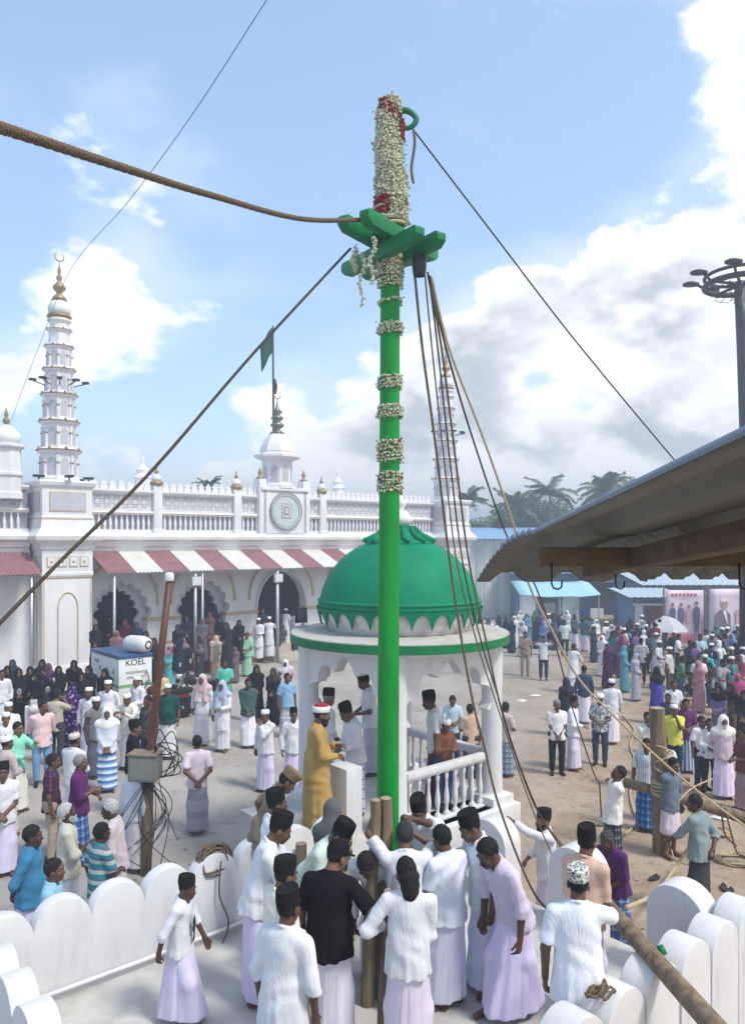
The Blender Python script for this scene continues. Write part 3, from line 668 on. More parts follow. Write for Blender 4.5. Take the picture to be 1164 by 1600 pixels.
minaret('second white minaret seen between the hoisting ropes beyond the dome', MO + U * LEN, 7.36, 7.45, .62, .36, UANG)
for k in range(4):
    g = UANG + R(-90 + 60 * k - 60); p = MO + Vector((1.0 * math.cos(g), 1.0 * math.sin(g), 7.42))
    o = MB().box((0, 0, .08), (.34, .22, .08)).tube([(0, 0, -.06), (0, 0, .06)], .03, 6).build('roof_floodlight', M_DARK, None, loc=p, rz=g)
    tag(o, ('leftmost small black floodlight at the foot of the near minaret', 'second small floodlight from the left at the minaret foot', 'third small floodlight from the left at the minaret foot', 'rightmost small floodlight at the foot of the near minaret')[k], 'floodlight', 'ledge floodlights')
# ---- central turret, emblem and flag
ct = root('central_turret', 'white domed turret over the mosque entrance with a round emblem', 'turret', MO + U * CX, UANG)
MB().box((0, .15, 6.5), (2.3, .7, 1.9)).build('frontispiece', M_WHITE, ct, bevel=.03)
MB().box((0, .15, 7.5), (2.5, .86, .16)).build('ledge', M_WHITE, ct, bevel=.02)
for sx in (-1.15, 1.15):
    p = MB().box((sx, .05, 6.7), (.36, .5, 2.4)).build('flanking_post', M_WHITE, ct, bevel=.02)
    MB().lathe([(.2, 0), (.12, .1), (.05, .16), (.1, .26), (.02, .5)], 10, (sx, .05, 7.9)).build('bud', M_GOLD, p, smooth=True)
MB().lathe([(.82, 7.55), (.82, 7.7), (.68, 7.75), (.68, 8.75), (.76, 8.8), (1.06, 8.92), (1.06, 9.02), (.78, 9.12)], 8, (0, .45, 0), a0=R(22.5)).build('lantern', M_WHITE, ct)
for k in range(8):
    g = R(45 * k); o = MB().prism([(-.16, 0), (.16, 0), (.16, .5), (.1, .66), (0, .72), (-.1, .66), (-.16, .5)], -.01, .01).build('lantern_niche', M_GREY, ct)
    o.rotation_euler = (0, 0, g + math.pi / 2); o.location = (.632 * math.cos(g), .45 + .632 * math.sin(g), 7.85)
MB().lathe([(.76, 9.1), (.8, 9.2), (.72, 9.45), (.55, 9.75), (.38, 9.95), (.28, 10.02)], 8, (0, .45, 0), a0=R(22.5)).build('lantern_dome', M_WHITE, ct)
MB().lathe([(.36, 9.98), (.22, 10.1), (.12, 10.2), (.3, 10.34), (.3, 10.4), (.12, 10.52), (.27, 10.66), (.27, 10.72), (.1, 10.84), (.24, 10.96), (.1, 11.1), (.04, 11.3), (.01, 11.55)], 14, (0, .45, 0)).build('finial', mat('bronze', (.16, .17, .15), rough=.4, metal=.5), ct, smooth=True)
cr = [(.17 * math.cos(R(a)), .45, 11.72 + .17 * math.sin(R(a))) for a in range(-250, 71, 20)]
MB().tube(cr, [.006 + .02 * math.sin(math.pi * k / (len(cr) - 1)) for k in range(len(cr))], 6).build('crescent', M_GOLD, ct, smooth=True)
em = newobj('emblem', None, ct, (0, -.26, 6.55), (R(90), 0, 0)); em.scale = (.82, .82, .9); em.empty_display_size = .1
M_EMB = mat('emblem_green', (.36, .44, .42), rough=.4, var=.3, scale=18)
MB().lathe([(.98, 0), (.98, .05), (.80, .05), (.80, .0)], 40, close=False).build('emblem_ring', M_EMB, em)
MB().lathe([(.80, .02), (.0001, .021)], 40, close=False).build('emblem_ground', mat('emblem_pale', (.50, .54, .55), rough=.35, var=.2, scale=12), em)
MB().lathe([(1.0, .0), (1.02, .02), (1.0, .07), (.965, .07)], 40, close=False).build('emblem_edge', mat('emblem_rose', (.33, .24, .30), rough=.4), em)
for d_, m_, z_ in (((.62, .80, .012), mat('emblem_mauve', (.40, .34, .44), rough=.4), .03), ((.50, .68, .012), mat('emblem_pale', (.5, .5, .5)), .04), ((.34, .46, .012), mat('emblem_rose', (.33, .24, .30)), .05), ((.2, .26, .012), mat('emblem_pale', (.5, .5, .5)), .06)):
    MB().box((0, 0, z_), d_).build('emblem_panel', m_, em)
for k in range(24):
    g = 2 * math.pi * k / 24; MB().box((.89 * math.cos(g), .89 * math.sin(g), .055), (.10, .05, .02), rz=g).build('emblem_stud', mat('emblem_pale', (.5, .5, .5)), em)
fp = root('flagpole', 'tall dark flagpole with a drooping dark green flag on the mosque roof', 'flagpole', MO + U * (CX + .12) + V * .9, UANG)
MB().tube([(0, 0, 6.9), (-.02, 0, 10.8), (-.05, 0, 14.9)], [.06, .05, .04], 8).build('pole', M_DARK, fp, smooth=True)
MB().tube([(.02, -.03, 11.85), (.06, -.05, 12.2), (.0, -.02, 12.5)], .09, 6).build('halyard_knot', M_DARK, fp, smooth=True)
vs, fs = [], []
for i in range(9):
    for j in range(7):
        s_, t_ = i / 8, j / 6
        vs.append((-.06 - s_ * .62, .09 * math.sin(s_ * 7) * s_ - .1 * s_ * t_, 14.85 - t_ * 1.15 - s_ * .55 + .15 * s_ * (1 - t_) * 0 - .45 * s_ * s_))
fs = [(i * 7 + j, (i + 1) * 7 + j, (i + 1) * 7 + j + 1, i * 7 + j + 1) for i in range(8) for j in range(6)]
fl_ = MB().add(vs, fs).build('flag', cloth((.012, .06, .045)), fp, smooth=True); fl_.modifiers.new('thickness', 'SOLIDIFY').thickness = .01
# ------------------------------------------------------------------ the mast
MX, MY = 0.15, 7.45
mast = root('green_mast', 'tall bright green mast with crossed beams rising from the platform', 'mast', (MX, MY, 1.0))
pts = [(0.0, 0, -.1), (.0, 0, 2.0), (.012, 0, 4.5), (.02, 0, 6.5), (.03, 0, 8.45)]
MB().tube(pts, [.108, .106, .100, .095, .088], 28).build('pole', M_MAST, mast, smooth=True, auto=60)
def beam(l, w, h, z, ang, tip=0.0):
    """cross beam with chamfered, tapered ends"""
    pl = [(-l / 2, -h * .12), (-l / 2 + .07, -h / 2), (l / 2 - .07, -h / 2), (l / 2, -h * .12), (l / 2, h * .34), (l / 2 - .03, h / 2), (-l / 2 + .03, h / 2), (-l / 2, h * .34)]
    o = MB().prism(pl, -w / 2, w / 2).build('cross_beam', M_GREEN, mast, bevel=.012); o.location = (.025, 0, z); o.rotation_euler = (0, R(tip), R(ang)); return o
zc = 8.13 - 1.0
for z, an, off in ((zc + .075, 55, .125), (zc + .07, 55, -.125), (zc - .075, -55, .125), (zc - .08, -55, -.125)):
    o = beam(1.24, .105, .14, z, an); d = Vector((-math.sin(R(an)), math.cos(R(an)), 0)); o.location += d * off
# iron horn at the top of the mast with the stay rope's tail
hp_ = Vector((.03, 0, 8.33))
MB().tube(bez([hp_ + Vector((.05, 0, .13)), hp_ + Vector((.17, 0, .125)), hp_ + Vector((.245, 0, .05)), hp_ + Vector((.19, 0, -.03)), hp_ + Vector((.06, 0, -.045))], 6), [.034 - .0005 * k for k in range(25)], 8).build('horn_bracket', M_GREEN, mast, smooth=True)
# jasmine garlands: strings of small buds wound round the mast
M_BUD = mat('jasmine', (.52, .52, .38), rough=.8, var=.25, scale=30)
M_BUDG = mat('jasmine_green', (.26, .31, .17), rough=.8, var=.3, scale=30)
M_ROSE = mat('rose_petals', (.20, .012, .02), rough=.8, var=.3, scale=30)
ico = [(0, 0, 1), (0, 0, -1)] + [(math.cos(R(60 * k)), math.sin(R(60 * k)), .0) for k in range(6)]
icof = [(0, 2 + k, 2 + (k + 1) % 6) for k in range(6)] + [(1, 2 + (k + 1) % 6, 2 + k) for k in range(6)]
def buds(pts, size=.011, jit=.006):
    b = MB()
    for p in pts:
        p = Vector(p) + Vector((random.gauss(0, jit), random.gauss(0, jit), random.gauss(0, jit))); q = Quaternion((random.gauss(0, 1), random.gauss(0, 1), random.gauss(0, 1), random.gauss(0, 1))).normalized()
        sz = size * random.uniform(.7, 1.25)
        b.add([p + (q @ Vector((v[0] * sz, v[1] * sz, v[2] * sz * 1.5))) for v in ico], icof)
    return b
def wound(z0, z1, r0, r1, turns, per, dx=lambda t: 0.0):
    out = []; n = int(turns * per)
    for i in range(n):
        t = i / n; g = 2 * math.pi * turns * t; r = r0 + (r1 - r0) * t + random.uniform(-.006, .012)
        out.append((dx(t) + r * math.cos(g), r * math.sin(g), z0 + (z1 - z0) * t + .012 * math.sin(g * 1.0 + 3 * t)))
    return out
def garland(label, z0, z1, r, turns, extra=None, grp=None):
    g = root('flower_garland', label, 'garland', (MX + .02, MY, 0), 0, grp)
    p = wound(z0, z1, r, r, turns, 2 * math.pi * r / .013)
    kind(buds(p).build('bud_string', M_BUD, g), 'stuff'); kind(buds([q for q in p if random.random() < .25], .009, .012).build('leaf_string', M_BUDG, g), 'stuff')
    if extra: kind(buds([q for q in p if random.random() < .12], .012, .01).build('rose_string', M_ROSE, g), 'stuff')
    return g
names = ['lowest flower string wound round the mast above the dome', 'flower string second from the bottom, with red petals', 'third flower string up the green mast', 'thin fourth flower string up the green mast',
         'flower string on the mast below the trailing strands', 'single flower string just under the beam collar', 'uppermost ring of flowers beneath the collar']
for nm, ya, yb, tr, ex in zip(names, (768, 722, 653, 608, 522, 476, 450), (740, 690, 636, 590, 508, 468, 438), (6, 6, 5, 4, 4, 1.3, 3), (1, 1, 0, 0, 0, 0, 0)):
    garland(nm, CAMZ - (ya - HZ) / FPX * MY, CAMZ - (yb - HZ) / FPX * MY, .110, tr, ex)
g = garland('thick jasmine collar just below the green crossed beams', CAMZ - (432 - HZ) / FPX * MY, CAMZ - (396 - HZ) / FPX * MY, .115, 12)
sl = root('jasmine_sleeve', 'thick jasmine sleeve wrapping the mast head with red rose bands', 'garland', (MX + .02, MY, 0))
z0, z1 = CAMZ - (350 - HZ) / FPX * MY, CAMZ - (158 - HZ) / FPX * MY
sway = lambda t: .022 * math.sin(5.5 * t + .4) - .012 + .02 * t
lay = []
for k in range(3):
    lay += wound(z0, z1, .160 - k * .012, .080 - k * .01, 34, 54, sway)
for k in range(1500):
    t = random.random(); a = random.uniform(0, 2 * math.pi); r = (.162 + (.083 - .162) * t) + random.uniform(-.012, .02) + .012 * math.sin(t * 23 + a * 2); lay.append((sway(t) + r * math.cos(a), r * math.sin(a), z0 + (z1 - z0) * t))
kind(buds(lay, .0125, .007).build('bud_mass', M_BUD, sl), 'stuff')
kind(buds([q for q in lay if random.random() < .22], .011, .012).build('leaf_mass', M_BUDG, sl), 'stuff')
MB().lathe([(.15, z0), (.145, z0 + .3), (.11, z0 + .7), (.07, z1 - .03), (.04, z1 + .01)], 20).build('sleeve_core', mat('sleeve_core', (.20, .22, .14), rough=.95, var=.2), sl, smooth=True)
ro = [(sway(.95) + .094 * math.cos(a), .094 * math.sin(a), z1 - .10 + .05 * math.sin(a * 2) + random.uniform(-.06, .05)) for a in [random.uniform(0, 6.28) for _ in range(420)]]
ro += [(.012 + .115 * math.cos(a), .115 * math.sin(a), z1 - .2 - random.uniform(0, .22)) for a in [random.uniform(-.7, .1) for _ in range(120)]]
ro += [(.172 * math.cos(a), .172 * math.sin(a), z0 + .08 + random.uniform(-.03, .14)) for a in [random.uniform(-2.6, -1.7) for _ in range(130)]]
kind(buds(ro, .014, .006).build('rose_band', M_ROSE, sl), 'stuff')
# loose strands hanging from the beams
for nm, xo, yo, za, zb in (('long jasmine strand trailing from the left crossed beams', 562, 7.1, 398, 478), ('jasmine strand looped over the front crossed beam', 578, 7.0, 372, 440), ('short jasmine tail hanging at the tip of the left beam', 550, 7.15, 386, 424)):
    a, b_ = at(xo + 6, za, yo), at(xo, zb, yo); pp = []
    for k in range(90): t = k / 89; pp.append(a.lerp(b_, t) + Vector((.02 * math.sin(t * 9) + .018 * (t - .5), random.gauss(0, .008), 0)))
    o = buds(pp, .011, .010).build('jasmine_strand', M_BUD); tag(o, nm, 'garland')

# ------------------------------------------------------------------ ropes
def rope(label, pts, r, m, strands=0, pitch=.12, n=24, cat='rope', name='rope', par=None, pname=None):
    pts = bez(pts, n) if len(pts) > 2 else bez(pts, 40)
    b = MB()
    if strands:
        # resample evenly and lay twisted strands
        cum = [0]
        for a, c in zip(pts[:-1], pts[1:]): cum.append(cum[-1] + (c - a).length)
        L_ = cum[-1]; st = pitch / 5; N_ = int(L_ / st); q = []; j = 0
        for i in range(N_ + 1):
            s_ = i * L_ / N_
            while j < len(cum) - 2 and cum[j + 1] < s_: j += 1
            q.append(pts[j].lerp(pts[j + 1], (s_ - cum[j]) / max(cum[j + 1] - cum[j], 1e-6)))
        t0 = (q[1] - q[0]).normalized(); a = t0.orthogonal().normalized(); F = []
        for i in range(len(q)):
            t = (q[min(i + 1, N_)] - q[max(i - 1, 0)]).normalized(); a = (a - t * a.dot(t)).normalized(); F.append((a.copy(), t.cross(a)))
        for k in range(strands):
            b.tube([q[i] + (F[i][0] * math.cos(2 * math.pi * (k / strands + i / 5 / 1.0)) + F[i][1] * math.sin(2 * math.pi * (k / strands + i / 5))) * r * .52 for i in range(N_ + 1)], r * .56, 6)
    else: b.tube(pts, r, 7)
    o = b.build(pname or name, m, par, smooth=True)
    if par is None: tag(o, label, cat)
    return o
HEADP = Vector((MX, MY, CAMZ + (HZ - 350) / FPX * MY))
rope('very thick twisted coir rope running from the mast head to the upper left', [HEADP + Vector((.02, -.13, 0)), at(480, 343, 6.4), at(330, 305, 5.0), at(180, 258, 3.7), at(0, 199, 2.55), at(-220, 135, 1.7)], .0215, M_ROPE, strands=3, pitch=.10)
rope('', [HEADP + Vector((.16 * math.cos(R(a)), .16 * math.sin(R(a)), .0 + .0005 * a)) for a in range(-90, 290, 30)], .02, M_ROPEL, cat='rope').update_tag()

_o = [o for o in COL.objects if o.get('label') == ''][-1]; tag(_o, 'turn of pale rope lashed round the mast above the beams', 'rope')
rope('taut rope slanting from the left beam down past the mosque front', [at(548, 388, 7.3), at(400, 548, 6.2), at(240, 733, 5.2), at(100, 872, 4.5), at(0, 974, 4.05), at(-120, 1095, 3.6)], .0125, M_ROPED, strands=3, pitch=.07)
rope('thin dark stay from the mast top to behind the tin roof', [at(646, 203, MY), at(780, 378, 7.9), at(900, 534, 8.4), at(1056, 722, 9.2), at(1200, 890, 10)], .0085, M_ROPED)
o = rope('frayed rope tail hanging from the mast top bracket', [at(646, 203, MY), at(648, 225, MY - .03), at(643, 262, MY - .03), at(646, 286, MY - .03)], .014, M_ROPE)
rope('hair thin cable crossing the sky above the minaret', [at(470, -80, 11), at(415, 3, 12), at(300, 180, 14), at(200, 316, 17), at(112, 420, 21), at(60, 545, 24), at(10, 680, 27), at(-60, 880, 30)], .007, M_DARK, cat='cable', name='cable')
# tackle block slung under the right hand beams
bk = root('pulley_block', 'dark wooden pulley block hanging under the right beams', 'pulley', at(655, 412, 7.25))
MB().lathe([(.02, -.13), (.055, -.12), (.068, -.04), (.066, .06), (.045, .11), (.02, .12)], 14, sy=.75).build('cheek', mat('block_wood', (.03, .028, .03), rough=.6), bk, smooth=True)
MB().tube([(0, 0, .11), (-.03, .03, .24), (.04, .05, .33)], .014, 6).build('strop', M_ROPE, bk, smooth=True); MB().tube([(0, -.02, .11), (.03, -.02, .2), (.01, .06, .3)], .014, 6).build('strop', M_ROPEL, bk, smooth=True)
def fall(label, pix, r, m, y0, y1, zend=None, strands=0):
    n = len(pix) - 1; rope(label, [at(x, y, y0 + (y1 - y0) * ((y - pix[0][1]) / (pix[-1][1] - pix[0][1])) ** 1.0) for x, y in pix], r, m, n=12, strands=strands, pitch=.08)
fall('leftmost tackle rope falling from the pulley to the platform edge', [(648, 430), (660, 545), (681, 700), (703, 880), (721, 1000), (740, 1103), (756, 1165), (775, 1245), (806, 1333), (834, 1395), (858, 1425)], .014, M_ROPE, 7.25, 8.9, strands=3)
fall('thin tackle rope second from the pulley, beside the far minaret', [(664, 430), (675, 545), (694, 720), (714, 880), (744, 1000), (774, 1095), (802, 1180), (830, 1260), (862, 1336), (880, 1380)], .0085, M_ROPE, 7.25, 9.6)
fall('third tackle rope in front of the far minaret', [(670, 430), (684, 545), (703, 720), (723, 880), (751, 1000), (779, 1092), (806, 1180), (842, 1270), (880, 1330)], .0095, M_ROPED, 7.25, 9.8)
fall('fourth tackle rope running down to the rope men by the right wall', [(668, 425), (690, 545), (712, 720), (733, 880), (759, 1000), (783, 1108), (810, 1193), (846, 1278), (905, 1352)], .012, M_ROPE, 7.25, 9.9)
WR1 = at(936, 1222, 14.6)
fall('rope passing under the tin roof to the white shirted puller', [(672, 432), (697, 545), (740, 690), (792, 838), (836, 915), (868, 1010), (895, 1110), (927, 1207), (936, 1222)], .0125, M_ROPED, 7.2, 14.6)
rope('loose end of the hauling rope hanging from the puller', [WR1, at(938, 1255, 14.6), at(940, 1296, 14.7)], .014, M_ROPED)
fall('long pale rope running from the pulley to the far right frame', [(674, 432), (702, 545), (757, 690), (806, 833), (827, 915), (862, 985), (905, 1062), (960, 1120), (1040, 1195), (1110, 1252), (1180, 1302)], .0125, M_ROPEL, 7.2, 9.0)
# ------------------------------------------------------------------ timbers at the mast foot
def timber(label, a, b_, r0, r1, n=10, m=M_WOOD, cat='post', name='timber_post', sq=False):
    a, b_ = Vector(a), Vector(b_); pts = []; N_ = 9
    side = (b_ - a).cross(Vector((0, 1, .3))).normalized()
    for i in range(N_): t = i / (N_ - 1); pts.append(a.lerp(b_, t) + side * (.012 * math.sin(t * 5 + a.x * 3) if 0 < i < N_ - 1 else 0))
    rt = newobj(name, None, None, a); tag(rt, label, cat)
    b = MB(); b.tube([p - a for p in pts], [r0 + (r1 - r0) * i / (N_ - 1) * 1.0 + random.uniform(-.004, .004) for i in range(N_)], n)
    b.build('trunk', m, rt, smooth=True, auto=50)
    d = (b_ - a).normalized()
    e = MB().lathe([(r1 * .92, 0), (r1 * .8, .006), (.001, .008)], n, close=False).build('sawn_end', mat('sawn_wood', (.34, .27, .18), rough=.9, var=.25, scale=20), rt, loc=b_ - a); e.rotation_euler = d.to_track_quat('Z', 'Y').to_euler()
    return rt
timber('tall weathered timber post clamping the mast on its left', (MX - .20, 7.10, .98), at(587, 1250, 7.17), .062, .05)
timber('taller weathered timber post tight against the green mast', (MX - .06, 7.20, .98), at(603, 1247, 7.25), .07, .06)
timber('front timber post held by the men at the mast foot', onz(600, 1640, 1.0), at(608, 1392, 6.5), .055, .05)
timber('short square timber stub beside the petal wall', onz(474, 1500, 1.0), at(471, 1318, 7.9), .06, .06)
timber('long weathered pole leaning over the near petal wall', at(1190, 1690, 4.85), at(893, 1352, 7.75), .080, .066, cat='pole')
pip = MB().tube([at(1030, 1478, 6.35), at(1037, 1492, 6.3)], .03, 10).build('pipe_end', M_GREEN, None, smooth=True); tag(pip, 'short green pipe end poking up by the near wall', 'pipe')
# rope coil over the far-left wall, its tail hanging inside
def coil(label, c, rx, rz_, n, r, m, tail=None, ax=(1, 0, 0), flat=False):
    rt = root('rope_coil', label, 'rope coil', c); b = MB(); ax = Vector(ax)
    for k in range(n):
        ph_ = random.uniform(0, 6.28); a_, b__ = rx * random.uniform(.75, 1.1), rz_ * random.uniform(.75, 1.1); pts = []
        off = Vector((random.gauss(0, .02), random.gauss(0, .035), random.gauss(0, .015)))
        for i in range(17):
            g = 2 * math.pi * i / 16
            pts.append((ax * a_ * math.cos(g) + (Vector((-ax.y, ax.x, 0)) if flat else Vector((0, 0, 1))) * b__ * math.sin(g)) + off + Vector((0, 0, .02 * math.sin(g * 3 + ph_))) + Vector((-ax.y, ax.x, 0)) * .05 * math.sin(g + ph_) * (0 if flat else 1))
        b.tube(pts, r, 6, cap=False)
    b.build('loops', m, rt, smooth=True)
    if tail: MB().tube(bez([Vector(p) - Vector(c) for p in tail], 8), r, 6).build('tail', m, rt, smooth=True)
    return rt
cp = uv(1.72 + .535 * 4.55, PV1, 0) + Vector((0, 0, 1.85))
coil('brown rope coil slung over the white petal wall', cp + Vector((0, 0, -.02)), .17, .15, 22, .011, M_ROPE, [cp + V * -.14, cp + V * -.17 + Vector((-.03, 0, -.35)), cp + V * -.2 + Vector((.05, 0, -.62)), cp + V * -.22 + Vector((-.02, 0, -.84))], ax=U)
cp2 = uv(PU1 - 2.2, PV0, 1.93); coil('frayed brown rope scrap lying on the near petal wall', cp2, .10, .03, 7, .010, M_ROPE, ax=U, flat=True)
# ------------------------------------------------------------------ braced timber frame and ropes on the sandy side
FPX0 = onz(1034, 1332, 0.0)
timber('upright timber post of the rope frame standing in the sand', FPX0 - Vector((0, 0, .3)), at(1026, 1106, FPX0.y), .15, .125, 12)
timber('horizontal timber rail lashed across the rope frame post', at(974, 1222, FPX0.y + .35), at(1240, 1300, FPX0.y - .9), .085, .10, 12, cat='rail', name='timber_rail')
lash = MB()
for k in range(7): lash.tube([FPX0 + Vector((.17 * math.cos(2 * math.pi * i / 14), .20 * math.sin(2 * math.pi * i / 14), 1.02 + k * .035 + .03 * math.sin(2 * math.pi * i / 14 + k))) for i in range(15)], .018, 6, cap=False)
for k in range(3): lash.tube([FPX0 + Vector((.165 * math.cos(2 * math.pi * i / 14), .19 * math.sin(2 * math.pi * i / 14), 1.5 + k * .12 + .10 * math.sin(2 * math.pi * i / 14 + k * 2))) for i in range(15)], .014, 6, cap=False)
tag(lash.build('rope_lashing', M_ROPEL, None, smooth=True), 'pale rope lashing round the frame post and rail', 'rope')
rope('pale rope slack across the sand to the petal wall', [onz(1078, 1320, .5), onz(1050, 1362, .08), at(1030, 1388, 10.6), at(1010, 1404, 9.0), at(978, 1418, 8.4)], .026, M_ROPEL, n=16)
rope('thin rope thrown from the reaching man to the frame', [at(1112, 1217, 13.2), at(1080, 1232, 13.0), at(1058, 1255, 12.8), onz(1036, 1300, .1) + Vector((0, -.3, .3)), onz(1052, 1340, .03), onz(1085, 1350, .03)], .014, M_ROPEL, n=14)
rope('rope snaking over the sand behind the frame', [onz(972, 1118, .03), onz(990, 1140, .03), onz(984, 1165, .03), onz(992, 1190, .03), onz(988, 1215, .03), onz(984, 1240, .03), onz(992, 1272, .03), onz(1003, 1276, .03), onz(985, 1296, .03), onz(965, 1310, .25)], .022, M_ROPEL, n=12)
for nm, pp in (('pair of rope tails hanging from the frame rail', [(1132, 1262, 12.4), (1140, 1295, 12.3), (1150, 1330, 12.3), (1162, 1338, 12.2)]), ('rope tail looped beside the frame rail', [(1126, 1256, 12.5), (1128, 1280, 12.4), (1133, 1305, 12.4), (1150, 1322, 12.4)])):
    rope(nm, [at(*p) for p in pp], .016, M_ROPE, n=10)
c_ = onz(1150, 1342, .05); coil('tangle of pale rope on the sand under the frame rail', c_, .35, .22, 9, .014, M_ROPEL, flat=True)
c_ = onz(1122, 1300, .06); coil('small pale rope coil lying behind the grey shirted man', c_, .2, .14, 6, .016, M_ROPEL, flat=True)
# sandals left on the sand
M_SAN = mat('sandal_sole', (.05, .04, .035), rough=.8, var=.2)
for i, (x, y, a, nm) in enumerate(((1022, 1373, 30, 'dark sandal lying near the petal wall'), (1130, 1388, 70, 'dark sandal beside the grey shirted man'), (1140, 1394, 50, 'second dark sandal beside the grey shirted man'), (1046, 1302, 20, 'sandal lying by the frame post'), (940, 1290, 10, 'green husk lying on the sand'))):
    p = onz(x, y, .012); sd_ = root('sandal', nm, 'sandal', p, R(a))
    MB().lathe([(.05, 0), (.055, .012), (.05, .03)], 14, sx=2.3, sy=.9).build('sole', M_SAN if i < 4 else mat('husk', (.10, .14, .05)), sd_, smooth=True, auto=40)
    MB().tube([(.02, -.045, .025), (.06, 0, .065), (.02, .045, .025)], .009, 5).build('strap', M_SAN, sd_)
for i, (x, y) in enumerate(((835, 1087), (815, 1095), (1150, 1268), (1128, 1278))):
    p = onz(x, y, .01); o = MB().add([(-.22, -.1, 0), (.05, -.16, .01), (.24, -.03, .0), (.14, .12, .02), (-.1, .15, .0), (0, 0, .05)], [(0, 1, 5), (1, 2, 5), (2, 3, 5), (3, 4, 5), (4, 0, 5), (4, 3, 2, 1, 0)]).build('paper_scrap', mat('litter_paper', (.66, .64, .6), rough=.9), None, loc=p, rz=i)
    tag(o, ('large flattened pale scrap on the open sand', 'pale scrap on the sand beside the larger one', 'white paper scrap near the frame rail end', 'small white scrap behind the frame rail')[i], 'litter')
# ------------------------------------------------------------------ tin roof overhang close by on the right
def tin_roof():
    rt = root('tin_roof', 'corrugated tin roof overhang with timber rafters at the right', 'roof', (0.53, 3.9, 5.09))
    M_TIN = mat('dull_tin', (.125, .13, .118), rough=.55, var=.2, scale=3, metal=.35, bump=.1, bscale=20, dirt=(.15, .14, .11), dscale=1.4, damt=.8)
    M_TINB = mat('blue_tin_edge', (.20, .27, .38), rough=.4, var=.1, metal=.2)
    # section (y, z): lip, curve, long slope up towards the viewer
    sec = []
    for k in range(57):
        g = k / 56; sec.append((-1.40 * g, .235 * math.sin(g * math.pi / 2) ** .9 + (.007 * math.sin(k * math.pi / 2) if 0 < k < 54 else 0)))
    for k in range(1, 9): sec.append((-1.40 - .62 * k, .235 + .056 * k))
    def sheet(x0, x1, pitch, amp, name, dz=0.0):
        nx = int((x1 - x0) / pitch * 10); vs, fs = [], []
        for i in range(nx + 1):
            x = x0 + (x1 - x0) * i / nx; ph_ = (x / pitch + .5) % 1.0; c = amp * (min(1, max(0, (abs(ph_ - .5) - .22) / .16)))
            for j, (y, z) in enumerate(sec):
                cr_ = 0
                vs.append((x, y, z + c + dz + cr_)); 
        m = len(sec)
        fs = [(i * m + j, (i + 1) * m + j, (i + 1) * m + j + 1, i * m + j + 1) for i in range(nx) for j in range(m - 1)]
        o = MB().add(vs, fs).build(name, M_TIN, rt, smooth=True, auto=50); md = o.modifiers.new('thick', 'SOLIDIFY'); md.thickness = .006; return o
    sheet(0, .86, .30, .048, 'tin_sheet'); sheet(.84, 3.6, .145, .030, 'tin_sheet', .012)
    MB().tube([(-.003, y - .0, z + .002) for y, z in sec[30:]], .0075, 6).build('edge_trim', M_TINB, rt, smooth=True)
    MT = mat('rafter_timber', (.12, .088, .052), rough=.85, var=.25, scale=8, bump=.5, bscale=30)
    r_ = MB().box((1.84, -1.25, .150), (3.6, .05, .065)).build('purlin', MT, rt, bevel=.006)
    for x in (.40, 1.75, 3.1):
        o = MB().box((0, 0, 0), (.075, 2.7, .068)).build('rafter', MT, rt, bevel=.006); o.location = (x, -2.05, .228); o.rotation_euler = (R(-6.0), 0, R(1.0))
    for x, y, zt_ in ((.08, -1.28, .13), (.45, -.80, .10), (.72, -1.28, .13), (1.5, -1.28, .13)):
        MB().tube([(x, y, zt_), (x, y, zt_ - .07), (x + .006, y, zt_ - .085), (x + .022, y, zt_ - .09), (x + .034, y, zt_ - .082), (x + .036, y, zt_ - .06)], .0032, 6).build('hook', M_DARK, rt, smooth=True)
    return rt
tin_roof()
# ------------------------------------------------------------------ tall lamp mast beyond the roof
hm_ = root('high_mast_lamp', 'tall dark lamp mast with ring of floodlights above the tin roof', 'lamp mast', at(1162, 900, 26))
h0 = hm_.location.z; zt = CAMZ + (HZ - 440) / FPX * 26 - h0
MB().tube([(.10, 0, -h0), (.10, 0, zt * .4), (-.05, 0, zt * .8), (-.16, 0, zt)], [.26, .22, .20, .18], 12).build('mast_tube', mat('lamp_mast_paint', (.035, .045, .06), rough=.5), hm_, smooth=True)
ring = [( -.1 + 1.15 * math.cos(2 * math.pi * k / 24), 1.15 * math.sin(2 * math.pi * k / 24), zt - .1) for k in range(25)]
MB().tube(ring, .10, 8, cap=False).build('lamp_ring', M_DARK, hm_, smooth=True); MB().tube([(p[0], p[1], p[2] + .3) for p in ring], .06, 8, cap=False).build('lamp_ring', M_DARK, hm_, smooth=True)
for k in range(8):
    g = 2 * math.pi * k / 8 + .2; c, s_ = math.cos(g), math.sin(g)
    a_ = MB().tube([(-.1, 0, zt - .1), (-.1 + 1.15 * c, 1.15 * s_, zt - .05), (-.1 + 1.4 * c, 1.4 * s_, zt + .15)], .05, 6).build('lamp_arm', M_DARK, hm_)
    MB().lathe([(.06, -.06), (.28, -.05), (.30, .02), (.15, .08)], 12, (-.1 + 1.6 * c, 1.6 * s_, zt + .2), sx=1.0, sy=.7).build('lamp_head', M_DARK, a_, smooth=True)
for k in range(10): MB().box((-.20 + .28 * 0, -.22, zt - .9 - k * .55), (.10, .05, .07)).build('rung', M_DARK, hm_)
b = MB()
for k in range(12):
    x = random.uniform(-1.1, .9); pts = [(x + random.gauss(0, .1), random.gauss(0, .2), zt - .1 - .12 * j + random.gauss(0, .03)) for j in range(6)]; b.tube(bez(pts, 3), .012, 4)
b.build('loose_wires', M_DARK, hm_)
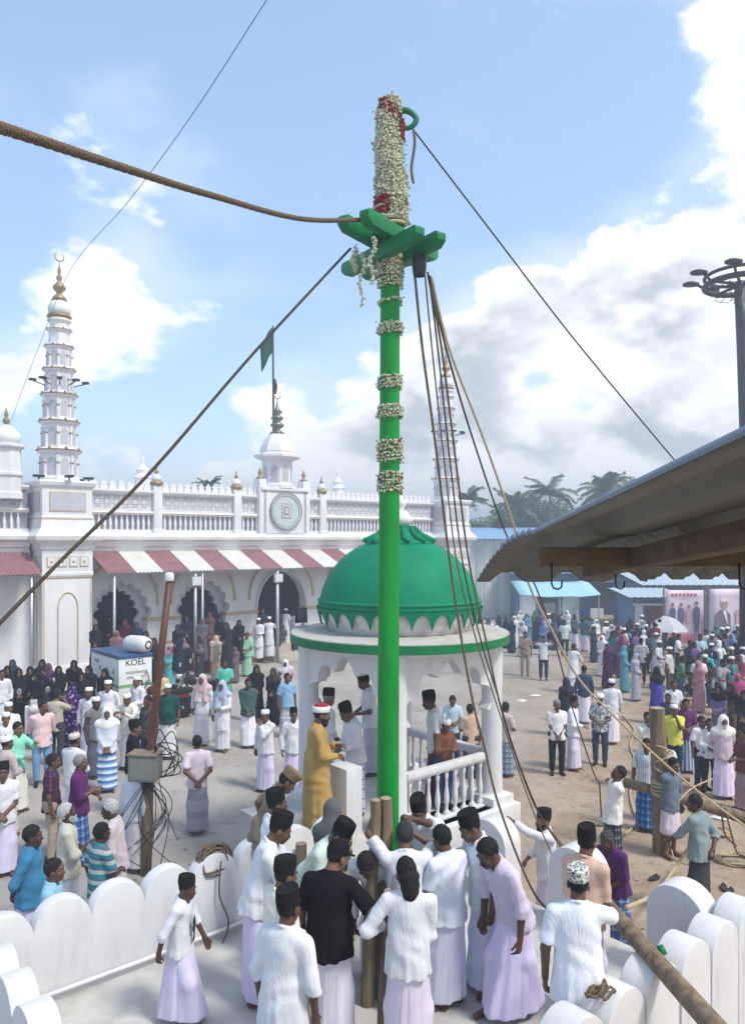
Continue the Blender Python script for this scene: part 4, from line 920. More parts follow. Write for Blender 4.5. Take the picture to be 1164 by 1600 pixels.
# ------------------------------------------------------------------ leaning service pole with meter box
sp0 = onz(228, 1362, .3)
sv = root('service_pole', 'leaning rusty brown service pole with a grey meter box and wires', 'utility pole', sp0)
tp = at(265, 908, sp0.y) - sp0; bx_ = at(234, 1180, sp0.y) - sp0
MB().tube([(0, 0, -.1), bx_ * .5, bx_], [.085, .08, .075], 12).build('wood_stub', M_WOOD, sv, smooth=True)
MB().tube([bx_ * .8, bx_, bx_.lerp(tp, .5), tp], [.058, .057, .055, .052], 14).build('rusty_tube', mat('rust_brown', (.105, .036, .022), rough=.5, var=.3, scale=9, bump=.2, bscale=20, dirt=(.07, .03, .02), dscale=4, damt=.8), sv, smooth=True)
MB().lathe([(.068, 0), (.07, .02), (.07, .10), (.05, .13)], 12).build('pole_cap', M_WHITE2, sv, loc=tp, smooth=True)
bx = MB().box((0, 0, 0), (.42, .30, .38)).build('meter_box', mat('meter_grey', (.17, .18, .165), rough=.5, var=.12, dirt=(.1, .09, .08), dscale=4, damt=.6), sv, bevel=.012, loc=(bx_.x - .02, -.14, bx_.z - .13), rz=R(-6))
MB().box((0, 0, .205), (.46, .34, .025)).build('box_lid', mat('box_lid_brown', (.22, .17, .12), rough=.7, var=.2), bx, bevel=.006)
MB().box((0, -.152, 0), (.36, .008, .31)).build('box_door', mat('meter_grey2', (.20, .21, .195), rough=.5), bx)
MW = mat('cable_black', (.018, .018, .02), rough=.6)
for k in range(16):
    a_ = Vector((bx_.x + random.uniform(-.15, .15), random.uniform(-.25, -.05), bx_.z - .3)); e = Vector((random.uniform(-.5, .6), random.uniform(-.6, .2), random.uniform(-.05, .6)))
    mid = (a_ + e) / 2 + Vector((random.gauss(0, .25), random.gauss(0, .1), random.uniform(-.25, .2)))
    MB().tube(bez([a_, mid, e], 8), .007, 5).build('cable', MW, sv, smooth=True)
for k in range(6):
    a_ = Vector((bx_.x + .1, -.1, bx_.z + .05)); MB().tube(bez([a_, a_ + Vector((random.uniform(.1, .4), random.gauss(-.1, .1), random.uniform(.0, .5))), a_ + Vector((random.uniform(.2, .5), random.gauss(0, .1), random.uniform(-.25, .1))), a_ + Vector((random.uniform(-.05, .15), 0, -.35))], 8), .009, 5).build('cable', MW, sv, smooth=True)
# ------------------------------------------------------------------ generator cabinet with a white roll on its lid
gq = at(186, 1028, 21.0)
gen = root('generator_cabinet', 'white generator cabinet with blue top and green stripe by the arcade', 'generator', (gq.x, gq.y, gz(gq.x, gq.y)), UANG)
hG = gq.z - gz(gq.x, gq.y)
M_CAB = mat('cabinet_white', (.74, .75, .74), rough=.45, var=.05, dirt=(.55, .53, .48), dscale=1.5, damt=.4)
MB().box((.48, 1.0, hG / 2 + .05), (.96, 2.0, hG - .1)).build('cabinet', M_CAB, gen, bevel=.015)
MB().box((.48, 1.0, hG + .0), (1.0, 2.04, .10)).build('top', mat('cabinet_blue', (.035, .085, .20), rough=.4, var=.1), gen, bevel=.01)
MB().box((.48, 1.0, hG - .80), (.972, 2.012, .085)).build('stripe', mat('cabinet_green', (.16, .42, .17), rough=.45), gen)
MB().box((.48, 1.0, .06), (.94, 1.96, .12)).build('skid', M_DARK, gen)
for y in (.35, .8, 1.3): MB().box((-.006, y, hG - .42), (.02, .035, .12)).build('latch', M_DARK, gen)
def text(body, size, m, parent, loc, rot, name='lettering', ext=.002):
    c = bpy.data.curves.new(name, 'FONT'); c.body = body; c.size = size; c.align_x = 'CENTER'; c.align_y = 'CENTER'; c.extrude = ext; c.materials.append(m)
    t_ = bpy.data.objects.new('text_tmp', c); COL.objects.link(t_); bpy.context.view_layer.update()
    me = bpy.data.meshes.new_from_object(t_.evaluated_get(bpy.context.evaluated_depsgraph_get())); bpy.data.objects.remove(t_)
    if not me.materials: me.materials.append(m)
    return newobj(name, me, parent, loc, rot)
MN = mat('navy_print', (.03, .045, .09), rough=.5)
text('KOEL', .24, MN, gen, (.48, -.006, hG - .17), (R(90), 0, 0))
for row, (z_, n_) in enumerate(((.44, 9), (.58, 8))):      # two rows of rounded script, too small to read
    for k in range(n_):
        x_ = .48 + (k - (n_ - 1) / 2) * .062; rr_ = .02 + .006 * ((k * 7 + row) % 3)
        MB().tube([(x_ + rr_ * math.cos(g_ / 10 * (4.2 + k % 3)), -.004, hG - z_ + rr_ * math.sin(g_ / 10 * (4.2 + k % 3))) for g_ in range(11)] + [(x_ + .02, -.004, hG - z_ - .03)], .006, 4).build('script_mark', MN, gen)
text('KOEL', .13, MN, gen, (-.006, 1.55, hG - .25), (R(90), 0, R(-90)))
rl = root('white_roll', 'white padded roll with a dark open end lying on the cabinet', 'roll', (gq.x, gq.y, gq.z + .05), R(-32))
o = MB().lathe([(.12, 0), (.20, .05), (.235, .18), (.24, .62), (.21, .80), (.135, .88)], 20, close=True).build('roll_body', M_WHITE2, rl, smooth=True); o.rotation_euler = (0, R(90), 0); o.location = (-.55, .75, .24)
o = MB().lathe([(.125, 0), (.11, .012), (.0, -.03)], 20, close=False).build('open_end', M_DARK, rl); o.rotation_euler = (0, R(90), 0); o.location = (.332, .75, .24)
# ------------------------------------------------------------------ shops and sheds along the far side of the street
def shed(name, label, cat, px0, px1, Y, z0, zr, depth, wallm, roofm, panels=0, panelm=None, over=.5, slope=.5, doors=(), rz=0.0):
    a, b_ = at(px0, HZ, Y), at(px1, HZ, Y); w = b_.x - a.x
    rt = root(name, label, cat, (a.x, Y, 0), rz)
    wl = MB().box((w / 2, depth / 2, (zr + z0) / 2), (w, depth, zr - z0)).build('wall', wallm, rt)
    n = max(3, int(w / .9)); 
    for i in range(n):           # roof sheets
        x0 = -over + (w + 2 * over) * i / n; x1 = -over + (w + 2 * over) * (i + 1) / n; vs, fs = [], []
        for k in range(13):
            x = x0 + (x1 - x0) * k / 12; c = .02 * math.cos(2 * math.pi * 3 * k / 12)
            vs += [(x, -over * 1.6, zr + .05 + c), (x, depth + .3, zr + .05 + slope + c), (x, -over * 1.6, zr + .03 + c), (x, depth + .3, zr + .03 + slope + c)]
        for k in range(12): q = 4 * k; fs += [(q, q + 4, q + 5, q + 1), (q + 2, q + 3, q + 7, q + 6), (q, q + 2, q + 6, q + 4)]
        MB().add(vs, fs).build('roof_sheet', roofm, rt)
    if panels:
        for i in range(panels):
            x = w * (i + .5) / panels; MB().box((x, -.03, (zr + z0) / 2 - .1), (w / panels * .62, .06, (zr - z0) * .86)).build('wall_panel', panelm[i % len(panelm)], rt)
    for (dx, dw, dh, dm) in doors:
        d = MB().box((w * dx, -.02, z0 + dh / 2), (dw, .08, dh)).build('doorway', dm, rt)
        MB().box((w * dx, -.05, z0 + dh + .06), (dw + .2, .1, .12)).build('lintel', M_WHITE2, d)
    return rt
MS_PG = mat('pale_green_paint', (.42, .56, .52), rough=.7, var=.1); MS_W = mat('pale_wall', (.62, .66, .68), rough=.8, var=.1); MS_B = mat('blue_wall', (.12, .22, .36), rough=.7, var=.15)
MS_RB = mat('blue_sheet', (.20, .38, .58), rough=.5, var=.1); MS_RT = mat('zinc_sheet', (.46, .56, .62), rough=.5, var=.15, metal=.2); MS_D = mat('shop_dark', (.05, .07, .10), rough=.8, var=.2); MS_BR = mat('shutter_brown', (.16, .10, .09), rough=.7, var=.15)
shed('striped_building', 'pale green and white striped building beyond the dome', 'building', 690, 806, 52, 0, 5.3, 6, MS_W, MS_RB, 9, [MS_PG, M_WHITE2], .4, .6)
shed('shop_building', 'blue fronted shop behind the pale tarpaulin awning', 'shop', 806, 925, 50, 0, 3.1, 6, MS_B, MS_RB, 0, None, .5, .7, [(.15, 1.0, 2.1, MS_W), (.42, 1.2, 2.2, MS_D), (.72, 1.1, 2.2, MS_PG)])
shed('long_shed', 'dark blue shed with a rounded roof in the street crowd', 'shed', 915, 1010, 54, 0, 3.0, 7, MS_B, MS_RB, 0, None, .5, 1.0, [(.3, 1.6, 2.3, MS_D), (.72, 1.4, 2.3, MS_D)])
shed('kiosk', 'small kiosk with a pale sheet roof beside the first banner', 'kiosk', 988, 1050, 39.5, 0, 2.35, 2.4, MS_B, MS_RT, 0, None, .5, .25, [(.62, 1.1, 1.9, MS_BR), (.15, .4, 1.9, MS_W)])
shed('long_tin_shop', 'long shop with a ribbed pale tin roof behind the banners', 'shop', 1010, 1330, 43.5, 0, 2.75, 6, MS_B, MS_RT, 0, None, .7, .9, [(.2, 1.8, 2.2, MS_D), (.45, 1.8, 2.2, MS_BR), (.7, 1.8, 2.2, MS_D)])
shed('corner_house', 'blue washed house seen between the minaret and the roof', 'house', 735, 900, 66, 0, 5.6, 8, mat('blue_house', (.22, .34, .50), rough=.8, var=.1), MS_RB, 0, None, .4, .8, [(.3, 1.2, 2.2, MS_D)])
# tarpaulin awning on poles
aw = root('tarpaulin_awning', 'pale blue tarpaulin awning on thin poles over the street stalls', 'awning', at(800, HZ, 46) - Vector((0, 0, CAMZ)))
vs, fs = [], []
for i in range(9):
    for j in range(6):
        s_, t_ = i / 8, j / 5; vs.append((s_ * 4.6, -2.4 + 3.0 * t_, 2.15 + .65 * t_ - .10 * math.sin(math.pi * s_) * (1 - t_ * .4) + .03 * math.sin(s_ * 14)))
fs = [(i * 6 + j, (i + 1) * 6 + j, (i + 1) * 6 + j + 1, i * 6 + j + 1) for i in range(8) for j in range(5)]
o = MB().add(vs, fs).build('tarpaulin', mat('tarp_blue', (.33, .58, .68), rough=.6, var=.08), aw, smooth=True); o.modifiers.new('thick', 'SOLIDIFY').thickness = .02
for x in (.1, 2.3, 4.5): MB().tube([(x, -2.3, 0), (x, -2.3, 2.1)], .035, 6).build('awning_pole', M_STEEL, aw)
for k, (px, py, w, h_, Y, lab) in enumerate(((932, 958, .75, .55, 44, 'white notice board standing at the stall front'), (858, 950, .7, .6, 46.5, 'pale framed board by the tarpaulin stalls'))):
    p = at(px, py, Y); sb = root('notice_board', lab, 'sign board', (p.x, p.y, 0))
    MB().box((0, 0, p.z), (w, .05, h_)).build('board', M_WHITE2, sb); MB().tube([(0, .04, 0), (0, .04, p.z)], .03, 6).build('stake', M_WOOD, sb)
# ------------------------------------------------------------------ two printed banners
def banner(label, px0, px1, py0, py1, Y, kind_):
    a, b_ = at(px0, py0, Y), at(px1, py1, Y); w = b_.x - a.x; zt, zb = a.z, max(b_.z, .2); h_ = zt - zb
    rt = root('street_banner', label, 'banner', (a.x, Y, 0))
    vs, fs = [], []
    for i in range(9):
        for j in range(9): vs.append((w * i / 8, .03 * math.sin(i * 1.3 + j * .5), zb + h_ * j / 8))
    fs = [(i * 9 + j, (i + 1) * 9 + j, (i + 1) * 9 + j + 1, i * 9 + j + 1) for i in range(8) for j in range(8)]
    o = MB().add(vs, fs).build('banner_sheet', mat('banner_pink', (.66, .54, .64), rough=.5, var=.08, scale=1.2), rt, smooth=True); o.modifiers.new('thick', 'SOLIDIFY').thickness = .012
    for x in (-.06, w + .06): MB().tube([(x, .06, 0), (x, .06, zt + .15)], .04, 6).build('banner_pole', M_WOOD, rt)
    red, navy, skin_, wh = mat('print_red', (.48, .10, .14), rough=.5), mat('print_navy', (.10, .11, .20), rough=.5), mat('print_skin', (.40, .26, .20), rough=.5), mat('print_white', (.72, .70, .74), rough=.5)
    def flat(poly, y, m, name='print'): MB().add([(x, y, z) for x, z in poly], [tuple(range(len(poly)))]).build(name, m, rt)
    def oval(cx, cz, rx, rz_, n=14): return [(cx + rx * math.cos(2 * math.pi * k / n), cz + rz_ * math.sin(2 * math.pi * k / n)) for k in range(n)]
    if kind_ == 1:
        for i, (fx, sc) in enumerate(((.18, .9), (.40, .9), (.60, .78), (.80, 1.0))):
            x = w * fx; zc_ = zb + h_ * .50; flat(oval(x, zc_ + .62 * sc, .085 * sc, .11 * sc), -.05, skin_); flat(oval(x, zc_ + .70 * sc, .09 * sc, .06 * sc), -.055, navy)
            m_ = (navy, navy, mat('print_rose', (.55, .30, .36)), navy)[i]
            flat([(x - .17 * sc, zc_ + .38 * sc), (x - .08 * sc, zc_ + .5 * sc), (x + .08 * sc, zc_ + .5 * sc), (x + .17 * sc, zc_ + .38 * sc), (x + .15 * sc, zc_ - .3 * sc), (x, zc_ - .42 * sc), (x - .15 * sc, zc_ - .3 * sc)], -.05, m_)
            if i in (1, 3): flat([(x - .12 * sc, zc_ - .3 * sc), (x + .12 * sc, zc_ - .3 * sc), (x + .1 * sc, zc_ - .95 * sc), (x + .02 * sc, zc_ - .6 * sc), (x - .06 * sc, zc_ - .95 * sc)], -.047, navy)
        for k in range(7): flat([(w * (.14 + .10 * k), zt - .30), (w * (.14 + .10 * k) + .12, zt - .30), (w * (.14 + .10 * k) + .12, zt - .16), (w * (.14 + .10 * k), zt - .16)], -.05, red, 'print_heading')
        for k in range(9): flat([(w * (.10 + .09 * k), zb + .1), (w * (.10 + .09 * k) + .1, zb + .1), (w * (.10 + .09 * k) + .1, zb + .5), (w * (.10 + .09 * k), zb + .5)], -.05, red, 'print_footer')
    else:
        x = w * .22; zc_ = zb + h_ * .50
        flat([(x - .42, zc_ - .95), (x - .40, zc_ + .1), (x - .15, zc_ + .34), (x + .15, zc_ + .34), (x + .36, zc_ + .1), (x + .36, zc_ - .95)], -.05, mat('print_coat', (.16, .13, .19), rough=.5))
        flat([(x - .02, zc_ + .32), (x + .16, zc_ + .32), (x + .24, zc_ - .4)], -.056, wh); flat(oval(x + .07, zc_ + .62, .17, .23), -.056, skin_); flat([(x - .12, zc_ + .74), (x + .26, zc_ + .74), (x + .22, zc_ + .92), (x - .08, zc_ + .92)], -.06, wh)
        flat([(x - .04, zc_ + .46), (x + .18, zc_ + .46), (x + .12, zc_ + .37), (x + .02, zc_ + .37)], -.06, mat('print_grey', (.35, .33, .36)))
        text('HABIB IB', .17, navy, rt, (w * .66, -.05, zt - .10), (R(90), 0, 0)); text('HOLY MU', .2, red, rt, (w * .68, -.05, zt - .34), (R(90), 0, 0))
        flat([(w * .44, zb + .9), (w * .62, zb + .9), (w * .62, zb + 1.7), (w * .44, zb + 1.7)], -.05, mat('print_rose', (.55, .30, .36))); flat([(0.02, zb + .3), (w, zb + .3), (w, zb + .8), (w * .5, zb + 1.0), (0.02, zb + .75)], -.045, mat('print_blue', (.30, .42, .62)))
    return rt
banner('pink printed banner with four standing figures by the kiosk', 1039, 1099, 922, 1008, 37.5, 1)
banner('pink printed banner with a large portrait in a white cap', 1108, 1200, 920, 1008, 37.0, 2)
# ------------------------------------------------------------------ umbrella in the crowd
up = at(1041, 984, 35.5); um = root('umbrella', 'pale grey umbrella held up over the street crowd', 'umbrella', (up.x, up.y, 0))
for k in range(8):
    vs = []; g0, g1 = 2 * math.pi * k / 8, 2 * math.pi * (k + 1) / 8
    for j in range(6):
        r = .95 * j / 5 + .001; z = up.z + .62 - .62 * (j / 5) ** 1.8
        for q in range(4): g = g0 + (g1 - g0) * q / 3; sag = .05 * math.sin(math.pi * q / 3) * (j / 5); vs.append((r * (1 - sag) * math.cos(g), r * (1 - sag) * math.sin(g), z - sag * .5))
    fs = [(j * 4 + q, j * 4 + q + 1, (j + 1) * 4 + q + 1, (j + 1) * 4 + q) for j in range(5) for q in range(3)]
    MB().add(vs, fs).build('umbrella_panel', mat('umbrella_grey', (.46, .46, .52), rough=.7, var=.08), um, smooth=True)
MB().tube([(0, 0, .9), (0, 0, up.z + .7)], .015, 6).build('shaft', M_DARK, um)
# ------------------------------------------------------------------ motorcycles and scooters
def motorcycle(label, pos, ang, paint, scooter=False):
    rt = root('scooter' if scooter else 'motorcycle', label, 'scooter' if scooter else 'motorcycle', pos, R(ang))
    mp_ = mat('bike_%.2f_%.2f_%.2f' % paint, paint, rough=.25, var=.05, spec=.6); wr_ = .22 if scooter else .30; wb = 1.24
    for x in (0, wb):
        t = MB().lathe([(wr_ - .055, -.045), (wr_ - .01, -.05), (wr_, 0), (wr_ - .01, .05), (wr_ - .055, .045)], 24).build('wheel', M_BLACK, rt, smooth=True); t.rotation_euler = (R(90), 0, 0); t.location = (x, 0, wr_)
        MB().lathe([(wr_ - .06, -.03), (wr_ - .05, 0), (wr_ - .06, .03)], 20, close=False).build('rim', M_STEEL, t)
        b = MB()
        for k in range(5): g = 2 * math.pi * k / 5; b.tube([(0, 0, 0), ((wr_ - .055) * math.cos(g), (wr_ - .055) * math.sin(g), 0)], .016, 5)
        b.lathe([(.05, -.05), (.05, .05)], 10).build('spokes', M_STEEL, t)
    b = MB().tube([(wb, .075, wr_), (wb - .22, .075, .82), (wb - .28, .07, 1.0)], .022, 6); b.tube([(wb, -.075, wr_), (wb - .22, -.075, .82), (wb - .28, -.07, 1.0)], .022, 6).build('fork', M_STEEL, rt)
    MB().tube(bez([(wb - .40, .36, 1.06), (wb - .30, .2, 1.05), (wb - .26, 0, 1.0), (wb - .30, -.2, 1.05), (wb - .40, -.36, 1.06)], 5), .014, 6).build('handlebar', M_DARK, rt)
    for sd in (-1, 1):
        m_ = MB().tube([(wb - .36, sd * .26, 1.06), (wb - .32, sd * .32, 1.28)], .008, 5).build('mirror_stalk', M_DARK, rt)
        MB().lathe([(.07, -.012), (.075, 0), (.06, .012)], 12, sy=.7).build('mirror', mat('mirror_glass', (.75, .78, .8), rough=.05, metal=.9), m_, loc=(wb - .32, sd * .32, 1.32)).rotation_euler = (0, R(90), 0)
    h_ = MB().lathe([(.03, -.1), (.09, -.04), (.10, .03), (.085, .05)], 14).build('headlight', mat('headlamp', (.7, .72, .74), rough=.1), rt, smooth=True, loc=(wb - .12, 0, .92)); h_.rotation_euler = (0, R(90), 0)
    MB().box((wb - .16, 0, 1.06), (.05, .16, .14)).build('cowl', mp_, rt, bevel=.02)
    if scooter:
        MB().prism([(wb - .34, .28), (wb - .20, .30), (wb - .16, .95), (wb - .24, 1.0)], -.2, .2).build('leg_shield', mp_, rt, bevel=.03)
        MB().box((.62, 0, .26), (.62, .34, .08)).build('footboard', M_DARK, rt, bevel=.02)
        MB().prism([(-.22, .40), (-.1, .30), (.36, .28), (.42, .62), (.1, .70), (-.28, .66)], -.19, .19).build('rear_body', mp_, rt, bevel=.06)
    else:
        MB().lathe([(.04, -.25), (.13, -.18), (.16, 0), (.13, .16), (.06, .24)], 14, sy=.8).build('tank', mp_, rt, smooth=True, loc=(wb - .54, 0, .82)).rotation_euler = (0, R(82), 0)
        MB().box((.56, 0, .42), (.34, .24, .34)).build('engine', M_STEEL, rt, bevel=.04)
        MB().tube([(wb - .28, 0, .86), (.6, 0, .66), (.1, 0, .62), (-.18, 0, .68)], .035, 6).build('frame', M_DARK, rt); MB().tube([(wb - .30, 0, .8), (.66, 0, .26), (.30, 0, .28), (0, .08, wr_)], .03, 6).build('cradle', M_DARK, rt)
        MB().tube([(.5, -.14, .3), (.2, -.16, .26), (-.25, -.17, .36)], [.03, .045, .05], 8).build('exhaust', M_STEEL, rt, smooth=True)
        MB().box((.02, 0, .66), (.42, .2, .16)).build('side_cover', mp_, rt, bevel=.04)
    MB().prism([(-.28, .72), (.2, .70), (.46, .74), (.5, .80), (.2, .80), (-.1, .86), (-.3, .84)], -.13, .13).build('seat', M_BLACK, rt, bevel=.03)
    MB().tube([(wb + wr_ * 1.08 * math.cos(R(a)), 0, wr_ + wr_ * 1.08 * math.sin(R(a))) for a in range(20, 161, 20)], .055, 6).build('front_mudguard', mp_, rt, smooth=True)
    MB().tube([(wr_ * 1.12 * math.cos(R(a)), 0, wr_ + wr_ * 1.12 * math.sin(R(a))) for a in range(60, 201, 20)], .06, 6).build('rear_mudguard', M_DARK, rt, smooth=True)
    MB().box((-.34, 0, .70), (.05, .14, .08)).build('tail_light', mat('tail_red', (.35, .02, .02), rough=.2), rt, bevel=.01)
    MB().box((-.37, 0, .52), (.012, .22, .13)).build('number_plate', M_WHITE2, rt)
    return rt
def gpos(px, py):
    p = onz(px, py, .2)
    for _ in range(3): p = onz(px, py, gz(p.x, p.y))
    return p
motorcycle('dark red motorcycle parked behind the man in dark green', gpos(285, 1122), 200, (.16, .02, .02)).location.z += .0
motorcycle('black motorcycle parked behind the man with the red checked headcloth', gpos(334, 1108), 165, (.02, .02, .025))
motorcycle('white and red scooter among the crowd at the left edge', gpos(52, 1150), -65, (.55, .50, .50), True)
motorcycle('black scooter in front of the women in black by the tower', gpos(108, 1128), 250, (.03, .03, .035), True)
motorcycle('dark green motorcycle behind the woman in the blue robe', gpos(1058, 1082), 20, (.02, .05, .05))
motorcycle('black motorcycle next to the man in the striped lungi', gpos(1085, 1088), 15, (.03, .03, .035))
motorcycle('turquoise scooter with a rider cloth in the right hand crowd', gpos(1125, 1075), 240, (.10, .42, .44), True)
motorcycle('dark motorcycle outside the far stalls', gpos(905, 990), 190, (.04, .04, .05))
# ------------------------------------------------------------------ palms and trees
M_FROND = mat('palm_frond', (.055, .10, .04), rough=.6, var=.3, scale=2); M_TRUNK = mat('palm_trunk', (.20, .17, .14), rough=.9, var=.2, scale=6, bump=.5, bscale=10)
def frond_mesh(L_=3.0, seed=0):
    rs = random.Random(seed); b = MB(); pts = []
    for k in range(13):
        t = k / 12; pts.append(Vector((L_ * (t - .12 * t * t), 0, .9 * t - 1.75 * t * t * (1 + .15 * rs.uniform(-1, 1)))))
    b.tube(pts, [.035 * (1 - .8 * k / 12) for k in range(13)], 4)
    for k in range(2, 60):
        t = k / 60; i = min(int(t * 12), 11); p = pts[i].lerp(pts[i + 1], t * 12 - i); ln = .75 * math.sin(math.pi * min(1, t * .9 + .12)) ** .6
        for sd in (-1, 1):
            e = p + Vector((.28 * ln, sd * ln * .82, -.42 * ln + rs.uniform(-.12, .08))); w = Vector((.045, 0, 0)); b.add([p - w, p + w, e + w * .15, e - w * .15], [(0, 1, 2, 3)])
    me = bpy.data.meshes.new('frond'); me.from_pydata(b.v, [], b.f); me.materials.append(M_FROND); return me
FR = [frond_mesh(3.0, k) for k in range(4)]
def palm(label, px, ytop, Y, sc=1.0, lean=.6):
    top = at(px, ytop, Y); rt = root('palm_tree', label, 'palm tree', (top.x - lean, Y, 0), 0, 'palms behind the street')
    zt_ = top.z - 1.0 * sc
    MB().tube(bez([(0, 0, -.2), (lean * .15, 0, zt_ * .4), (lean * .6, 0, zt_ * .8), (lean, 0, zt_)], 6), [.20 - .08 * k / 18 for k in range(19)], 8).build('trunk', M_TRUNK, rt, smooth=True)
    cr_ = MB().lathe([(.12, 0), (.22, .15), (.12, .45), (.03, .7)], 8, (lean, 0, zt_ - .2)).build('crown', M_FROND, rt)
    n = 19
    for k in range(n):
        o = newobj('frond', random.choice(FR), cr_, (lean, 0, zt_)); el = random.uniform(-.45, 1.15); o.rotation_euler = (random.uniform(-.3, .3), -el * .9, 2 * math.pi * k / n * 2.4 + random.uniform(-.2, .2)); q = sc * random.uniform(.8, 1.1); o.scale = (q, q, q)
palm('slim palm just right of the far minaret', 732, 768, 70, .75, .3)
palm('tall palm rising out of the far trees', 858, 752, 78, 1.15, -.4)
palm('palm partly behind the tin roof, nearest to its edge', 944, 748, 74, 1.15, .5)
palm('palm highest behind the tin roof edge', 982, 752, 80, 1.1, -.5)
palm('drooping palm low beside the blue house', 772, 806, 76, 1.2, .8)
palm('palm crown peeping over the mosque parapet', 325, 752, 62, .5, .2)
palm('low palm between the far trees', 805, 775, 84, 1.1, .2)
M_LEAF = mat('tree_leaf', (.05, .085, .035), rough=.65, var=.35, scale=1.2)
def leaf_mass(seed, rx, ry, rz_, n=2600, sz=.26):
    rs = random.Random(seed); b = MB(); cl = [(Vector((rs.uniform(-.75, .75) * rx, rs.uniform(-.75, .75) * ry, rs.uniform(-.7, .8) * rz_)), rs.uniform(.28, .5)) for _ in range(16)]
    for k in range(n):
        c, r = rs.choice(cl); d = Vector((rs.gauss(0, 1), rs.gauss(0, 1), rs.gauss(0, 1))).normalized() * (rs.random() ** .4) * r
        p = c + Vector((d.x * rx, d.y * ry, d.z * rz_ * .9)); u_ = Vector((rs.gauss(0, 1), rs.gauss(0, 1), rs.gauss(0, .6))).normalized(); v_ = u_.orthogonal().normalized(); s_ = sz * rs.uniform(.6, 1.3)
        b.add([p - u_ * s_, p + v_ * s_ * .4, p + u_ * s_, p - v_ * s_ * .4], [(0, 1, 2, 3)])
    me = bpy.data.meshes.new('crown'); me.from_pydata(b.v, [], b.f); me.materials.append(M_LEAF); return me
LM = [leaf_mass(k, 3.4, 3.0, 2.6) for k in range(3)]
for i, (px, yt, Y, sc, lab) in enumerate(((800, 792, 88, 1.1, 'round dark tree left of the tall palm'), (838, 780, 90, 1.2, 'broad tree under the tall palm'), (882, 785, 86, 1.1, 'tree between the tall palm and the roof edge'), (760, 815, 92, 1.0, 'low tree behind the blue house'), (920, 795, 95, 1.3, 'wide tree behind the roof palms'), (1000, 790, 92, 1.3, 'tree hidden low behind the tin roof'))):
    top = at(px, yt, Y); rt = root('leafy_tree', lab, 'tree', (top.x, Y, 0), random.uniform(0, 6)); zc_ = top.z - 2.4 * sc
    tk_ = MB().tube([(0, 0, -.2), (.1, 0, zc_ * .5), (0, .1, zc_)], [.3, .22, .12], 8).build('trunk', M_TRUNK, rt, smooth=True)
    for k in range(4): g = k * 1.6; MB().tube([(0, .05, zc_ * .7), (1.2 * math.cos(g), 1.2 * math.sin(g), zc_ + .3)], [.1, .04], 6).build('limb', M_TRUNK, tk_)
    o = newobj('crown', LM[i % 3], rt, (0, 0, zc_)); o.scale = (sc, sc, sc); kind(o, 'stuff')
    o = newobj('crown', LM[(i + 1) % 3], rt, (.8, .4, zc_ - 2.4 * sc)); o.scale = (sc * 1.1, sc * 1.1, sc); kind(o, 'stuff')
# ------------------------------------------------------------------ smoke haze hanging over the whole place
hz = MB().box((0, 330, 10.5), (1060, 760, 23)).build('haze', mat('haze_tmp', (1, 1, 1))); kind(hz, 'stuff')
hmx = bpy.data.materials.new('smoke_haze'); hmx.use_nodes = True; hn = hmx.node_tree.nodes; hn.clear()
vo = hn.new('ShaderNodeVolumePrincipled'); vo.inputs['Color'].default_value = (.80, .90, 1.0, 1); vo.inputs['Density'].default_value = 0.0050; vo.inputs['Anisotropy'].default_value = 0.25
ho = hn.new('ShaderNodeOutputMaterial'); hmx.node_tree.links.new(vo.outputs[0], ho.inputs['Volume'])
hz.data.materials.clear(); hz.data.materials.append(hmx); hz.display_type = 'WIRE'
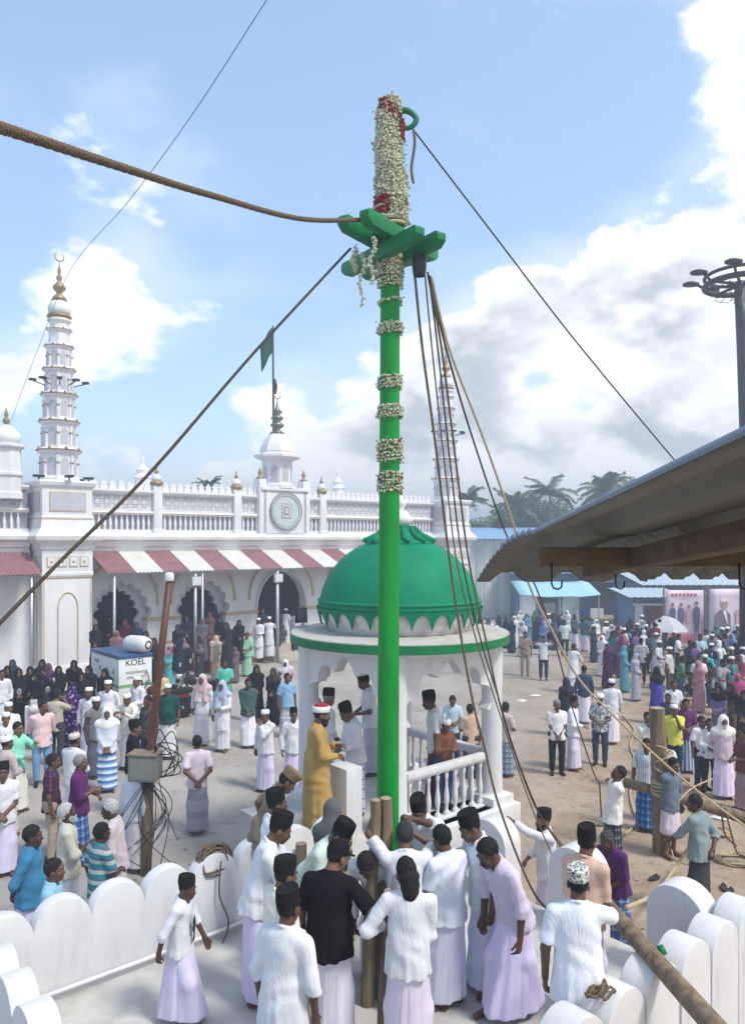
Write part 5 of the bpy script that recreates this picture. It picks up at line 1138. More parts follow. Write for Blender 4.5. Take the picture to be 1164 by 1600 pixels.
# ------------------------------------------------------------------ people: smooth implicit bodies turned into meshes
class Grid:
    def __init__(s, lo, hi, h):
        s.lo = np.array(lo, float) - 2 * h; s.h = h
        s.n = np.maximum(np.ceil((np.array(hi) - s.lo) / h).astype(int) + 3, 4)
        s.D = np.full(s.n, 1.0, np.float32)
    def sub(s, lo, hi):
        i0 = np.clip(np.floor((np.array(lo) - s.lo) / s.h).astype(int), 0, s.n); i1 = np.clip(np.ceil((np.array(hi) - s.lo) / s.h).astype(int) + 1, 0, s.n)
        if np.any(i1 - i0 < 1): return None
        ax = [s.lo[k] + s.h * np.arange(i0[k], i1[k]) for k in range(3)]
        X, Y, Z = ax[0][:, None, None], ax[1][None, :, None], ax[2][None, None, :]
        return (slice(i0[0], i1[0]), slice(i0[1], i1[1]), slice(i0[2], i1[2])), X, Y, Z
    def smin(s, sl, d, k):
        a = s.D[sl]
        if k <= 0: s.D[sl] = np.minimum(a, d); return
        hh = np.maximum(k - np.abs(a - d), 0) / k
        s.D[sl] = np.minimum(a, d) - hh * hh * k * 0.25
    def cap(s, a, b, ra, rb, k=0.03, ax=None, ratio=1.0, cut=False):
        a = np.array(a, float); b = np.array(b, float); m = max(ra, rb) * max(1.0, 1.0 / ratio if ratio > 1 else 1.0) + k + 2 * s.h + 0.01
        q = s.sub(np.minimum(a, b) - m, np.maximum(a, b) + m)
        if q is None: return
        sl, X, Y, Z = q; ba = b - a; L2 = max(float(ba @ ba), 1e-9)
        px, py, pz = X - a[0], Y - a[1], Z - a[2]
        t = np.clip((px * ba[0] + py * ba[1] + pz * ba[2]) / L2, 0, 1)
        dx, dy, dz = px - t * ba[0], py - t * ba[1], pz - t * ba[2]
        if ax is not None:
            c = dx * ax[0] + dy * ax[1] + dz * ax[2]; f = (1.0 / ratio - 1.0)
            dx, dy, dz = dx + c * f * ax[0], dy + c * f * ax[1], dz + c * f * ax[2]
        d = (np.sqrt(dx * dx + dy * dy + dz * dz) - (ra + (rb - ra) * t)) * min(1.0, ratio)
        if cut:
            ln = math.sqrt(L2); e = (px * ba[0] + py * ba[1] + pz * ba[2]) / ln
            d = np.maximum(d, e - ln)
        s.smin(sl, d, k)
    def ell(s, c, r, k=0.02, M=None, sub=False):
        c = np.array(c, float); m = max(r) + k + 2 * s.h + 0.01
        q = s.sub(c - m, c + m)
        if q is None: return
        sl, X, Y, Z = q; px, py, pz = X - c[0], Y - c[1], Z - c[2]
        if M is not None:      # rows of M are the local axes
            px, py, pz = (M[0][0] * px + M[0][1] * py + M[0][2] * pz, M[1][0] * px + M[1][1] * py + M[1][2] * pz, M[2][0] * px + M[2][1] * py + M[2][2] * pz)
        d = (np.sqrt((px / r[0]) ** 2 + (py / r[1]) ** 2 + (pz / r[2]) ** 2) - 1.0) * min(r)
        if sub:
            a = s.D[sl]; d = -d; hh = np.maximum(k - np.abs(a - d), 0) / max(k, 1e-6)
            s.D[sl] = np.maximum(a, d) + hh * hh * k * 0.25
        else: s.smin(sl, d, k)
    def coords(s):
        ax = [s.lo[k] + s.h * np.arange(s.n[k]) for k in range(3)]
        return ax[0][:, None, None], ax[1][None, :, None], ax[2][None, None, :]
    def mesh(s):
        """surface nets"""
        D = s.D.copy()
        for k in range(3):
            sl = [slice(None)] * 3
            for e in (0, -1):
                sl[k] = e; D[tuple(sl)] = np.maximum(D[tuple(sl)], 0.5 * s.h)
        I = D < 0; nx, ny, nz = D.shape
        c = lambda a, i, j, k: a[i:nx - 1 + i, j:ny - 1 + j, k:nz - 1 + k]
        cnt = sum(c(I, i, j, k).astype(np.int8) for i in (0, 1) for j in (0, 1) for k in (0, 1))
        act = (cnt > 0) & (cnt < 8)
        idx = np.argwhere(act)
        if len(idx) == 0: return np.zeros((0, 3)), np.zeros((0, 4), int)
        vid = np.full(act.shape, -1, np.int64); vid[act] = np.arange(len(idx))
        acc = np.zeros((len(idx), 3)); w = np.zeros(len(idx)); ii, jj, kk = idx.T
        cor = [(i, j, k) for i in (0, 1) for j in (0, 1) for k in (0, 1)]
        val = {q: D[ii + q[0], jj + q[1], kk + q[2]].astype(float) for q in cor}
        for q in cor:
            for k in range(3):
                if q[k]: continue
                r = list(q); r[k] = 1; r = tuple(r); a, b = val[q], val[r]
                m = (a < 0) != (b < 0)
                t = np.where(m, a / np.where(np.abs(a - b) < 1e-9, 1, a - b), 0)
                p = np.array(q, float)[None, :].repeat(len(idx), 0); p[:, k] += t
                acc[m] += p[m]; w[m] += 1
        vs = s.lo + s.h * (idx + acc / w[:, None])
        fs = []
        for k in range(3):
            a, b = [q for q in range(3) if q != k]
            sl0 = [slice(None)] * 3; sl1 = [slice(None)] * 3; sl0[k] = slice(0, -1); sl1[k] = slice(1, None)
            A, B = I[tuple(sl0)], I[tuple(sl1)]; e = np.argwhere(A != B)
            ok = (e[:, a] > 0) & (e[:, b] > 0) & (e[:, a] < D.shape[a] - 1) & (e[:, b] < D.shape[b] - 1); e = e[ok]
            fl = A[tuple(e.T)]
            def cell(da, db):
                g = e.copy(); g[:, a] -= da; g[:, b] -= db; return vid[tuple(g.T)]
            qd = np.stack([cell(1, 1), cell(0, 1), cell(0, 0), cell(1, 0)], 1)
            if k == 1: fl = ~fl
            qd[~fl] = qd[~fl][:, ::-1]
            fs.append(qd)
        fs = np.concatenate(fs); fs = fs[(fs >= 0).all(1)]
        return vs, fs
def np_mesh(name, vs, fs, m):
    me = bpy.data.meshes.new(name); n, f = len(vs), len(fs)
    me.vertices.add(n); me.vertices.foreach_set('co', np.asarray(vs, np.float32).ravel())
    me.loops.add(4 * f); me.loops.foreach_set('vertex_index', np.asarray(fs, np.int32).ravel())
    me.polygons.add(f); me.polygons.foreach_set('loop_start', np.arange(0, 4 * f, 4, dtype=np.int32))
    me.polygons.foreach_set('use_smooth', np.ones(f, bool))
    me.update(calc_edges=True); me.materials.append(m); return me
def relax(vs, fs, it=1, a=0.5):
    for _ in range(it):
        acc = np.zeros_like(vs); w = np.zeros(len(vs))
        for i in range(4):
            j = (i + 1) % 4
            np.add.at(acc, fs[:, i], vs[fs[:, j]]); np.add.at(acc, fs[:, j], vs[fs[:, i]])
            np.add.at(w, fs[:, i], 1); np.add.at(w, fs[:, j], 1)
        vs = vs * (1 - a) + a * acc / np.maximum(w, 1)[:, None]
    return vs
def rotm(ax, deg):
    return np.array(Matrix.Rotation(R(deg), 3, ax))
ARMS = {'hang': (.07, .03, -.535), 'front': (-.155, .21, -.40), 'low': (-.15, .17, -.47), 'back': (-.14, -.17, -.42), 'chest': (-.13, .27, -.20), 'belly': (-.12, .26, -.31),
        'face': (-.12, .27, .06), 'phone': (-.07, .36, -.06), 'fwd': (.0, .50, -.16), 'fwdlow': (.0, .40, -.36), 'up': (-.02, .38, .30), 'side': (.52, .12, -.06), 'hip': (.05, .02, -.42),
        'swing': (.06, .20, -.49), 'swingb': (.06, -.18, -.49), 'mouth': (-.17, .19, .06), 'fold': (-.22, .20, -.22), 'head': (-.02, .16, .16)}
SKINS = [(.105, .052, .032), (.14, .072, .045), (.085, .042, .028), (.18, .098, .062), (.23, .135, .09)]
HAIR = (.012, .011, .011)
def person(px, hy, yaw=180, h=1.68, on='g', top=('shirt', (.8, .81, .84)), bot=('lungi', (.63, .60, .76)), head='hair', arms=('hang', 'hang'), lean=0, hp=0, hyaw=0, step=0.0,
           label='', skin=None, cat='person', group=None, build=1.0, beard=None, hair=HAIR, capc=None, lw=1.0, pos=None, sleeve=None, hem=.80, seat=None, robe_open=False, tilt=0, lod=None, hands=None):
    s = h / 1.70; sk = SKINS[skin] if skin is not None else random.choice(SKINS[:3])
    g0 = {'g': None, 'p': 1.004, 'f': 1.254, 'm': 0.85}[on] if isinstance(on, str) else on
    drop = 0.0
    Rt = rotm('X', -lean) @ rotm('Y', tilt); pel = np.array((0, 0, .93)) * s
    if seat: pel = np.array((0, 0, seat + .06)); drop = pel[2] - .93 * s
    T = lambda x, y, z: pel + Rt @ (np.array((x, y, z - .93)) * s)
    Rh = rotm('Z', hyaw) @ rotm('X', -(lean * 0.75 + hp))
    nb = T(0, 0.0, 1.455); hc = nb + Rh @ (np.array((0, .035, .135)) * s)
    Hd = lambda x, y, z: hc + Rh @ (np.array((x, y, z)) * s)
    topz = hc[2] + .128 * s + (.035 * s if head in ('cap', 'turban') else .012)
    if pos is None:
        yr = R(yaw); ox, oy = hc[0] * math.cos(yr) - hc[1] * math.sin(yr), hc[0] * math.sin(yr) + hc[1] * math.cos(yr)
        g = g0 if g0 is not None else 0.0
        for _ in range(4):
            Yh = (CAMZ - g - topz) * FPX / (hy - HZ); Xh = (px - 582) / FPX * Yh
            base = Vector((Xh - ox, Yh - oy, g))
            if g0 is None: g = gz(base.x, base.y)
        base.z = g
    else: base = Vector(pos)
    dist = base.y
    L = lod if lod is not None else (0 if dist < 11.2 else 1 if dist < 21 else 2)
    vb, vh, vn = ((.0135, .0075, .0058), (.021, .0125, .0105), (.034, .021, .02))[L]
    a0 = max(0, build - 1)
    # ---- skeleton
    sho = {sd: T(sd * .172 * (1 + .5 * a0), .0, 1.382) for sd in (-1, 1)}
    W2L = lambda w: rotm('Z', -yaw) @ np.array(Vector(w) - base)
    arm = {}
    for sd, spec in ((-1, arms[0]), (1, arms[1])):
        if isinstance(spec, str):
            x, y, z = ARMS[spec]; tgt = sho[sd] + (rotm('X', -lean * (0.25 if spec in ('hang', 'swing', 'swingb') else 1.0)) @ (np.array((sd * x, y, z)) * s))
        elif len(spec) == 4: tgt = sho[sd] + rotm('X', -lean) @ (np.array((sd * spec[0], spec[1], spec[2])) * s)
        else: tgt = W2L(spec)
        l1, l2 = .285 * s, .255 * s; d = tgt - sho[sd]; dl = np.linalg.norm(d)
        if dl > (l1 + l2) * .985: d *= (l1 + l2) * .985 / dl; dl = (l1 + l2) * .985
        if dl < .12 * s: d *= .12 * s / max(dl, 1e-5); dl = .12 * s
        tgt = sho[sd] + d; u = d / dl; a = (l1 * l1 - l2 * l2 + dl * dl) / (2 * dl); hh = math.sqrt(max(l1 * l1 - a * a, 0))
        hint = Rt @ np.array((sd * .75, -.55, -.75)); hint = hint - u * (hint @ u); hint /= np.linalg.norm(hint)
        arm[sd] = (sho[sd], sho[sd] + u * a + hint * hh, tgt)
    hipj, knee, ank, toe = {}, {}, {}, {}
    for sd in (-1, 1):
        st = step * sd * .30 * s
        hipj[sd] = T(sd * .092, 0, .93) if not seat else pel + np.array((sd * .10, .02, 0)) * s
        if seat:
            knee[sd] = np.array((sd * .16 * s, .42 * s, pel[2] + .06)); ank[sd] = np.array((sd * .13 * s, .40 * s, .08))
        else:
            ank[sd] = np.array((sd * .105 * s, st, .085 * s + (.05 * s if st < -.1 else 0)))
            knee[sd] = (hipj[sd] + ank[sd]) / 2 + np.array((sd * .012, .035 + .05 * abs(step), .01)) * s
        toe[sd] = ank[sd] + rotm('Z', -sd * 9) @ np.array((0, .165, -.052)) * s
    # ---- body mesh (skin)
    M = []
    lo, hi = np.array((-.9, -.8, -.02)) * s, np.array((.9, .95, 1.95)) * s
    pts = [hc + .16 * s, hc - .16 * s] + [p + e for sd in (-1, 1) for p in (*arm[sd], hipj[sd], knee[sd], ank[sd], toe[sd]) for e in (.12 * s, -.12 * s)]
    lo = np.min(pts, 0); hi = np.max(pts, 0); lo[2] = max(lo[2], -.03)
    def head_prims(G):
        G.cap(nb - Rh @ np.array((0, .0, .03)) * s, Hd(0, -.02, -.02), .058 * s, .052 * s, .02)
        G.ell(Hd(0, -.012, .03), np.array((.075, .095, .098)) * s, .02, Rh.T)
        G.ell(Hd(0, .028, -.043), np.array((.057, .064, .076)) * s, .03, Rh.T)
        if L < 2:
            G.ell(Hd(0, .068, -.098), np.array((.026, .022, .02)) * s, .02, Rh.T)
            G.cap(Hd(-.034, .08, .03), Hd(.034, .08, .03), .013 * s, .013 * s, .014)
            for sd in (-1, 1):
                G.ell(Hd(sd * .031, .104, .006), np.array((.019, .019, .013)) * s, .012, Rh.T, sub=True)
                G.ell(Hd(sd * .077, -.008, -.012), np.array((.011, .026, .034)) * s, .006, Rh.T)
                G.ell(Hd(sd * .036, .066, -.03), np.array((.022, .02, .022)) * s, .015, Rh.T)
            G.cap(Hd(0, .089, .008), Hd(0, .106, -.036), .008 * s, .0135 * s, .012)
            G.cap(Hd(-.018, .090, -.066), Hd(.018, .090, -.066), .0085 * s, .0085 * s, .008)
            G.cap(Hd(-.013, .090, -.079), Hd(.013, .090, -.079), .0085 * s, .0085 * s, .008)
    G = Grid(lo, hi, vb)
    tx = np.array(Rt[:, 0]); ty = np.array(Rt[:, 1])
    if L == 2: head_prims(G)
    G.cap(T(0, 0, 1.0), T(0, 0, 1.30), .105 * s * build, .118 * s * build, .03, ty, .72)
    G.cap(T(-.12, 0, 1.375), T(.12, 0, 1.375), .060 * s, .060 * s, .04)
    G.cap(T(0, 0, 1.38), nb + Rh @ np.array((0, .01, .03)) * s, .062 * s, .054 * s, .03)
    for sd in (-1, 1):
        S, E, Wr = arm[sd]
        G.cap(S, E, .050 * s, .039 * s, .02); G.cap(E, Wr, .040 * s, .026 * s, .015)
        G.cap(hipj[sd], knee[sd], .066 * s, .052 * s, .03); G.cap(knee[sd], ank[sd], .052 * s, .034 * s, .02)
        heel = ank[sd] - (toe[sd] - ank[sd]) * .32; heel[2] = max(.03 * s, ank[sd][2] - .052 * s)
        G.cap(heel, toe[sd], .034 * s, .027 * s, .02); G.cap(ank[sd], (ank[sd] + toe[sd]) / 2 - np.array((0, 0, .012)) * s, .034 * s, .03 * s, .02)
    G.cap(pel - np.array((.05, 0, 0)) * s, pel + np.array((.05, 0, 0)) * s, .085 * s, .085 * s, .04)
    M.append(G.mesh())
    if L < 2:
        Gh = Grid(hc - .2 * s, hc + .17 * s, vh); head_prims(Gh)
        if L == 0 or True: Gh.cap(T(0, 0, 1.38), nb + Rh @ np.array((0, .01, .03)) * s, .060 * s, .053 * s, .02)
        M.append(Gh.mesh())
    for sd in (-1, 1):      # hands: palm, four bent fingers, thumb from the side of the palm
        S, E, Wr = arm[sd]; f = Wr - E; f /= np.linalg.norm(f)
        spec = arms[0 if sd < 0 else 1]
        inward = np.array((-sd, .25, 0.)) if (isinstance(spec, str) and spec in ('hang', 'swing', 'swingb')) else np.array((-sd * .5, .1, -.85))
        nrm = inward - f * (inward @ f); nrm /= max(np.linalg.norm(nrm), 1e-6)      # palm normal
        if isinstance(spec, str) and spec in ('hang', 'swing', 'swingb'): f = f + np.array((0, .08, -.25)); f /= np.linalg.norm(f); nrm = nrm - f * (nrm @ f); nrm /= np.linalg.norm(nrm)
        side = np.cross(f, nrm) * sd; side = side / np.linalg.norm(side)
        # thumb points forward/up side
        if side @ np.array((0, 1., .35)) < 0: side = -side
        curl = .55 if isinstance(spec, str) else .95
        if hands == 'flat': curl = .12
        Gd = Grid(Wr - .21 * s, Wr + .21 * s, vn)
        q = lambda a, b, c: Wr + (f * a + side * b + nrm * c) * s
        Gd.cap(E + (Wr - E) * .72, Wr, .0305 * s, .0265 * s, .01)
        Gd.cap(q(.012, 0, 0), q(.078, 0, .003), .036 * s, .041 * s, .015, nrm, .45)
        if L < 2:
            for i, (o, ln) in enumerate(((.030, .072), (.010, .082), (-.011, .076), (-.031, .058))):
                a1 = q(.076, o, .002); d1 = f * math.cos(curl * .7) + nrm * math.sin(curl * .7); d2 = f * math.cos(curl * 1.9) + nrm * math.sin(curl * 1.9)
                a2 = a1 + d1 * ln * .5 * s; a3 = a2 + d2 * ln * .55 * s
                Gd.cap(a1, a2, .0098 * s, .009 * s, .004); Gd.cap(a2, a3, .009 * s, .0078 * s, .003)
            t1 = q(.022, .034, .006); t2 = q(.058, .058, .018); t3 = q(.085, .062, .034)
            Gd.cap(t1, t2, .0125 * s, .0105 * s, .008); Gd.cap(t2, t3, .0105 * s, .0085 * s, .003)
        else: Gd.cap(q(.07, 0, 0), q(.13, 0, .03), .032 * s, .02 * s, .01, nrm, .6)
        M.append(Gd.mesh())
    n = 0; VS = []; FS = []
    for v, f in M: VS.append(v); FS.append(f + n); n += len(v)
    VS = np.concatenate(VS); FS = np.concatenate(FS)
    smat = mat('skin_%d' % int(sk[0] * 1000), sk, rough=.5, var=.1, scale=9, spec=.35)
    o = newobj('person', np_mesh('person', VS, FS, smat), None, base, (0, 0, R(yaw)))
    tag(o, label, cat, group)
    def child(name, G, m, it=1):
        v, f = G.mesh()
        if len(v) == 0: return None
        return newobj(name, np_mesh(name, relax(v, f, it, .45), f, m), o)
    ph = random.random() * 6
    def wrinkle(G, amp, fx=26, fz=9):
        X, Y, Z = G.coords()
        G.D += (amp * (np.sin(fx * X + 6 * np.sin(7 * Z + ph) + ph) * np.sin(fz * Z + 11 * Y + ph * 2) + .6 * np.sin(fx * 1.3 * Y - 13 * Z + 3 * np.sin(9 * X + ph))) * s).astype(np.float32)
    # ---- lower garment
    def lungi(G, ztop, zbot, rx0, ry0, rx1, ry1, folds=.045):
        X, Y, Z = G.coords(); t = np.clip((ztop - Z) / max(ztop - zbot, .01), 0, 1)
        fy = (ank[-1][1] + ank[1][1]) / 2; top_c = pel
        cx = top_c[0] * (1 - t); cy = top_c[1] * (1 - t) + (fy + .03 * s) * t
        th = np.arctan2(Y - cy, X - cx); sp_ = abs(ank[1][1] - ank[-1][1]) / 2
        rx = (rx0 + (rx1 - rx0) * t) * s; ry = (ry0 + (ry1 - ry0) * t) * s + .7 * sp_ * t
        fo = 1 + folds * t * (np.sin(9 * th + ph + 2.2 * t) + .6 * np.sin(15 * th - 2 * ph + 3 * t)) + .05 * t * np.cos(th * 2 + ph) + .07 * np.exp(-((th - 1.5 + .3 * math.sin(ph)) / .22) ** 2) * t
        q = np.sqrt(((X - cx) / rx) ** 2 + ((Y - cy) / ry) ** 2) / fo
        d = (q - 1) * np.minimum(rx, ry)
        d = np.maximum(d, Z - ztop); d = np.maximum(d, zbot + .012 * s * np.sin(3 * th + ph) - Z)
        G.D = np.minimum(G.D, d.astype(np.float32))
    bk, bc = bot[0], bot[1]
    _bp = (list(bot[2:]) + [None, None, None, .12][len(bot) - 2:])[:4]; bm_ = cloth(bc, *_bp, drape=bk in ('lungi', 'robe', 'skirt'))
    if bk in ('lungi', 'robe', 'short', 'skirt') and not seat:
        zb = {'lungi': .075, 'robe': .035, 'short': .42, 'skirt': .06}[bk] * s; zt = pel[2] + (.10 if lean < 6 else .03) * s
        w = lw * build
        G = Grid((-.5 * s, -.55 * s, zb - .03), (.5 * s, .6 * s, zt + .04), vb)
        lungi(G, zt, zb, .146 * build, .116 * build, (.194 if bk == 'lungi' else .20) * w, .158 * w)
        for sd in (-1, 1):
            G.cap(hipj[sd] * np.array((.7, 1, 1)), knee[sd], .062 * s, .078 * s, .05); G.cap(knee[sd], ank[sd], .078 * s, .06 * s, .06)
        X, Y, Z = G.coords(); G.D = np.maximum(G.D, (zb - Z).astype(np.float32))
        child('lungi' if bk in ('lungi', 'short') else 'robe_skirt' if bk == 'robe' else 'skirt', G, bm_)
    else:
        G = Grid((lo[0], lo[1], -.02), (hi[0], hi[1], pel[2] + .2 * s), vb)
        for sd in (-1, 1):
            G.cap(hipj[sd], knee[sd], .103 * s, .078 * s, .04); G.cap(knee[sd], ank[sd] + np.array((0, 0, .01)), .076 * s, .064 * s, .02, cut=True)
        G.cap(pel - np.array((.06, 0, -.0)) * s, pel + np.array((.06, 0, .0)) * s, .122 * s * build, .122 * s * build, .05); G.cap(pel, pel + np.array((0, 0, .1)) * s, .14 * s * build, .145 * s * build, .04, np.array((0, 1., 0)), .8)
        wrinkle(G, .003)
        child('trousers' if bk == 'trousers' else 'lungi', G, bm_)
        if L < 2 and bk == 'trousers':
            for sd in (-1, 1):
                Gs = Grid(ank[sd] - .2 * s, ank[sd] + .22 * s, .012); heel = ank[sd] - (toe[sd] - ank[sd]) * .36; heel[2] = max(.034 * s, ank[sd][2] - .05 * s)
                Gs.cap(heel, toe[sd] + np.array((0, 0, .006)), .042 * s, .035 * s, .02); Gs.cap(ank[sd], (ank[sd] + toe[sd]) / 2, .042 * s, .036 * s, .03)
                X, Y, Z = Gs.coords(); Gs.D = np.maximum(Gs.D, (Z - ank[sd][2] - .025 * s).astype(np.float32)); Gs.D = np.maximum(Gs.D, (.004 - Z).astype(np.float32))
                child('shoe', Gs, M_BLACK, 0)
    # ---- upper garment
    tk, tcol = top[0], top[1]; _tp = (list(top[2:]) + [None, None, None, .12][len(top) - 2:])[:4]; tm = cloth(tcol, *_tp, drape=tk in ('robe', 'abaya', 'kurta'))
    long_s = (tk in ('shirtl', 'robe', 'abaya', 'kurta')) if sleeve is None else sleeve == 'long'
    hemz = {'kurta': .52, 'robe': .12, 'abaya': .05, 'saree': .75}.get(tk, hem)
    a_lo = np.min([lo, T(-.3, -.3, hemz)], 0); a_hi = np.max([hi, T(.3, .3, 1.5)], 0); a_lo[2] = min(T(0, 0, hemz)[2], min(arm[-1][2][2], arm[1][2][2])) - .06
    if tk in ('robe', 'abaya', 'kurta') : a_lo = np.minimum(a_lo, np.array((-.45, -.45, 0.0)) * s); a_hi = np.maximum(a_hi, np.array((.45, .5, 1.2)) * s)
    G = Grid(a_lo, a_hi, vb)
    G.cap(T(0, .005, 1.0), T(0, .005, 1.30), .160 * s * build, .168 * s * build, .03, ty, .72)
    G.cap(T(0, .014, .80), T(0, .008, 1.05), .196 * s * build, .166 * s * build, .03, ty, .82)
    if build > 1.06: G.ell(T(0, .06 * build, 1.06), np.array((.15, .13, .16)) * s * build, .05)
    for sd in (-1, 1): G.cap(T(0, -.005, 1.405), T(sd * .135, 0, 1.378), .074 * s, .066 * s, .04)
    if hemz < .79 and tk not in ('kurta', 'robe', 'abaya'): G.cap(T(0, .01, hemz), T(0, .01, .9), .19 * s * build, .18 * s * build, .03, ty, .82)
    if tk in ('kurta', 'robe', 'abaya'):
        G2 = Grid(a_lo, a_hi, vb); G2.lo = G.lo; zt = pel[2] + .18 * s
        lungi(G2, zt, hemz * s, .17 * build, .14 * build, (.21 if tk == 'kurta' else .235 if tk == 'robe' else .26) * build * lw, .185 * build * lw, .035)
        G.D = np.minimum(G.D, G2.D) if G.D.shape == G2.D.shape else G.D
    # hem cut in the torso frame, curved shirt tails
    X, Y, Z = G.coords()
    if not (tk in ('kurta', 'robe', 'abaya')):
        zl = Rt[0][2] * (X - pel[0]) + Rt[1][2] * (Y - pel[1]) + Rt[2][2] * (Z - pel[2])
        xl = Rt[0][0] * (X - pel[0]) + Rt[1][0] * (Y - pel[1]) + Rt[2][0] * (Z - pel[2])
        G.D = np.maximum(G.D, ((hemz - .93) * s + .5 * xl * xl / s - zl).astype(np.float32))
    for sd in (-1, 1):
        S, E, Wr = arm[sd]
        if long_s:
            G.cap(S, E, .063 * s, .056 * s, .03); e = E + (Wr - E) * .93; G.cap(E, e, .057 * s, .044 * s, .02, cut=True)
        elif tk == 'vest': G.cap(S, S + (E - S) * .25, .075 * s, .075 * s, .03, cut=True)
        else:
            half = sleeve == 'elbow'
            if half: G.cap(S, E, .064 * s, .060 * s, .03); e = E + (Wr - E) * .28; G.cap(E, e, .060 * s, .058 * s, .015, cut=True)
            else: G.cap(S, S + (E - S) * .84, .064 * s, .068 * s, .03, cut=True)
    wrinkle(G, .0055 if tk != 'tee' else .004)
    if tk not in ('kurta', 'robe', 'abaya'):      # soft vertical folds gathering towards the hem
        X, Y, Z = G.coords(); th = np.arctan2(Y - pel[1], X - pel[0]); dn = np.clip((T(0, 0, 1.2)[2] - Z) / (.42 * s), 0, 1)
        G.D += (.0050 * s * dn * (np.sin(8 * th + ph * 3 + 3 * Z) + .7 * np.sin(13 * th - ph + 6 * Z))).astype(np.float32)
    if tk not in ('abaya', 'saree') and L < 2:
        for i in range(8):
            if i in (1, 2) and tk != 'tee': pass
            g0_, g1_ = 2 * math.pi * i / 8, 2 * math.pi * (i + 1) / 8
            zc = lambda g: 1.462 - .028 * math.sin(g)
            G.cap(T(.066 * math.cos(g0_), .004 + .066 * math.sin(g0_), zc(g0_)), T(.066 * math.cos(g1_), .004 + .066 * math.sin(g1_), zc(g1_)), .014 * s, .014 * s, .006)
        G.cap(nb + Rh @ np.array((0, 0, -.02)) * s, nb, .001, .001, 0)
        # open neck
        G.ell(T(0, .095, 1.475), np.array((.045, .075, .075)) * s, .008, None, sub=True)
    child({'tee': 't_shirt', 'abaya': 'robe', 'robe': 'robe', 'kurta': 'kurta', 'vest': 'waistcoat', 'saree': 'blouse'}.get(tk, 'shirt'), G, tm, 1)
    if tk == 'saree':
        G = Grid(np.array((-.35, -.35, .7)) * s, np.array((.35, .4, 1.6)) * s, vb)
        G.cap(T(-.13, 0, 1.40), T(.13, .08, 1.0), .135 * s, .15 * s, .03, ty, .9); G.cap(T(-.15, -.1, 1.38), T(-.17, -.14, .8), .07 * s, .08 * s, .04)
        wrinkle(G, .006); child('saree_drape', G, bm_)
    # ---- head
    hm = lambda c, nm='hair': mat('%s_%d' % (nm, int(c[0] * 1000)), c, rough=.75, var=.25, scale=40, bump=.5, bscale=90, spec=.25)
    def hairgrid(infl=.012, cutc=.009, low=-.08):
        G = Grid(hc - .19 * s, hc + .17 * s, vh)
        G.ell(Hd(0, -.014, .032), (np.array((.075, .095, .098)) + infl) * s, .01, Rh.T)
        X, Y, Z = G.coords(); px_, py_, pz_ = X - hc[0], Y - hc[1], Z - hc[2]
        yl = Rh[0][1] * px_ + Rh[1][1] * py_ + Rh[2][1] * pz_; zl = Rh[0][2] * px_ + Rh[1][2] * py_ + Rh[2][2] * pz_
        G.D = np.maximum(G.D, (.79 * yl - .61 * zl - cutc * s).astype(np.float32)); G.D = np.maximum(G.D, (low * s - zl).astype(np.float32))
        G.D += (.0022 * s * np.sin(95 * X + 50 * Z + ph) * np.sin(85 * Y - 45 * Z) + .0022 * s * np.sin(170 * X - 120 * Y + 40 * Z)).astype(np.float32)
        return G
    if head in ('hair', 'cap', 'kufi', 'baseball', 'turban', 'long', 'fancy', 'police'):
        child('hair', hairgrid(.010 if head == 'hair' else .005, .009 if head == 'hair' else .016, -.08 if head != 'long' else -.2), hm(hair), 0)
        if head == 'long':
            G = Grid(hc - .28 * s, hc + .17 * s, vh); G.cap(Hd(0, -.05, -.02), Hd(0, -.07, -.14), .085 * s, .07 * s, .02); wrinkle(G, .006, 60, 40); child('hair', G, hm(hair), 0)
    def loft(name, rings, m, tiltd=0.0):
        b = MB(); n_ = 20; vs_ = []
        Rc = Rh @ rotm('X', tiltd)
        for rx, ry, z, yo in rings:
            for k in range(n_):
                g = 2 * math.pi * k / n_
                vs_.append(hc + Rh @ (np.array((0, -.012, .0)) * s) + Rc @ (np.array((rx * math.cos(g), ry * math.sin(g) + yo, z)) * s))
        fs_ = [(i * n_ + k, i * n_ + (k + 1) % n_, (i + 1) * n_ + (k + 1) % n_, (i + 1) * n_ + k) for i in range(len(rings) - 1) for k in range(n_)]
        fs_ += [tuple(reversed(range(n_))), tuple((len(rings) - 1) * n_ + k for k in range(n_))]
        b.add(vs_, fs_); return b.build(name, m, o, smooth=True, auto=45)
    if head == 'cap':
        loft('cap', [(.083, .103, .045, 0), (.085, .106, .075, 0), (.083, .104, .12, 0), (.078, .099, .158, 0), (.070, .090, .164, 0), (.045, .07, .158, 0)], mat('cap_black', capc or (.014, .013, .014), rough=.9, var=.15, scale=60, spec=.1), 8)
    elif head in ('kufi', 'fancy'):
        m_ = cloth((.62, .62, .58), 'print', (.12, .13, .14), None, .022) if head == 'fancy' else cloth(capc or (.80, .80, .80))
        top_ = [(.081, .101, .048, 0), (.084, .105, .07, 0), (.082, .102, .105, 0), (.070, .089, .122, 0), (.035, .045, .130, 0)]
        loft('skullcap', top_ if head == 'kufi' else [(.083, .103, .05, 0), (.085, .106, .08, 0), (.081, .101, .135, 0), (.07, .09, .142, 0), (.03, .05, .143, 0)], m_, 6)
    elif head == 'turban':
        loft('turban', [(.085, .106, .04, 0), (.094, .115, .055, 0), (.096, .117, .085, 0), (.09, .11, .112, 0), (.08, .1, .113, 0)], cloth((.82, .81, .79)), 8)
        loft('turban_crown', [(.079, .098, .09, 0), (.075, .095, .128, 0), (.055, .07, .142, 0), (.02, .03, .147, 0)], cloth((.28, .02, .03)), 8)
    elif head == 'baseball':
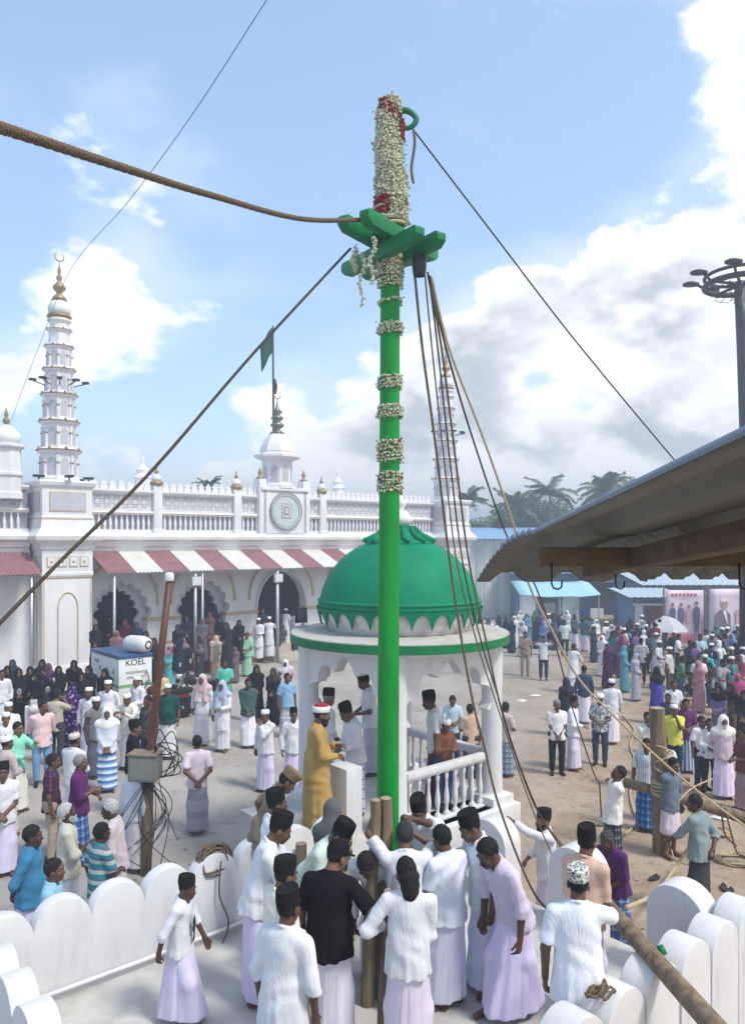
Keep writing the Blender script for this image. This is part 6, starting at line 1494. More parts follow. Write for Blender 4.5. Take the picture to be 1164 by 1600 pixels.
        loft('baseball_cap', [(.083, .103, .035, 0), (.084, .105, .06, 0), (.076, .096, .105, 0), (.05, .065, .13, 0), (.015, .02, .137, 0)], cloth((.012, .012, .013)), 4)
        b = MB(); vs_ = []
        for z in (.040, .046):
            for k in range(9):
                g = R(20 + 140 * k / 8); vs_.append(Hd(.083 * math.cos(g), -.012 + .103 * math.sin(g), z))
            for k in range(9):
                g = R(160 - 140 * k / 8); vs_.append(Hd(.083 * math.cos(g), .05 + .125 * math.sin(g), z - .012))
        b.add(vs_, [tuple(range(18)), tuple(reversed(range(18, 36)))] + [((i + 1) % 18, i, 18 + i, 18 + (i + 1) % 18) for i in range(18)]); b.build('visor', cloth((.012, .012, .013)), o)
    elif head == 'police':
        loft('uniform_hat', [(.084, .104, .05, 0), (.087, .108, .085, 0), (.105, .128, .125, .01), (.10, .12, .15, .005), (.06, .075, .152, 0)], cloth((.20, .135, .075)), -4)
    elif head in ('hijab', 'keffiyeh', 'shawl'):
        c_ = capc or tcol; m_ = cloth(*c_) if isinstance(c_[0], tuple) else cloth(c_)
        G = Grid(hc - np.array((.34, .34, .5)) * s, hc + np.array((.34, .34, .2)) * s, vb if L else .0115)
        G.ell(Hd(0, -.02, .03), np.array((.096, .115, .118)) * s, .02, Rh.T)
        G.cap(Hd(0, -.03, -.02), T(0, -.02, 1.34), .098 * s, .16 * s, .05)
        G.cap(T(-.15, -.01, 1.375), T(.15, -.01, 1.375), .100 * s, .100 * s, .06)
        if head == 'keffiyeh':
            for sd in (-1, 1): G.cap(Hd(sd * .075, .0, -.05), T(sd * .12, .12, 1.05), .055 * s, .07 * s, .03)
        if head == 'shawl': G.cap(T(0, -.03, 1.3), T(0, -.05, .95), .19 * s, .2 * s, .05, ty, .75)
        G.ell(Hd(0, .105, -.02), np.array((.058, .085, .082)) * s, .012, Rh.T, sub=True)
        wrinkle(G, .004); child('headscarf', G, m_)
    if beard is not None and L < 2:
        G = Grid(hc - .19 * s, hc + .17 * s, vh)
        G.ell(Hd(0, .026, -.052), np.array((.064, .072, .080)) * s, .01, Rh.T); G.ell(Hd(0, .06, -.115), np.array((.04, .035, .035)) * s, .03, Rh.T)
        X, Y, Z = G.coords(); zl = Rh[0][2] * (X - hc[0]) + Rh[1][2] * (Y - hc[1]) + Rh[2][2] * (Z - hc[2]); yl = Rh[0][1] * (X - hc[0]) + Rh[1][1] * (Y - hc[1]) + Rh[2][1] * (Z - hc[2])
        G.D = np.maximum(G.D, (zl + .075 * s - .9 * np.abs(yl - .10 * s)).astype(np.float32)); G.D = np.maximum(G.D, (-.005 * s - yl).astype(np.float32))
        G.cap(Hd(-.026, .094, -.056), Hd(.026, .094, -.056), .009 * s, .009 * s, .006)
        child('beard', G, hm(beard, 'beard'), 0)
    if L < 2:
        em = mat('eye_white', (.38, .35, .32), rough=.25, var=.02); ed = mat('eye_dark', (.01, .008, .007), rough=.15, var=.02)
        for sd in (-1, 1):
            b = MB(); b.lathe([(.0001, -.007), (.0075, -.0055), (.0115, 0), (.0075, .0055), (.0001, .007)], 8, close=False)
            e = b.build('eye', em if L == 0 else ed, o, smooth=True, loc=Hd(sd * .031, .0775, .006)); e.scale = (s, s, s)
            if L == 0:
                b = MB(); b.lathe([(.0001, -.0062), (.0062, 0), (.0001, .0062)], 8, close=False); e = b.build('iris', ed, o, smooth=True, loc=Hd(sd * .031, .0865, .006)); e.scale = (s, s, s)
            b = MB(); b.tube([Hd(sd * .014, .0935, .026), Hd(sd * .032, .0935, .031), Hd(sd * .05, .082, .026)], .0042 * s, 5); b.build('eyebrow', hm(hair if hair[0] < .1 else (.2, .2, .2)), o)
        if beard is None and random.random() < .75 and cat == 'person' and head not in ('hijab',) and h > 1.5:
            b = MB(); b.tube([Hd(-.027, .091, -.06), Hd(-.012, .1015, -.053), Hd(.012, .1015, -.053), Hd(.027, .091, -.06)], .0062 * s, 6); b.build('moustache', hm(hair), o)
    o['_info'] = 0.0; del o['_info']
    return o
# ------------------------------------------------------------------ who stands where
W = (.68, .69, .72); CR = (.74, .71, .62); LAV_SHADE = (.65, .61, .79); LBL = (.68, .71, .86); WL = (.76, .75, .82); BK = (.016, .016, .02); NAVY = (.03, .045, .09)  # lavender: blued white cloth, with its blue shadow put into the colour
SH = lambda c=W, *a: ('shirt', c, *a)
SL = lambda c=W, *a: ('shirtl', c, *a)
LU = lambda c=LAV_SHADE, *a: ('lungi', c, *a)
TR = lambda c=NAVY: ('trousers', c)
GREYH = (.22, .22, .22); WHH = (.55, .54, .52)
T_POST = at(611, 1402, 6.48)
# ---- on the mast platform
boy = person(293, 1367, -100, 1.27, 'p', SH(), LU(), 'cap', ('swing', 'swingb'), 4, 8, 0, .7, label='boy in white shirt and tall black cap walking along the petal wall', skin=2, sleeve='elbow', lw=1.0)
person(438, 1268, -82, 1.74, 'p', SL(), LU(), 'cap', ('belly', 'fwdlow'), 14, 14, label='tall man in white bending toward the mast beside the rope coil wall', skin=1, lw=1.05)
person(433, 1232, -70, 1.66, 'p', SL((.72, .77, .86)), LU(), 'cap', ('hang', 'belly'), 4, 0, label='capped man in pale blue shirt in front of the police officer', skin=1)
person(447, 1338, -55, 1.62, 'p', SL(CR), LU(WL), 'cap', ('belly', 'belly'), 6, 5, label='capped man in cream shirt between the black T-shirt and the tall man', skin=1)
person(452, 1384, -28, 1.68, 'p', SH(), LU(), 'cap', ('hang', 'hang'), 3, 0, 0, .2, label='man seen from behind in white shirt nearest the bottom edge', skin=0, sleeve='elbow', hem=.70, build=1.05)
person(528, 1312, -18, 1.74, 'p', ('tee', (.012, .010, .013)), LU((.70, .67, .74)), 'baseball', ('hang', tuple(T_POST)), 4, 18, -28, label='man in black T-shirt and black cap gripping the timber post', skin=3, build=1.12)
person(533, 1279, -110, 1.70, 'p', SL((.56, .67, .60)), LU(), 'cap', ('fwdlow', 'fwdlow'), 34, 12, label='man in pale green shirt stooping behind the black T-shirt', skin=0)
person(572, 1328, 165, 1.66, 'p', SL(), LU(WL), 'hair', ('fwdlow', 'fwdlow'), 48, 18, label='man in white bent double behind the timber posts', skin=0)
person(632, 1283, 2, 1.66, 'p', ('tee', W), LU(WL), 'hair', (tuple(at(588, 1262, 7.30)), tuple(at(643, 1300, 7.35))), 6, 10, label='man in white T-shirt hugging the mast with raised arms', skin=1, hair=(.03, .03, .032), build=1.05)
person(654, 1242, 158, 1.68, 'p', SH(), LU(), 'cap', (tuple(at(630, 1276, 7.5)), 'belly'), 22, 14, label='capped man behind the mast pressing one hand on it', skin=0)
person(634, 1337, -6, 1.70, 'p', SL(), LU((.72, .64, .78)), 'long', (tuple(at(600, 1444, 6.38)), 'front'), 2, 8, 25, label='long haired man in white shirt holding the front post', skin=1)
person(690, 1288, 38, 1.62, 'p', SH((.70, .75, .86)), LU(LBL), 'hair', ('belly', 'belly'), 3, 14, label='man in short sleeved pale blue shirt right of the mast', skin=0, build=1.08)
person(734, 1266, 112, 1.72, 'p', SH((.74, .80, .87)), LU(LBL), 'cap', ('hang', 'swing'), 10, 18, label='capped man looking down in pale blue shirt by the far petal', skin=1, sleeve='elbow')
person(762, 1308, 122, 1.72, 'p', SH((.62, .55, .68)), LU((.66, .59, .82)), 'hair', ('hang', 'hang'), 24, 12, 0, .6, label='barefoot man in lavender shirt and lungi stooping over the platform', skin=0, sleeve='elbow', lw=1.0)
person(903, 1352, -8, 1.72, 'p', SH((.76, .79, .85)), LU(), 'fancy', ('hang', tuple(at(962, 1416, 6.55))), 3, 0, -10, label='man with patterned skullcap pushing on the leaning pole', skin=1, hem=.72, build=1.05)
person(917, 1288, -38, 1.66, 'p', SL((.60, .41, .31)), LU(), 'cap', ('front', 'front'), 2, 4, label='capped man in peach shirt behind the patterned skullcap', skin=1)
person(518, 1248, 15, 1.52, 'p', ('abaya', (.03, .03, .03), 'band', (.42, .30, .12), None, .10), ('robe', (.03, .03, .03)), 'shawl', ('front', 'front'), 8, 8, label='figure in grey and gold head shawl below the gold robe', skin=0, capc=(.10, .11, .115))
person(449, 1202, -78, 1.72, 'p', SH((.22, .165, .115)), TR((.22, .165, .115)), 'police', ('hip', 'hang'), 20, 22, label='police officer in khaki with a brown hat leaning over the wall', skin=1)
person(848, 1263, 98, 1.66, 'g', SL(), LU(), 'cap', (tuple(at(772, 1270, 10.3)), 'belly'), 4, 0, 10, label='bearded capped man in white pointing at the pavilion', skin=1, beard=(.012, .011, .011))
person(948, 1297, 128, 1.64, 'g', SH((.085, .022, .115)), LU((.06, .13, .36), 'check', (.60, .64, .72)), 'hair', ('front', 'front'), 16, 10, label='man in dark purple shirt outside the petal wall', skin=2, sleeve='elbow', hair=(.05, .05, .05))
# ---- in and around the pavilion
person(503, 1097, -82, 1.80, 'f', ('robe', (.42, .275, .085)), ('robe', (.42, .275, .085)), 'turban', ('chest', 'belly'), 2, 8, label='bearded man in a long gold robe and white turban with red crown', skin=1, beard=(.012, .011, .011), build=1.08)
person(541, 1097, 118, 1.66, 'f', SL(), LU((.60, .60, .70), 'grid', (.06, .07, .14), None, .14), 'cap', ('belly', 'belly'), 8, 22, label='man in white shirt and checked lungi facing the gold robe', skin=1)
person(514, 1075, -55, 1.68, 'f', SL(), LU(), 'cap', ('front', 'front'), 4, 10, label='grey haired capped man behind the white turban', skin=3, hair=GREYH)
person(568, 1050, 105, 1.74, 'f', SH((.70, .72, .78)), LU((.5, .5, .58)), 'cap', ('belly', 'belly'), 6, 16, label='tallest capped man inside the pavilion beside the mast', skin=1)
person(670, 1079, 92, 1.70, 'f', SL(), LU((.085, .03, .06)), 'cap', ('hang', 'hang'), 6, 12, label='man in white shirt and maroon lungi inside the pavilion', skin=2)
person(697, 1122, -150, 1.36, 'f', SL((.17, .075, .045)), TR((.045, .09, .19)), 'kufi', ('chest', 'chest'), 3, 16, label='boy in brown shirt and white cap behind the balustrade', skin=1)
person(707, 1086, 178, 1.64, 'g', SH((.36, .52, .64), 'grid', (.75, .78, .80), None, .05), TR(), 'hair', ('belly', 'belly'), 0, 18, label='man in blue check shirt beyond the pavilion balustrade', skin=1)
person(734, 1099, 10, 1.62, 'g', SH((.56, .40, .28)), TR((.05, .05, .06)), 'hair', ('belly', 'hang'), label='man in tan shirt with his back turned beyond the balustrade', skin=1)
person(790, 1096, -50, 1.64, 'g', SH((.52, .44, .44)), LU((.20, .28, .42), 'check', (.55, .6, .68)), 'hair', ('belly', 'belly'), label='man in blue lungi half hidden by the right pavilion column', skin=1)
# ---- street side, left
person(52, 1288, -75, 1.68, 'g', SH((.045, .20, .36)), LU(), 'hair', ('back', 'back'), label='stout man in deep blue shirt behind the petal wall', skin=2, build=1.15, sleeve='elbow')
person(86, 1340, -80, 1.62, 'g', SH((.26, .48, .62)), TR((.03, .03, .04)), 'hair', ('belly', 'hang'), 0, 0, label='young man in light blue shirt right behind the petal wall', skin=1)
person(106, 1253, -70, 1.68, 'g', SH((.68, .65, .54)), LU((.72, .73, .76)), 'hair', ('belly', 'chest'), 0, -14, label='grey bearded man in cream shirt looking up at the mast', skin=2, hair=WHH, beard=(.5, .5, .5), sleeve='elbow')
person(160, 1284, -40, 1.62, 'g', ('tee', (.03, .26, .29), 'band', (.50, .55, .52), (.12, .16, .22), .12), LU((.60, .58, .66)), 'hair', ('hang', 'belly'), label='man in teal striped T-shirt behind the petal wall', skin=2)
person(172, 1248, 95, 1.68, 'g', SH((.70, .60, .62)), LU((.70, .70, .74)), 'hair', ('hang', 'belly'), 4, 4, label='white haired man in pale pink shirt facing the bearded man', skin=2, hair=WHH, sleeve='elbow', build=1.05)
person(127, 1178, -82, 1.66, 'g', SH((.10, .012, .11)), LU((.05, .14, .42), 'check', (.52, .66, .74)), 'hair', ('belly', 'chest'), 2, -4, label='grey haired man in purple shirt and blue checked lungi', skin=1, hair=GREYH, sleeve='elbow', build=1.06)
person(84, 1176, -70, 1.66, 'g', SH((.05, .02, .055), 'grid', (.20, .09, .12), None, .06), TR((.42, .33, .24)), 'hair', ('hang', 'hang'), label='young man in dark plaid shirt and tan trousers', skin=1)
person(118, 1144, -20, 1.68, 'g', SL(), LU((.74, .75, .80)), 'kufi', ('belly', 'belly'), label='man seen from behind in white with an embroidered cream cap', skin=1, capc=(.58, .53, .44))
person(212, 1124, -65, 1.70, 'g', SL((.012, .013, .018)), LU((.72, .74, .80)), 'cap', ('belly', 'chest'), 0, 4, label='man in black shirt and cap holding papers by the meter box', skin=3)
person(212, 1190, -30, 1.62, 'g', SL((.68, .70, .76)), LU((.62, .57, .60)), 'hair', ('hang', 'hang'), label='man in white partly hidden by the wires of the service pole', skin=1, pos=None)
person(68, 1094, -150, 1.70, 'g', SL((.72, .50, .53)), ('trousers', (.16, .33, .55)), 'hair', ('back', 'back'), 0, 0, 30, label='man in pink shirt and blue jeans with hands behind his back', skin=1, sleeve='elbow', build=1.04)
person(6, 1190, -160, 1.64, 'g', SH(), LU(), 'cap', ('front', 'front'), label='smiling capped man in white cut by the left edge', skin=1)
person(12, 1148, -30, 1.68, 'g', SL((.52, .43, .44)), LU((.66, .63, .62)), 'kufi', ('belly', 'belly'), label='man in dusty pink kurta with his back turned at the left edge', skin=1)
person(29, 1127, -110, 1.64, 'g', SL((.26, .66, .50)), LU((.68, .68, .60)), 'hair', ('phone', 'belly'), 0, 2, label='man in mint green shirt holding up a phone', skin=3)
person(10, 1112, -150, 1.62, 'g', SL(), LU(W), 'kufi', ('hang', 'hang'), label='smiling man in white cap behind the mint green shirt', skin=3)
person(14, 1096, -140, 1.68, 'g', SL((.76, .76, .72)), LU(W), 'kufi', ('hang', 'hang'), label='taller man in round white cap near the white scooter', skin=3)
person(168, 1104, -165, 1.66, 'g', SL((.62, .68, .76)), LU((.07, .22, .52), 'band', (.74, .76, .80), (.30, .45, .66), .13), 'hijab', ('low', 'low'), label='man in white headcloth and blue banded lungi', skin=1, capc=(.80, .80, .80))
person(151, 1088, -120, 1.68, 'g', ('vest', (.16, .16, .17)), LU((.10, .11, .16)), 'kufi', ('hang', 'hang'), 0, 4, label='man in white cap and grey waistcoat beside the white headcloth', skin=2)
person(114, 1070, 10, 1.58, 'g', ('abaya', (.045, .012, .10), 'dots', (.30, .24, .40), None, .09), ('robe', (.045, .012, .10)), 'shawl', ('belly', 'belly'), label='woman in spotted purple robe seen from behind', skin=1, capc=((.045, .012, .10), 'dots', (.30, .24, .40), None, .09))
person(89, 1077, -10, 1.66, 'g', SH((.46, .42, .33)), TR((.06, .06, .07)), 'hair', ('face', 'face'), label='man in olive beige shirt filming with raised hands', skin=3)
person(139, 1073, 175, 1.66, 'g', SL(), LU(LAV_SHADE), 'kufi', ('hang', 'hang'), label='bearded man in white cap third from the cabinet', skin=1, beard=(.05, .05, .05))
person(169, 1062, 175, 1.70, 'g', SL(), LU(W), 'kufi', ('hang', 'hang'), label='tall man in white before the generator cabinet', skin=3, build=1.08)
person(199, 1083, 165, 1.64, 'g', SL((.70, .67, .60)), LU(W), 'kufi', ('phone', 'phone'), 0, 14, label='man in cream shirt looking at his phone by the service pole', skin=1)
person(214, 1056, 150, 1.68, 'g', SL(), LU(W), 'kufi', ('belly', 'hang'), label='man in white cap at the corner of the cabinet', skin=3)
person(262, 1068, 178, 1.68, 'g', SH((.012, .075, .065)), LU(W), 'kufi', ('hang', 'hang'), label='man in dark green shirt and white cap right of the service pole', skin=1, build=1.1)
person(231, 1086, 150, 1.66, 'g', SH((.05, .04, .04), 'print', (.11, .10, .09), None, .05), TR(), 'hair', ('hang', 'hang'), label='man in dark printed shirt behind the service pole', skin=0)
person(308, 1148, 15, 1.66, 'g', SH((.70, .60, .66)), LU((.34, .34, .42), 'band', (.26, .26, .34), None, .3), 'hair', ('back', 'back'), 0, 0, 20, .3, label='man in pale pink shirt and grey lungi alone on the road', skin=1)
person(316, 1053, 170, 1.70, 'g', ('robe', W), ('robe', W), 'keffiyeh', ('hang', 'hang'), label='man in white robe and red checked headcloth', skin=1, capc=((.62, .50, .50), 'grid', (.38, .05, .07), None, .045))
person(347, 1063, 165, 1.66, 'g', ('kurta', W), LU(W), 'keffiyeh', ('belly', 'hang'), label='man in white with a blue scarf over his head', skin=1, capc=((.46, .54, .64), 'grid', (.10, .20, .38), None, .05), lw=.9)
person(388, 1059, -165, 1.68, 'g', SL((.045, .10, .095)), LU(WL), 'hair', ('low', 'low'), 0, 6, label='man in grey green shirt and white lungi with joined hands', skin=1)
person(414, 1108, 150, 1.66, 'g', SL(), LU(), 'kufi', ('mouth', 'hang'), 0, 4, label='man in white with a hand on his mouth', skin=1)
person(459, 1105, -165, 1.68, 'g', SL(), LU((.70, .60, .80)), 'cap', ('hang', 'hang'), label='capped man in white half behind the left pavilion column', skin=1)
person(449, 1051, -150, 1.66, 'g', SH((.22, .38, .56)), LU((.5, .5, .55), 'grid', (.2, .22, .3), None, .1), 'hair', ('hang', 'hang'), label='man in blue shirt and checked lungi by the pavilion', skin=1)
ABA = lambda c=BK: (('abaya', c), ('robe', c))
def woman(px, hy, label, c=BK, yaw=180, h=1.56, hc=None, arms=('front', 'front'), on='g', face=1, **k):
    return person(px, hy, yaw, h, on, ('abaya', c), ('robe', c), 'shawl' if random.random() < .4 else 'hijab', arms, label=label, skin=face, capc=hc or c, **k)
woman(401, 1039, 'woman in black robe behind the grey green shirt', yaw=-170)
woman(427, 1043, 'woman in black robe with pale flowers near the blue shirt', yaw=170, hc=(.05, .045, .045))
person(446, 1030, 180, 1.6, 'g', ('saree', (.30, .06, .10)), ('skirt', (.58, .50, .52)), 'hijab', ('front', 'front'), label='woman in maroon blouse with white veil by the dome', skin=1, capc=(.70, .66, .68))
person(352, 1030, -170, 1.62, 'g', SH((.10, .48, .38)), TR((.10, .12, .16)), 'hair', ('belly', 'hang'), label='man in turquoise shirt behind the two headcloths', skin=0)
woman(66, 1030, 'woman in black robe at the tower foot, left of the purple blouse', yaw=-170); woman(75, 1036, 'woman in purple blouse and headscarf at the tower foot', (.06, .025, .075), yaw=170, hc=(.10, .05, .09), arms=('face', 'belly'))
woman(48, 1041, 'veiled woman in black beside the tower women', yaw=-160); woman(30, 1044, 'woman in black behind the scooter mirrors', yaw=-150); woman(12, 1040, 'woman in black farthest left below the wing', yaw=-150)
person(4, 1046, -150, 1.58, 'g', SL(), LU(W), 'hair', ('hang', 'hang'), label='youth in white at the left edge below the wing', skin=1)
woman(116, 1031, 'woman in black raising a hand by the tower edge', yaw=-165, arms=('face', 'belly')); woman(139, 1040, 'woman in black left of the generator cabinet', yaw=178); woman(164, 1044, 'woman in black robe in front of the cabinet side', yaw=175, face=3)
person(253, 1046, 180, 1.42, 'g', ('tee', (.62, .44, .20)), ('skirt', (.45, .05, .06)), 'hair', ('belly', 'belly'), label='child in yellow and red by the service pole', skin=1)
# ---- in front of and inside the arcade
woman(286, 996, 'old woman in dark robe with tan bag at the second arch', (.02, .022, .028), hc=(.20, .16, .15)); woman(265, 1007, 'girl in rose veil and turquoise skirt by the lamp post', (.10, .36, .40), h=1.42, hc=(.42, .27, .30))
woman(241, 996, 'woman in black with a pale mask left of the rose veil', hc=(.03, .03, .035)); woman(312, 1006, 'seated woman in grey veil under the second arch', (.05, .05, .06), h=1.3, hc=(.16, .13, .14))
person(338, 992, 20, 1.60, 'g', ('saree', (.50, .38, .29)), ('skirt', (.52, .40, .31)), 'shawl', ('front', 'front'), label='woman draped in a beige saree with her back turned', skin=1, capc=(.50, .39, .30))
woman(362, 983, 'woman in black robe right of the beige saree', yaw=170); woman(367, 1010, 'girl in grey veil sitting below the black robe', (.14, .11, .12), h=1.25)
person(386, 988, 175, 1.58, 'g', ('saree', (.28, .50, .34)), ('skirt', (.32, .56, .38)), 'hair', ('belly', 'belly'), label='woman in a pale green saree by the entrance rail', skin=1)
for px, hy, on, lab, c in ((172, 962, .85, 'woman in black under the first arch above the roll', BK), (150, 975, .85, 'woman in black veil at the left of the first arch', BK), (196, 968, .85, 'woman in dark maroon under the first arch', (.08, .02, .035)), (214, 972, .85, 'woman in navy veil at the right of the first arch', (.02, .03, .07)), (228, 985, .85, 'woman in black beside the first arch pier', BK),
                           (182, 985, .85, 'child in rose veil under the first arch', (.22, .12, .14)), (292, 963, .85, 'woman in navy robe at the left of the second arch', (.02, .03, .05)), (304, 955, .85, 'woman in black deep in the second arch', BK), (316, 966, .85, 'woman in grey veil deep in the second arch', (.10, .10, .12)), (328, 957, .85, 'woman in dusky rose veil in the second arch', (.13, .06, .07)), (344, 964, .85, 'woman in black at the right of the second arch', BK), (354, 972, .85, 'veiled woman at the second arch pier', (.03, .03, .04)), (278, 975, .85, 'woman in dark blue at the second arch edge', (.02, .025, .05))):
    woman(px, hy, lab, c, on=on, yaw=random.uniform(150, 210), hc=c)
for px, hy, on, lab, c, yw in ((396, 952, .6, 'man in white leftmost at the round entrance arch', W, -150), (404, 965, .5, 'man in long white coming down the entrance steps', W, 170), (421, 963, .5, 'man in white raising both hands at the entrance', W, 0), (447, 950, .6, 'man in white with his back turned at the entrance', W, -20), (411, 950, .8, 'man in dark clothes inside the entrance arch', (.03, .04, .06), 180), (433, 948, .8, 'man in navy inside the entrance arch', (.03, .04, .08), 170), (462, 952, .8, 'capped man at the right of the entrance arch', (.40, .44, .5), 160)):
    person(px, hy, yw, 1.66, on, ('kurta', c), LU(W if c == W else (.05, .06, .08)), 'kufi' if c == W else 'hair', ('face', 'face') if 'raising' in lab else ('belly', 'hang'), label=lab, skin=1)
person(443, 977, 178, 1.2, .35, ('tee', (.10, .10, .13)), TR((.36, .38, .44)), 'hair', ('belly', 'hang'), label='child in dark T-shirt on the entrance steps', skin=1)
# ---- sandy side, right
person(870, 1092, 178, 1.68, 'g', ('tee', (.74, .72, .70)), TR((.02, .022, .028)), 'hair', ('low', 'low'), label='grey haired man in white T-shirt with folded hands', skin=1, hair=GREYH, build=1.06)
person(897, 1087, -120, 1.66, 'g', SL((.78, .80, .86)), LU(LAV_SHADE), 'cap', ('hang', 'belly'), label='capped man in white and lavender beside the white T-shirt', skin=1)
person(937, 1083, 160, 1.68, 'g', SH((.50, .54, .54), 'print', (.18, .20, .22), None, .06), TR((.035, .06, .11)), 'kufi', ('belly', 'belly'), 0, 14, label='man in patterned shirt and dark jeans with a white cap', skin=1)
person(955, 1060, -12, 1.66, 'g', SL(), LU((.78, .76, .84)), 'kufi', ('hang', 'swing'), 0, 0, 0, .4, label='man in white walking away across the sand', skin=1)
person(912, 1039, -15, 1.66, 'g', SL((.03, .06, .11)), LU(WL), 'hair', ('hang', 'hang'), label='man in dark blue shirt and white lungi seen from behind', skin=1)
woman(884, 1058, 'woman in black robe behind the capped man in lavender', (.03, .035, .05), yaw=10)
person(896, 1005, -40, 1.68, 'g', ('kurta', W), LU(WL), 'hair', ('fwd', 'fwdlow'), 0, 0, 0, .5, label='man in long white striding across the road', skin=1)
person(820, 986, 178, 1.72, 'g', SH((.30, .23, .18)), TR((.34, .29, .25)), 'hair', ('hang', 'belly'), label='policeman in khaki standing on the open road', skin=1)
person(849, 993, 180, 1.66, 'g', ('tee', (.62, .66, .70)), TR((.03, .05, .10)), 'hair', ('head', 'head'), label='man in white T-shirt filming beside the policeman', skin=1)
person(966, 1195, 92, 1.68, 'g', SH((.76, .76, .73)), LU((.03, .035, .06), 'check', (.30, .34, .40)), 'hair', (tuple(WR1), tuple(WR1 + Vector((.05, .1, .18)))), -6, -22, label='man in white shirt hauling on the rope', skin=2, sleeve='elbow')
person(1010, 1153, 150, 1.66, 'g', SH((.66, .70, .72), 'stripe', (.30, .36, .42), None, .06), LU((.03, .13, .42), 'check', (.35, .55, .70)), 'hair', ('hang', 'hang'), label='man in striped shirt and blue plaid lungi behind the frame', skin=1)
person(1052, 1183, -150, 1.66, 'g', SH((.13, .17, .22)), ('short', (.60, .54, .60)), 'hair', ('hang', tuple(at(1112, 1217, 13.4))), 4, 6, label='man in slate shirt reaching out along the frame rail', skin=1, sleeve='elbow')
person(1084, 1240, 40, 1.68, 'g', SH((.22, .28, .29)), LU((.055, .055, .07)), 'hair', ('fwdlow', 'back'), 4, 2, 30, label='man in grey shirt and dark lungi pulling the pale rope', skin=2, sleeve='elbow')
person(1053, 1100, 172, 1.64, 'g', ('tee', (.62, .62, .10)), TR((.025, .06, .09)), 'kufi', ('mouth', 'hang'), label='man in bright yellow T-shirt and white cap', skin=0, build=1.05)
person(1071, 1091, 165, 1.66, 'g', SH((.12, .03, .13)), LU((.10, .15, .28), 'stripe', (.55, .60, .68), None, .1), 'hair', ('belly', 'belly'), label='man in purple shirt beside the yellow T-shirt', skin=1)
person(1011, 1112, 170, 1.62, 'g', SL((.70, .68, .64)), LU(WL), 'hair', ('face', 'mouth'), label='man in cream holding a hand to his face', skin=1)
person(1036, 1150, 160, 1.60, 'g', SL(), LU(WL), 'hair', ('hang', 'hang'), label='man in white hidden behind the frame post', skin=1)
person(1130, 1117, 172, 1.68, 'g', SL((.56, .46, .52)), LU((.70, .62, .82)), 'hijab', ('back', 'back'), label='white bearded man in mauve shirt and lavender lungi', skin=1, capc=(.80, .78, .74), beard=(.6, .6, .6), lw=1.1, build=1.06)
person(1108, 1122, 165, 1.52, 'g', SL(), TR((.03, .04, .06)), 'hair', ('hang', 'belly'), label='youth in white shirt beside the white bearded man', skin=1); person(1096, 1118, -160, 1.55, 'g', SH(), TR((.04, .05, .07)), 'hair', ('hang', 'hang'), label='youth in white behind the other youth', skin=1)
woman(1025, 1041, 'woman in a violet blue robe with long black veil', (.05, .05, .32), yaw=10, h=1.62, hc=(.02, .02, .03))
person(1052, 1063, 175, 1.6, 'g', SH(), TR(), 'hair', ('belly', 'belly'), label='young man in white shirt sitting by the motorcycles', skin=1); person(1043, 1083, 150, 1.5, 'g', SH((.05, .07, .10)), TR(), 'hair', ('belly', 'belly'), label='boy in dark shirt below the white shirted rider', skin=0)
person(1092, 1023, 175, 1.66, 'g', SH((.68, .68, .72)), LU((.06, .08, .12), 'stripe', (.5, .55, .62), None, .1), 'hair', ('hang', 'hang'), label='man in white shirt and striped lungi by the motorcycles', skin=1, build=1.05)
for px, hy, c, lab in ((1140, 1068, (.10, .08, .05), 'woman in dark flowered saree at the right edge'), (1122, 1070, (.16, .12, .24), 'woman in violet saree in the group at the right edge'), (1152, 1052, (.40, .08, .20), 'woman with a pink shawl at the right edge'), (1162, 1078, (.03, .03, .04), 'woman in black at the extreme right edge')):
    woman(px, hy, lab, c, yaw=random.uniform(120, 200), hc=(.02, .02, .022) if c[0] < .3 else c)
person(1160, 1135, 100, 1.62, 'g', SH((.14, .04, .05)), LU((.3, .2, .22)), 'hair', ('belly', 'belly'), label='man in dark red shirt cut by the right edge', skin=1)
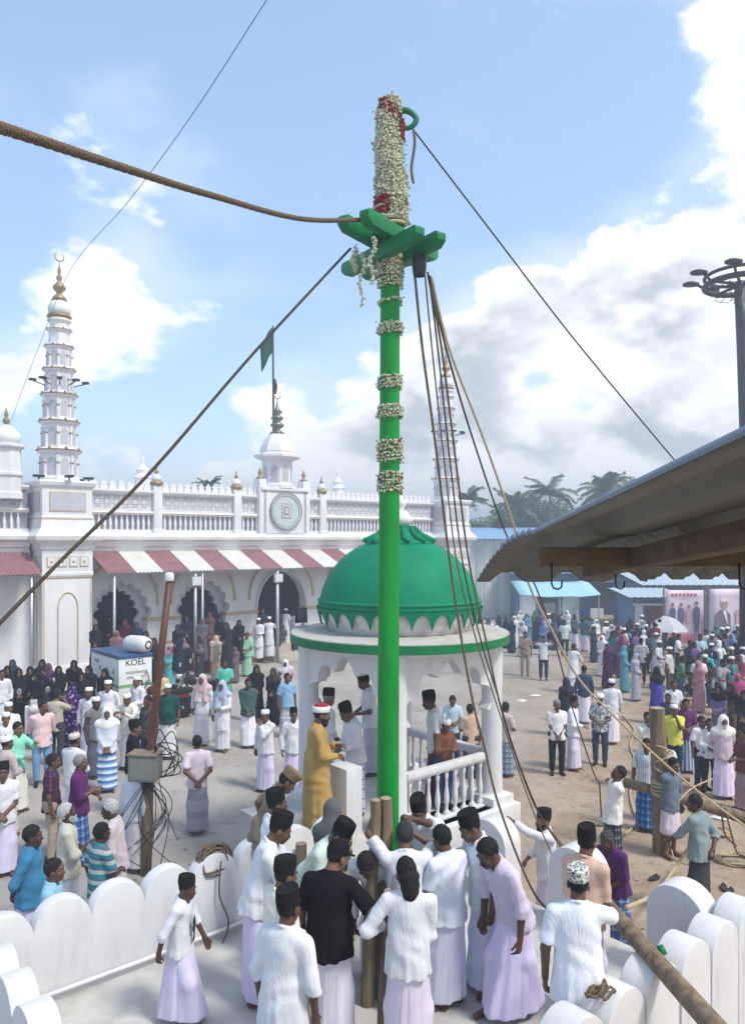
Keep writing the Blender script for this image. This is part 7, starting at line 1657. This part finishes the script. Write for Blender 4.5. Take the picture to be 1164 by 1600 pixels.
# ---- the far street crowd
far = [(752, 968, BK, 'a', 'woman in black nearest the green dome'), (764, 965, (.06, .09, .13), 'a', 'woman in slate robe beside the dome'), (757, 976, W, 'a', 'woman in white veil closest to the pavilion roof'), (768, 974, W, 'a', 'woman in white veil, second from the pavilion roof'), (776, 977, W, 'a', 'shorter woman in white veil beside the black robes'),
       (790, 963, (.03, .06, .09), 'a', 'woman in dark teal robe, tallest by the striped wall'), (799, 968, (.03, .05, .08), 'a', 'woman in black beside the tall teal robe'), (803, 962, W, 'a', 'woman in white veil before the striped wall'), (816, 970, (.50, .50, .52), 'a', 'woman in white and grey behind the policeman'), (838, 962, (.03, .06, .10), 'a', 'woman in dark blue robe under the tarpaulin'), (848, 970, (.16, .22, .42), 'a', 'woman in mid blue robe under the tarpaulin'), (866, 965, (.05, .08, .12), 'a', 'figure in slate by the tarpaulin pole'),
       (882, 968, (.55, .60, .62), 's', 'man in pale shirt stooping at the stalls'), (913, 962, (.06, .12, .20), 's', 'man in blue walking past the notice board'), (931, 967, (.66, .66, .66), 'a', 'woman in white with a dark belt in the road crowd'), (947, 970, W, 's', 'man in white left of the crowd centre'), (940, 992, W, 'a', 'woman in white veil beside the plum robe'), (948, 1005, (.08, .03, .10), 'a', 'woman in a plum robe in front of the crowd'), (958, 985, (.02, .03, .04), 'a', 'woman in black between plum and crimson'), (970, 992, (.20, .03, .12), 'a', 'woman in crimson veil in the crowd'), (976, 1008, (.08, .28, .36), 'a', 'woman in turquoise and red saree'), (990, 988, (.03, .06, .10), 'a', 'woman in navy veil behind the checked shirt'), (1001, 996, (.26, .27, .28), 'c', 'man in black and white checked shirt'), (994, 1020, (.36, .36, .46), 'a', 'woman in pale mauve skirt beside the checked shirt'),
       (1006, 984, W, 'a', 'woman in white veil behind the checked shirt'), (1016, 986, (.05, .07, .10), 's', 'man in dark shirt left of the umbrella'), (1030, 1000, W, 's', 'man in white under the umbrella'), (1024, 988, (.25, .3, .34), 's', 'man in grey beneath the umbrella edge'), (1046, 1010, (.60, .58, .56), 's', 'man in cream leaning by the parked motorcycle'), (1060, 990, W, 's', 'man in white with rolled sleeves below the first banner'), (1052, 985, (.03, .04, .06), 's', 'dark clothed man under the first banner'), (1078, 1000, (.03, .04, .06), 's', 'man in black shirt below the first banner'), (1094, 990, (.40, .56, .66), 's', 'man in light blue between the banners'), (1102, 1014, (.08, .40, .42), 's', 'rider in turquoise on the scooter'),
       (1112, 990, (.06, .07, .10), 's', 'man in navy below the portrait banner'), (1122, 1000, (.68, .66, .60), 's', 'broad man in cream below the portrait banner'), (1133, 988, (.08, .09, .14), 's', 'man in slate beside the broad cream man'), (1142, 1010, (.03, .03, .04), 's', 'man in black with back turned near the scooter'), (1154, 994, (.02, .025, .03), 's', 'man in black below the banner lettering'), (1161, 1010, (.45, .46, .5), 's', 'man in grey at the right edge under the banner'), (928, 978, (.04, .06, .09), 'a', 'woman in slate near the notice board'), (962, 968, (.62, .62, .6), 's', 'man in pale shirt deep in the crowd'), (980, 972, (.05, .07, .09), 's', 'man in dark clothes deep in the crowd'), (955, 975, (.5, .5, .5), 'a', 'woman in grey veil deep in the crowd'), (898, 960, (.06, .1, .15), 's', 'man in blue grey at the stall motorcycle'), (823, 958, (.05, .07, .1), 'a', 'woman in slate deep behind the policeman'), (780, 960, (.04, .06, .09), 'a', 'woman in navy deep by the striped wall'), (856, 958, (.4, .45, .5), 's', 'man in grey deep under the tarpaulin')]
for px, hy, c, k, lab in far:
    yw = random.uniform(110, 250)
    if k == 'a': woman(px, hy, lab, c, yaw=yw, h=random.uniform(1.52, 1.62), hc=c)
    elif k == 'c': person(px, hy, -10, 1.68, 'g', SH((.55, .56, .58), 'grid', (.06, .07, .08), None, .09), TR((.02, .03, .04)), 'hair', ('hang', 'hang'), label=lab)
    else: person(px, hy, yw, random.uniform(1.62, 1.72), 'g', SH(c), TR(random.choice([(.03, .04, .06), (.06, .09, .15), (.10, .09, .08)])) if random.random() < .7 else LU(), random.choice(['hair', 'hair', 'kufi']), random.choice([('hang', 'hang'), ('belly', 'belly'), ('hang', 'belly')]), label=lab)
# ---- the packed back rows
cols = {'black': (.016, .016, .02), 'navy': (.03, .045, .09), 'white': W, 'grey': (.28, .29, .31), 'teal': (.05, .20, .22), 'maroon': (.13, .03, .05), 'cream': (.62, .58, .48), 'blue': (.12, .24, .42), 'green': (.06, .20, .11), 'violet': (.16, .09, .24), 'rose': (.42, .20, .24)}
spots = [('at the back of the crowd by the kiosk', 985, 1040, 960, 978), ('at the back below the portrait banner', 1100, 1164, 975, 992), ('in the middle rows left of the umbrella', 960, 1010, 975, 992), ('at the back under the tarpaulin', 805, 905, 953, 960), ('in the crowd behind the motorcycles', 1062, 1164, 1000, 1040)]
cn = list(cols)
for si, (wh, xa, xb, ya, yb) in enumerate(spots):
    for k in range(9):
        c = cn[(k + si * 2) % len(cn)]; f_ = (k + si) % 3 == 0 or (si == 3 and k % 3)
        px, hy = xa + (xb - xa) * (k + random.random()) / 9, random.uniform(ya, yb)
        if f_: woman(px, hy, 'woman in %s veil %s' % (c, wh), cols[c], yaw=random.uniform(100, 260), hc=cols[c])
        else: person(px, hy, random.uniform(0, 360), random.uniform(1.6, 1.72), 'g', SH(cols[c]), TR(random.choice([(.03, .04, .06), (.06, .09, .15)])), random.choice(['hair', 'hair', 'kufi']), random.choice([('hang', 'hang'), ('belly', 'belly'), ('face', 'belly'), ('hang', 'belly')]), random.uniform(0, 8), random.uniform(-5, 12), label='man in %s shirt %s' % (c, wh))
for k, (px, hy, c, lab) in enumerate(((158, 958, 'black', 'tall woman in black deep in the first arch'), (204, 956, 'navy', 'woman in navy deepest in the first arch'), (186, 952, 'black', 'woman in black farthest inside the first arch'), (300, 978, 'black', 'woman in black seated in front of the second arch'), (322, 985, 'maroon', 'woman in maroon before the second arch'), (350, 990, 'black', 'woman in black between the beige and green sarees'), (374, 968, 'black', 'woman in black at the pier by the entrance'), (336, 950, 'navy', 'woman in navy farthest inside the second arch'), (20, 1030, 'navy', 'woman in navy behind the row of black robes'), (58, 1050, 'black', 'woman in black in front of the tower women'), (92, 1040, 'black', 'woman in black against the tower shaft'), (128, 1050, 'black', 'short woman in black by the tower corner'))):
    woman(px, hy, lab, cols[c], on=.85 if px > 140 and hy < 972 else 'g', yaw=random.uniform(140, 220), h=random.uniform(1.5, 1.6), hc=cols[c])
# ---- litter trodden into the sand: petals, scraps and husks nobody would count
b = MB()
for k in range(2200):
    x = random.uniform(-7, 12); y = random.uniform(9.5, 34); s_ = random.uniform(.012, .05)
    if x < 3.2 and y < 13.5 and x > -2.2: continue
    q = random.uniform(0, 6.3); z_ = gz(x, y) + .024; b.add([(x + s_ * math.cos(q), y + s_ * math.sin(q), z_), (x + s_ * .6 * math.cos(q + 1.7), y + s_ * .6 * math.sin(q + 1.7), z_ + .006), (x - s_ * math.cos(q), y - s_ * math.sin(q), z_), (x + s_ * .5 * math.cos(q - 1.6), y + s_ * .5 * math.sin(q - 1.6), z_ + .004)], [(0, 1, 2, 3)])
lt = b.build('litter', mat('litter_bits', (.36, .32, .26), rough=.9, var=.6, scale=3)); kind(lt, 'stuff'); lt['label'] = 'petals and paper scraps trodden into the sand'
# ---- small things people hold or wear
def pocket_phone(o, dx, z, name='pocket_phone'):
    b = MB().box((dx, .0, z), (.06, .012, .09)).build(name, M_DARK, o, bevel=.003); b.location = (0, .155, 0); return b
hp1 = MB().box((0, 0, 0), (.075, .012, .15)).build('mobile_phone', mat('phone_silver', (.45, .45, .44), rough=.25, metal=.4), None, bevel=.004, loc=at(618, 1378, 6.42)); hp1.rotation_euler = (R(12), R(4), R(20)); tag(hp1, 'silver phone held up beside the timber post', 'phone')
# black figure print on the boy's shirt front
MB().add([(.02, 0, .02), (.07, 0, .0), (.075, 0, -.10), (.05, 0, -.13), (.08, 0, -.2), (.03, 0, -.2), (.02, 0, -.12), (.0, 0, -.06)], [tuple(range(8))]).build('shirt_print', mat('print_black', (.02, .02, .022), rough=.8), boy, loc=(-.03, .142, .93))
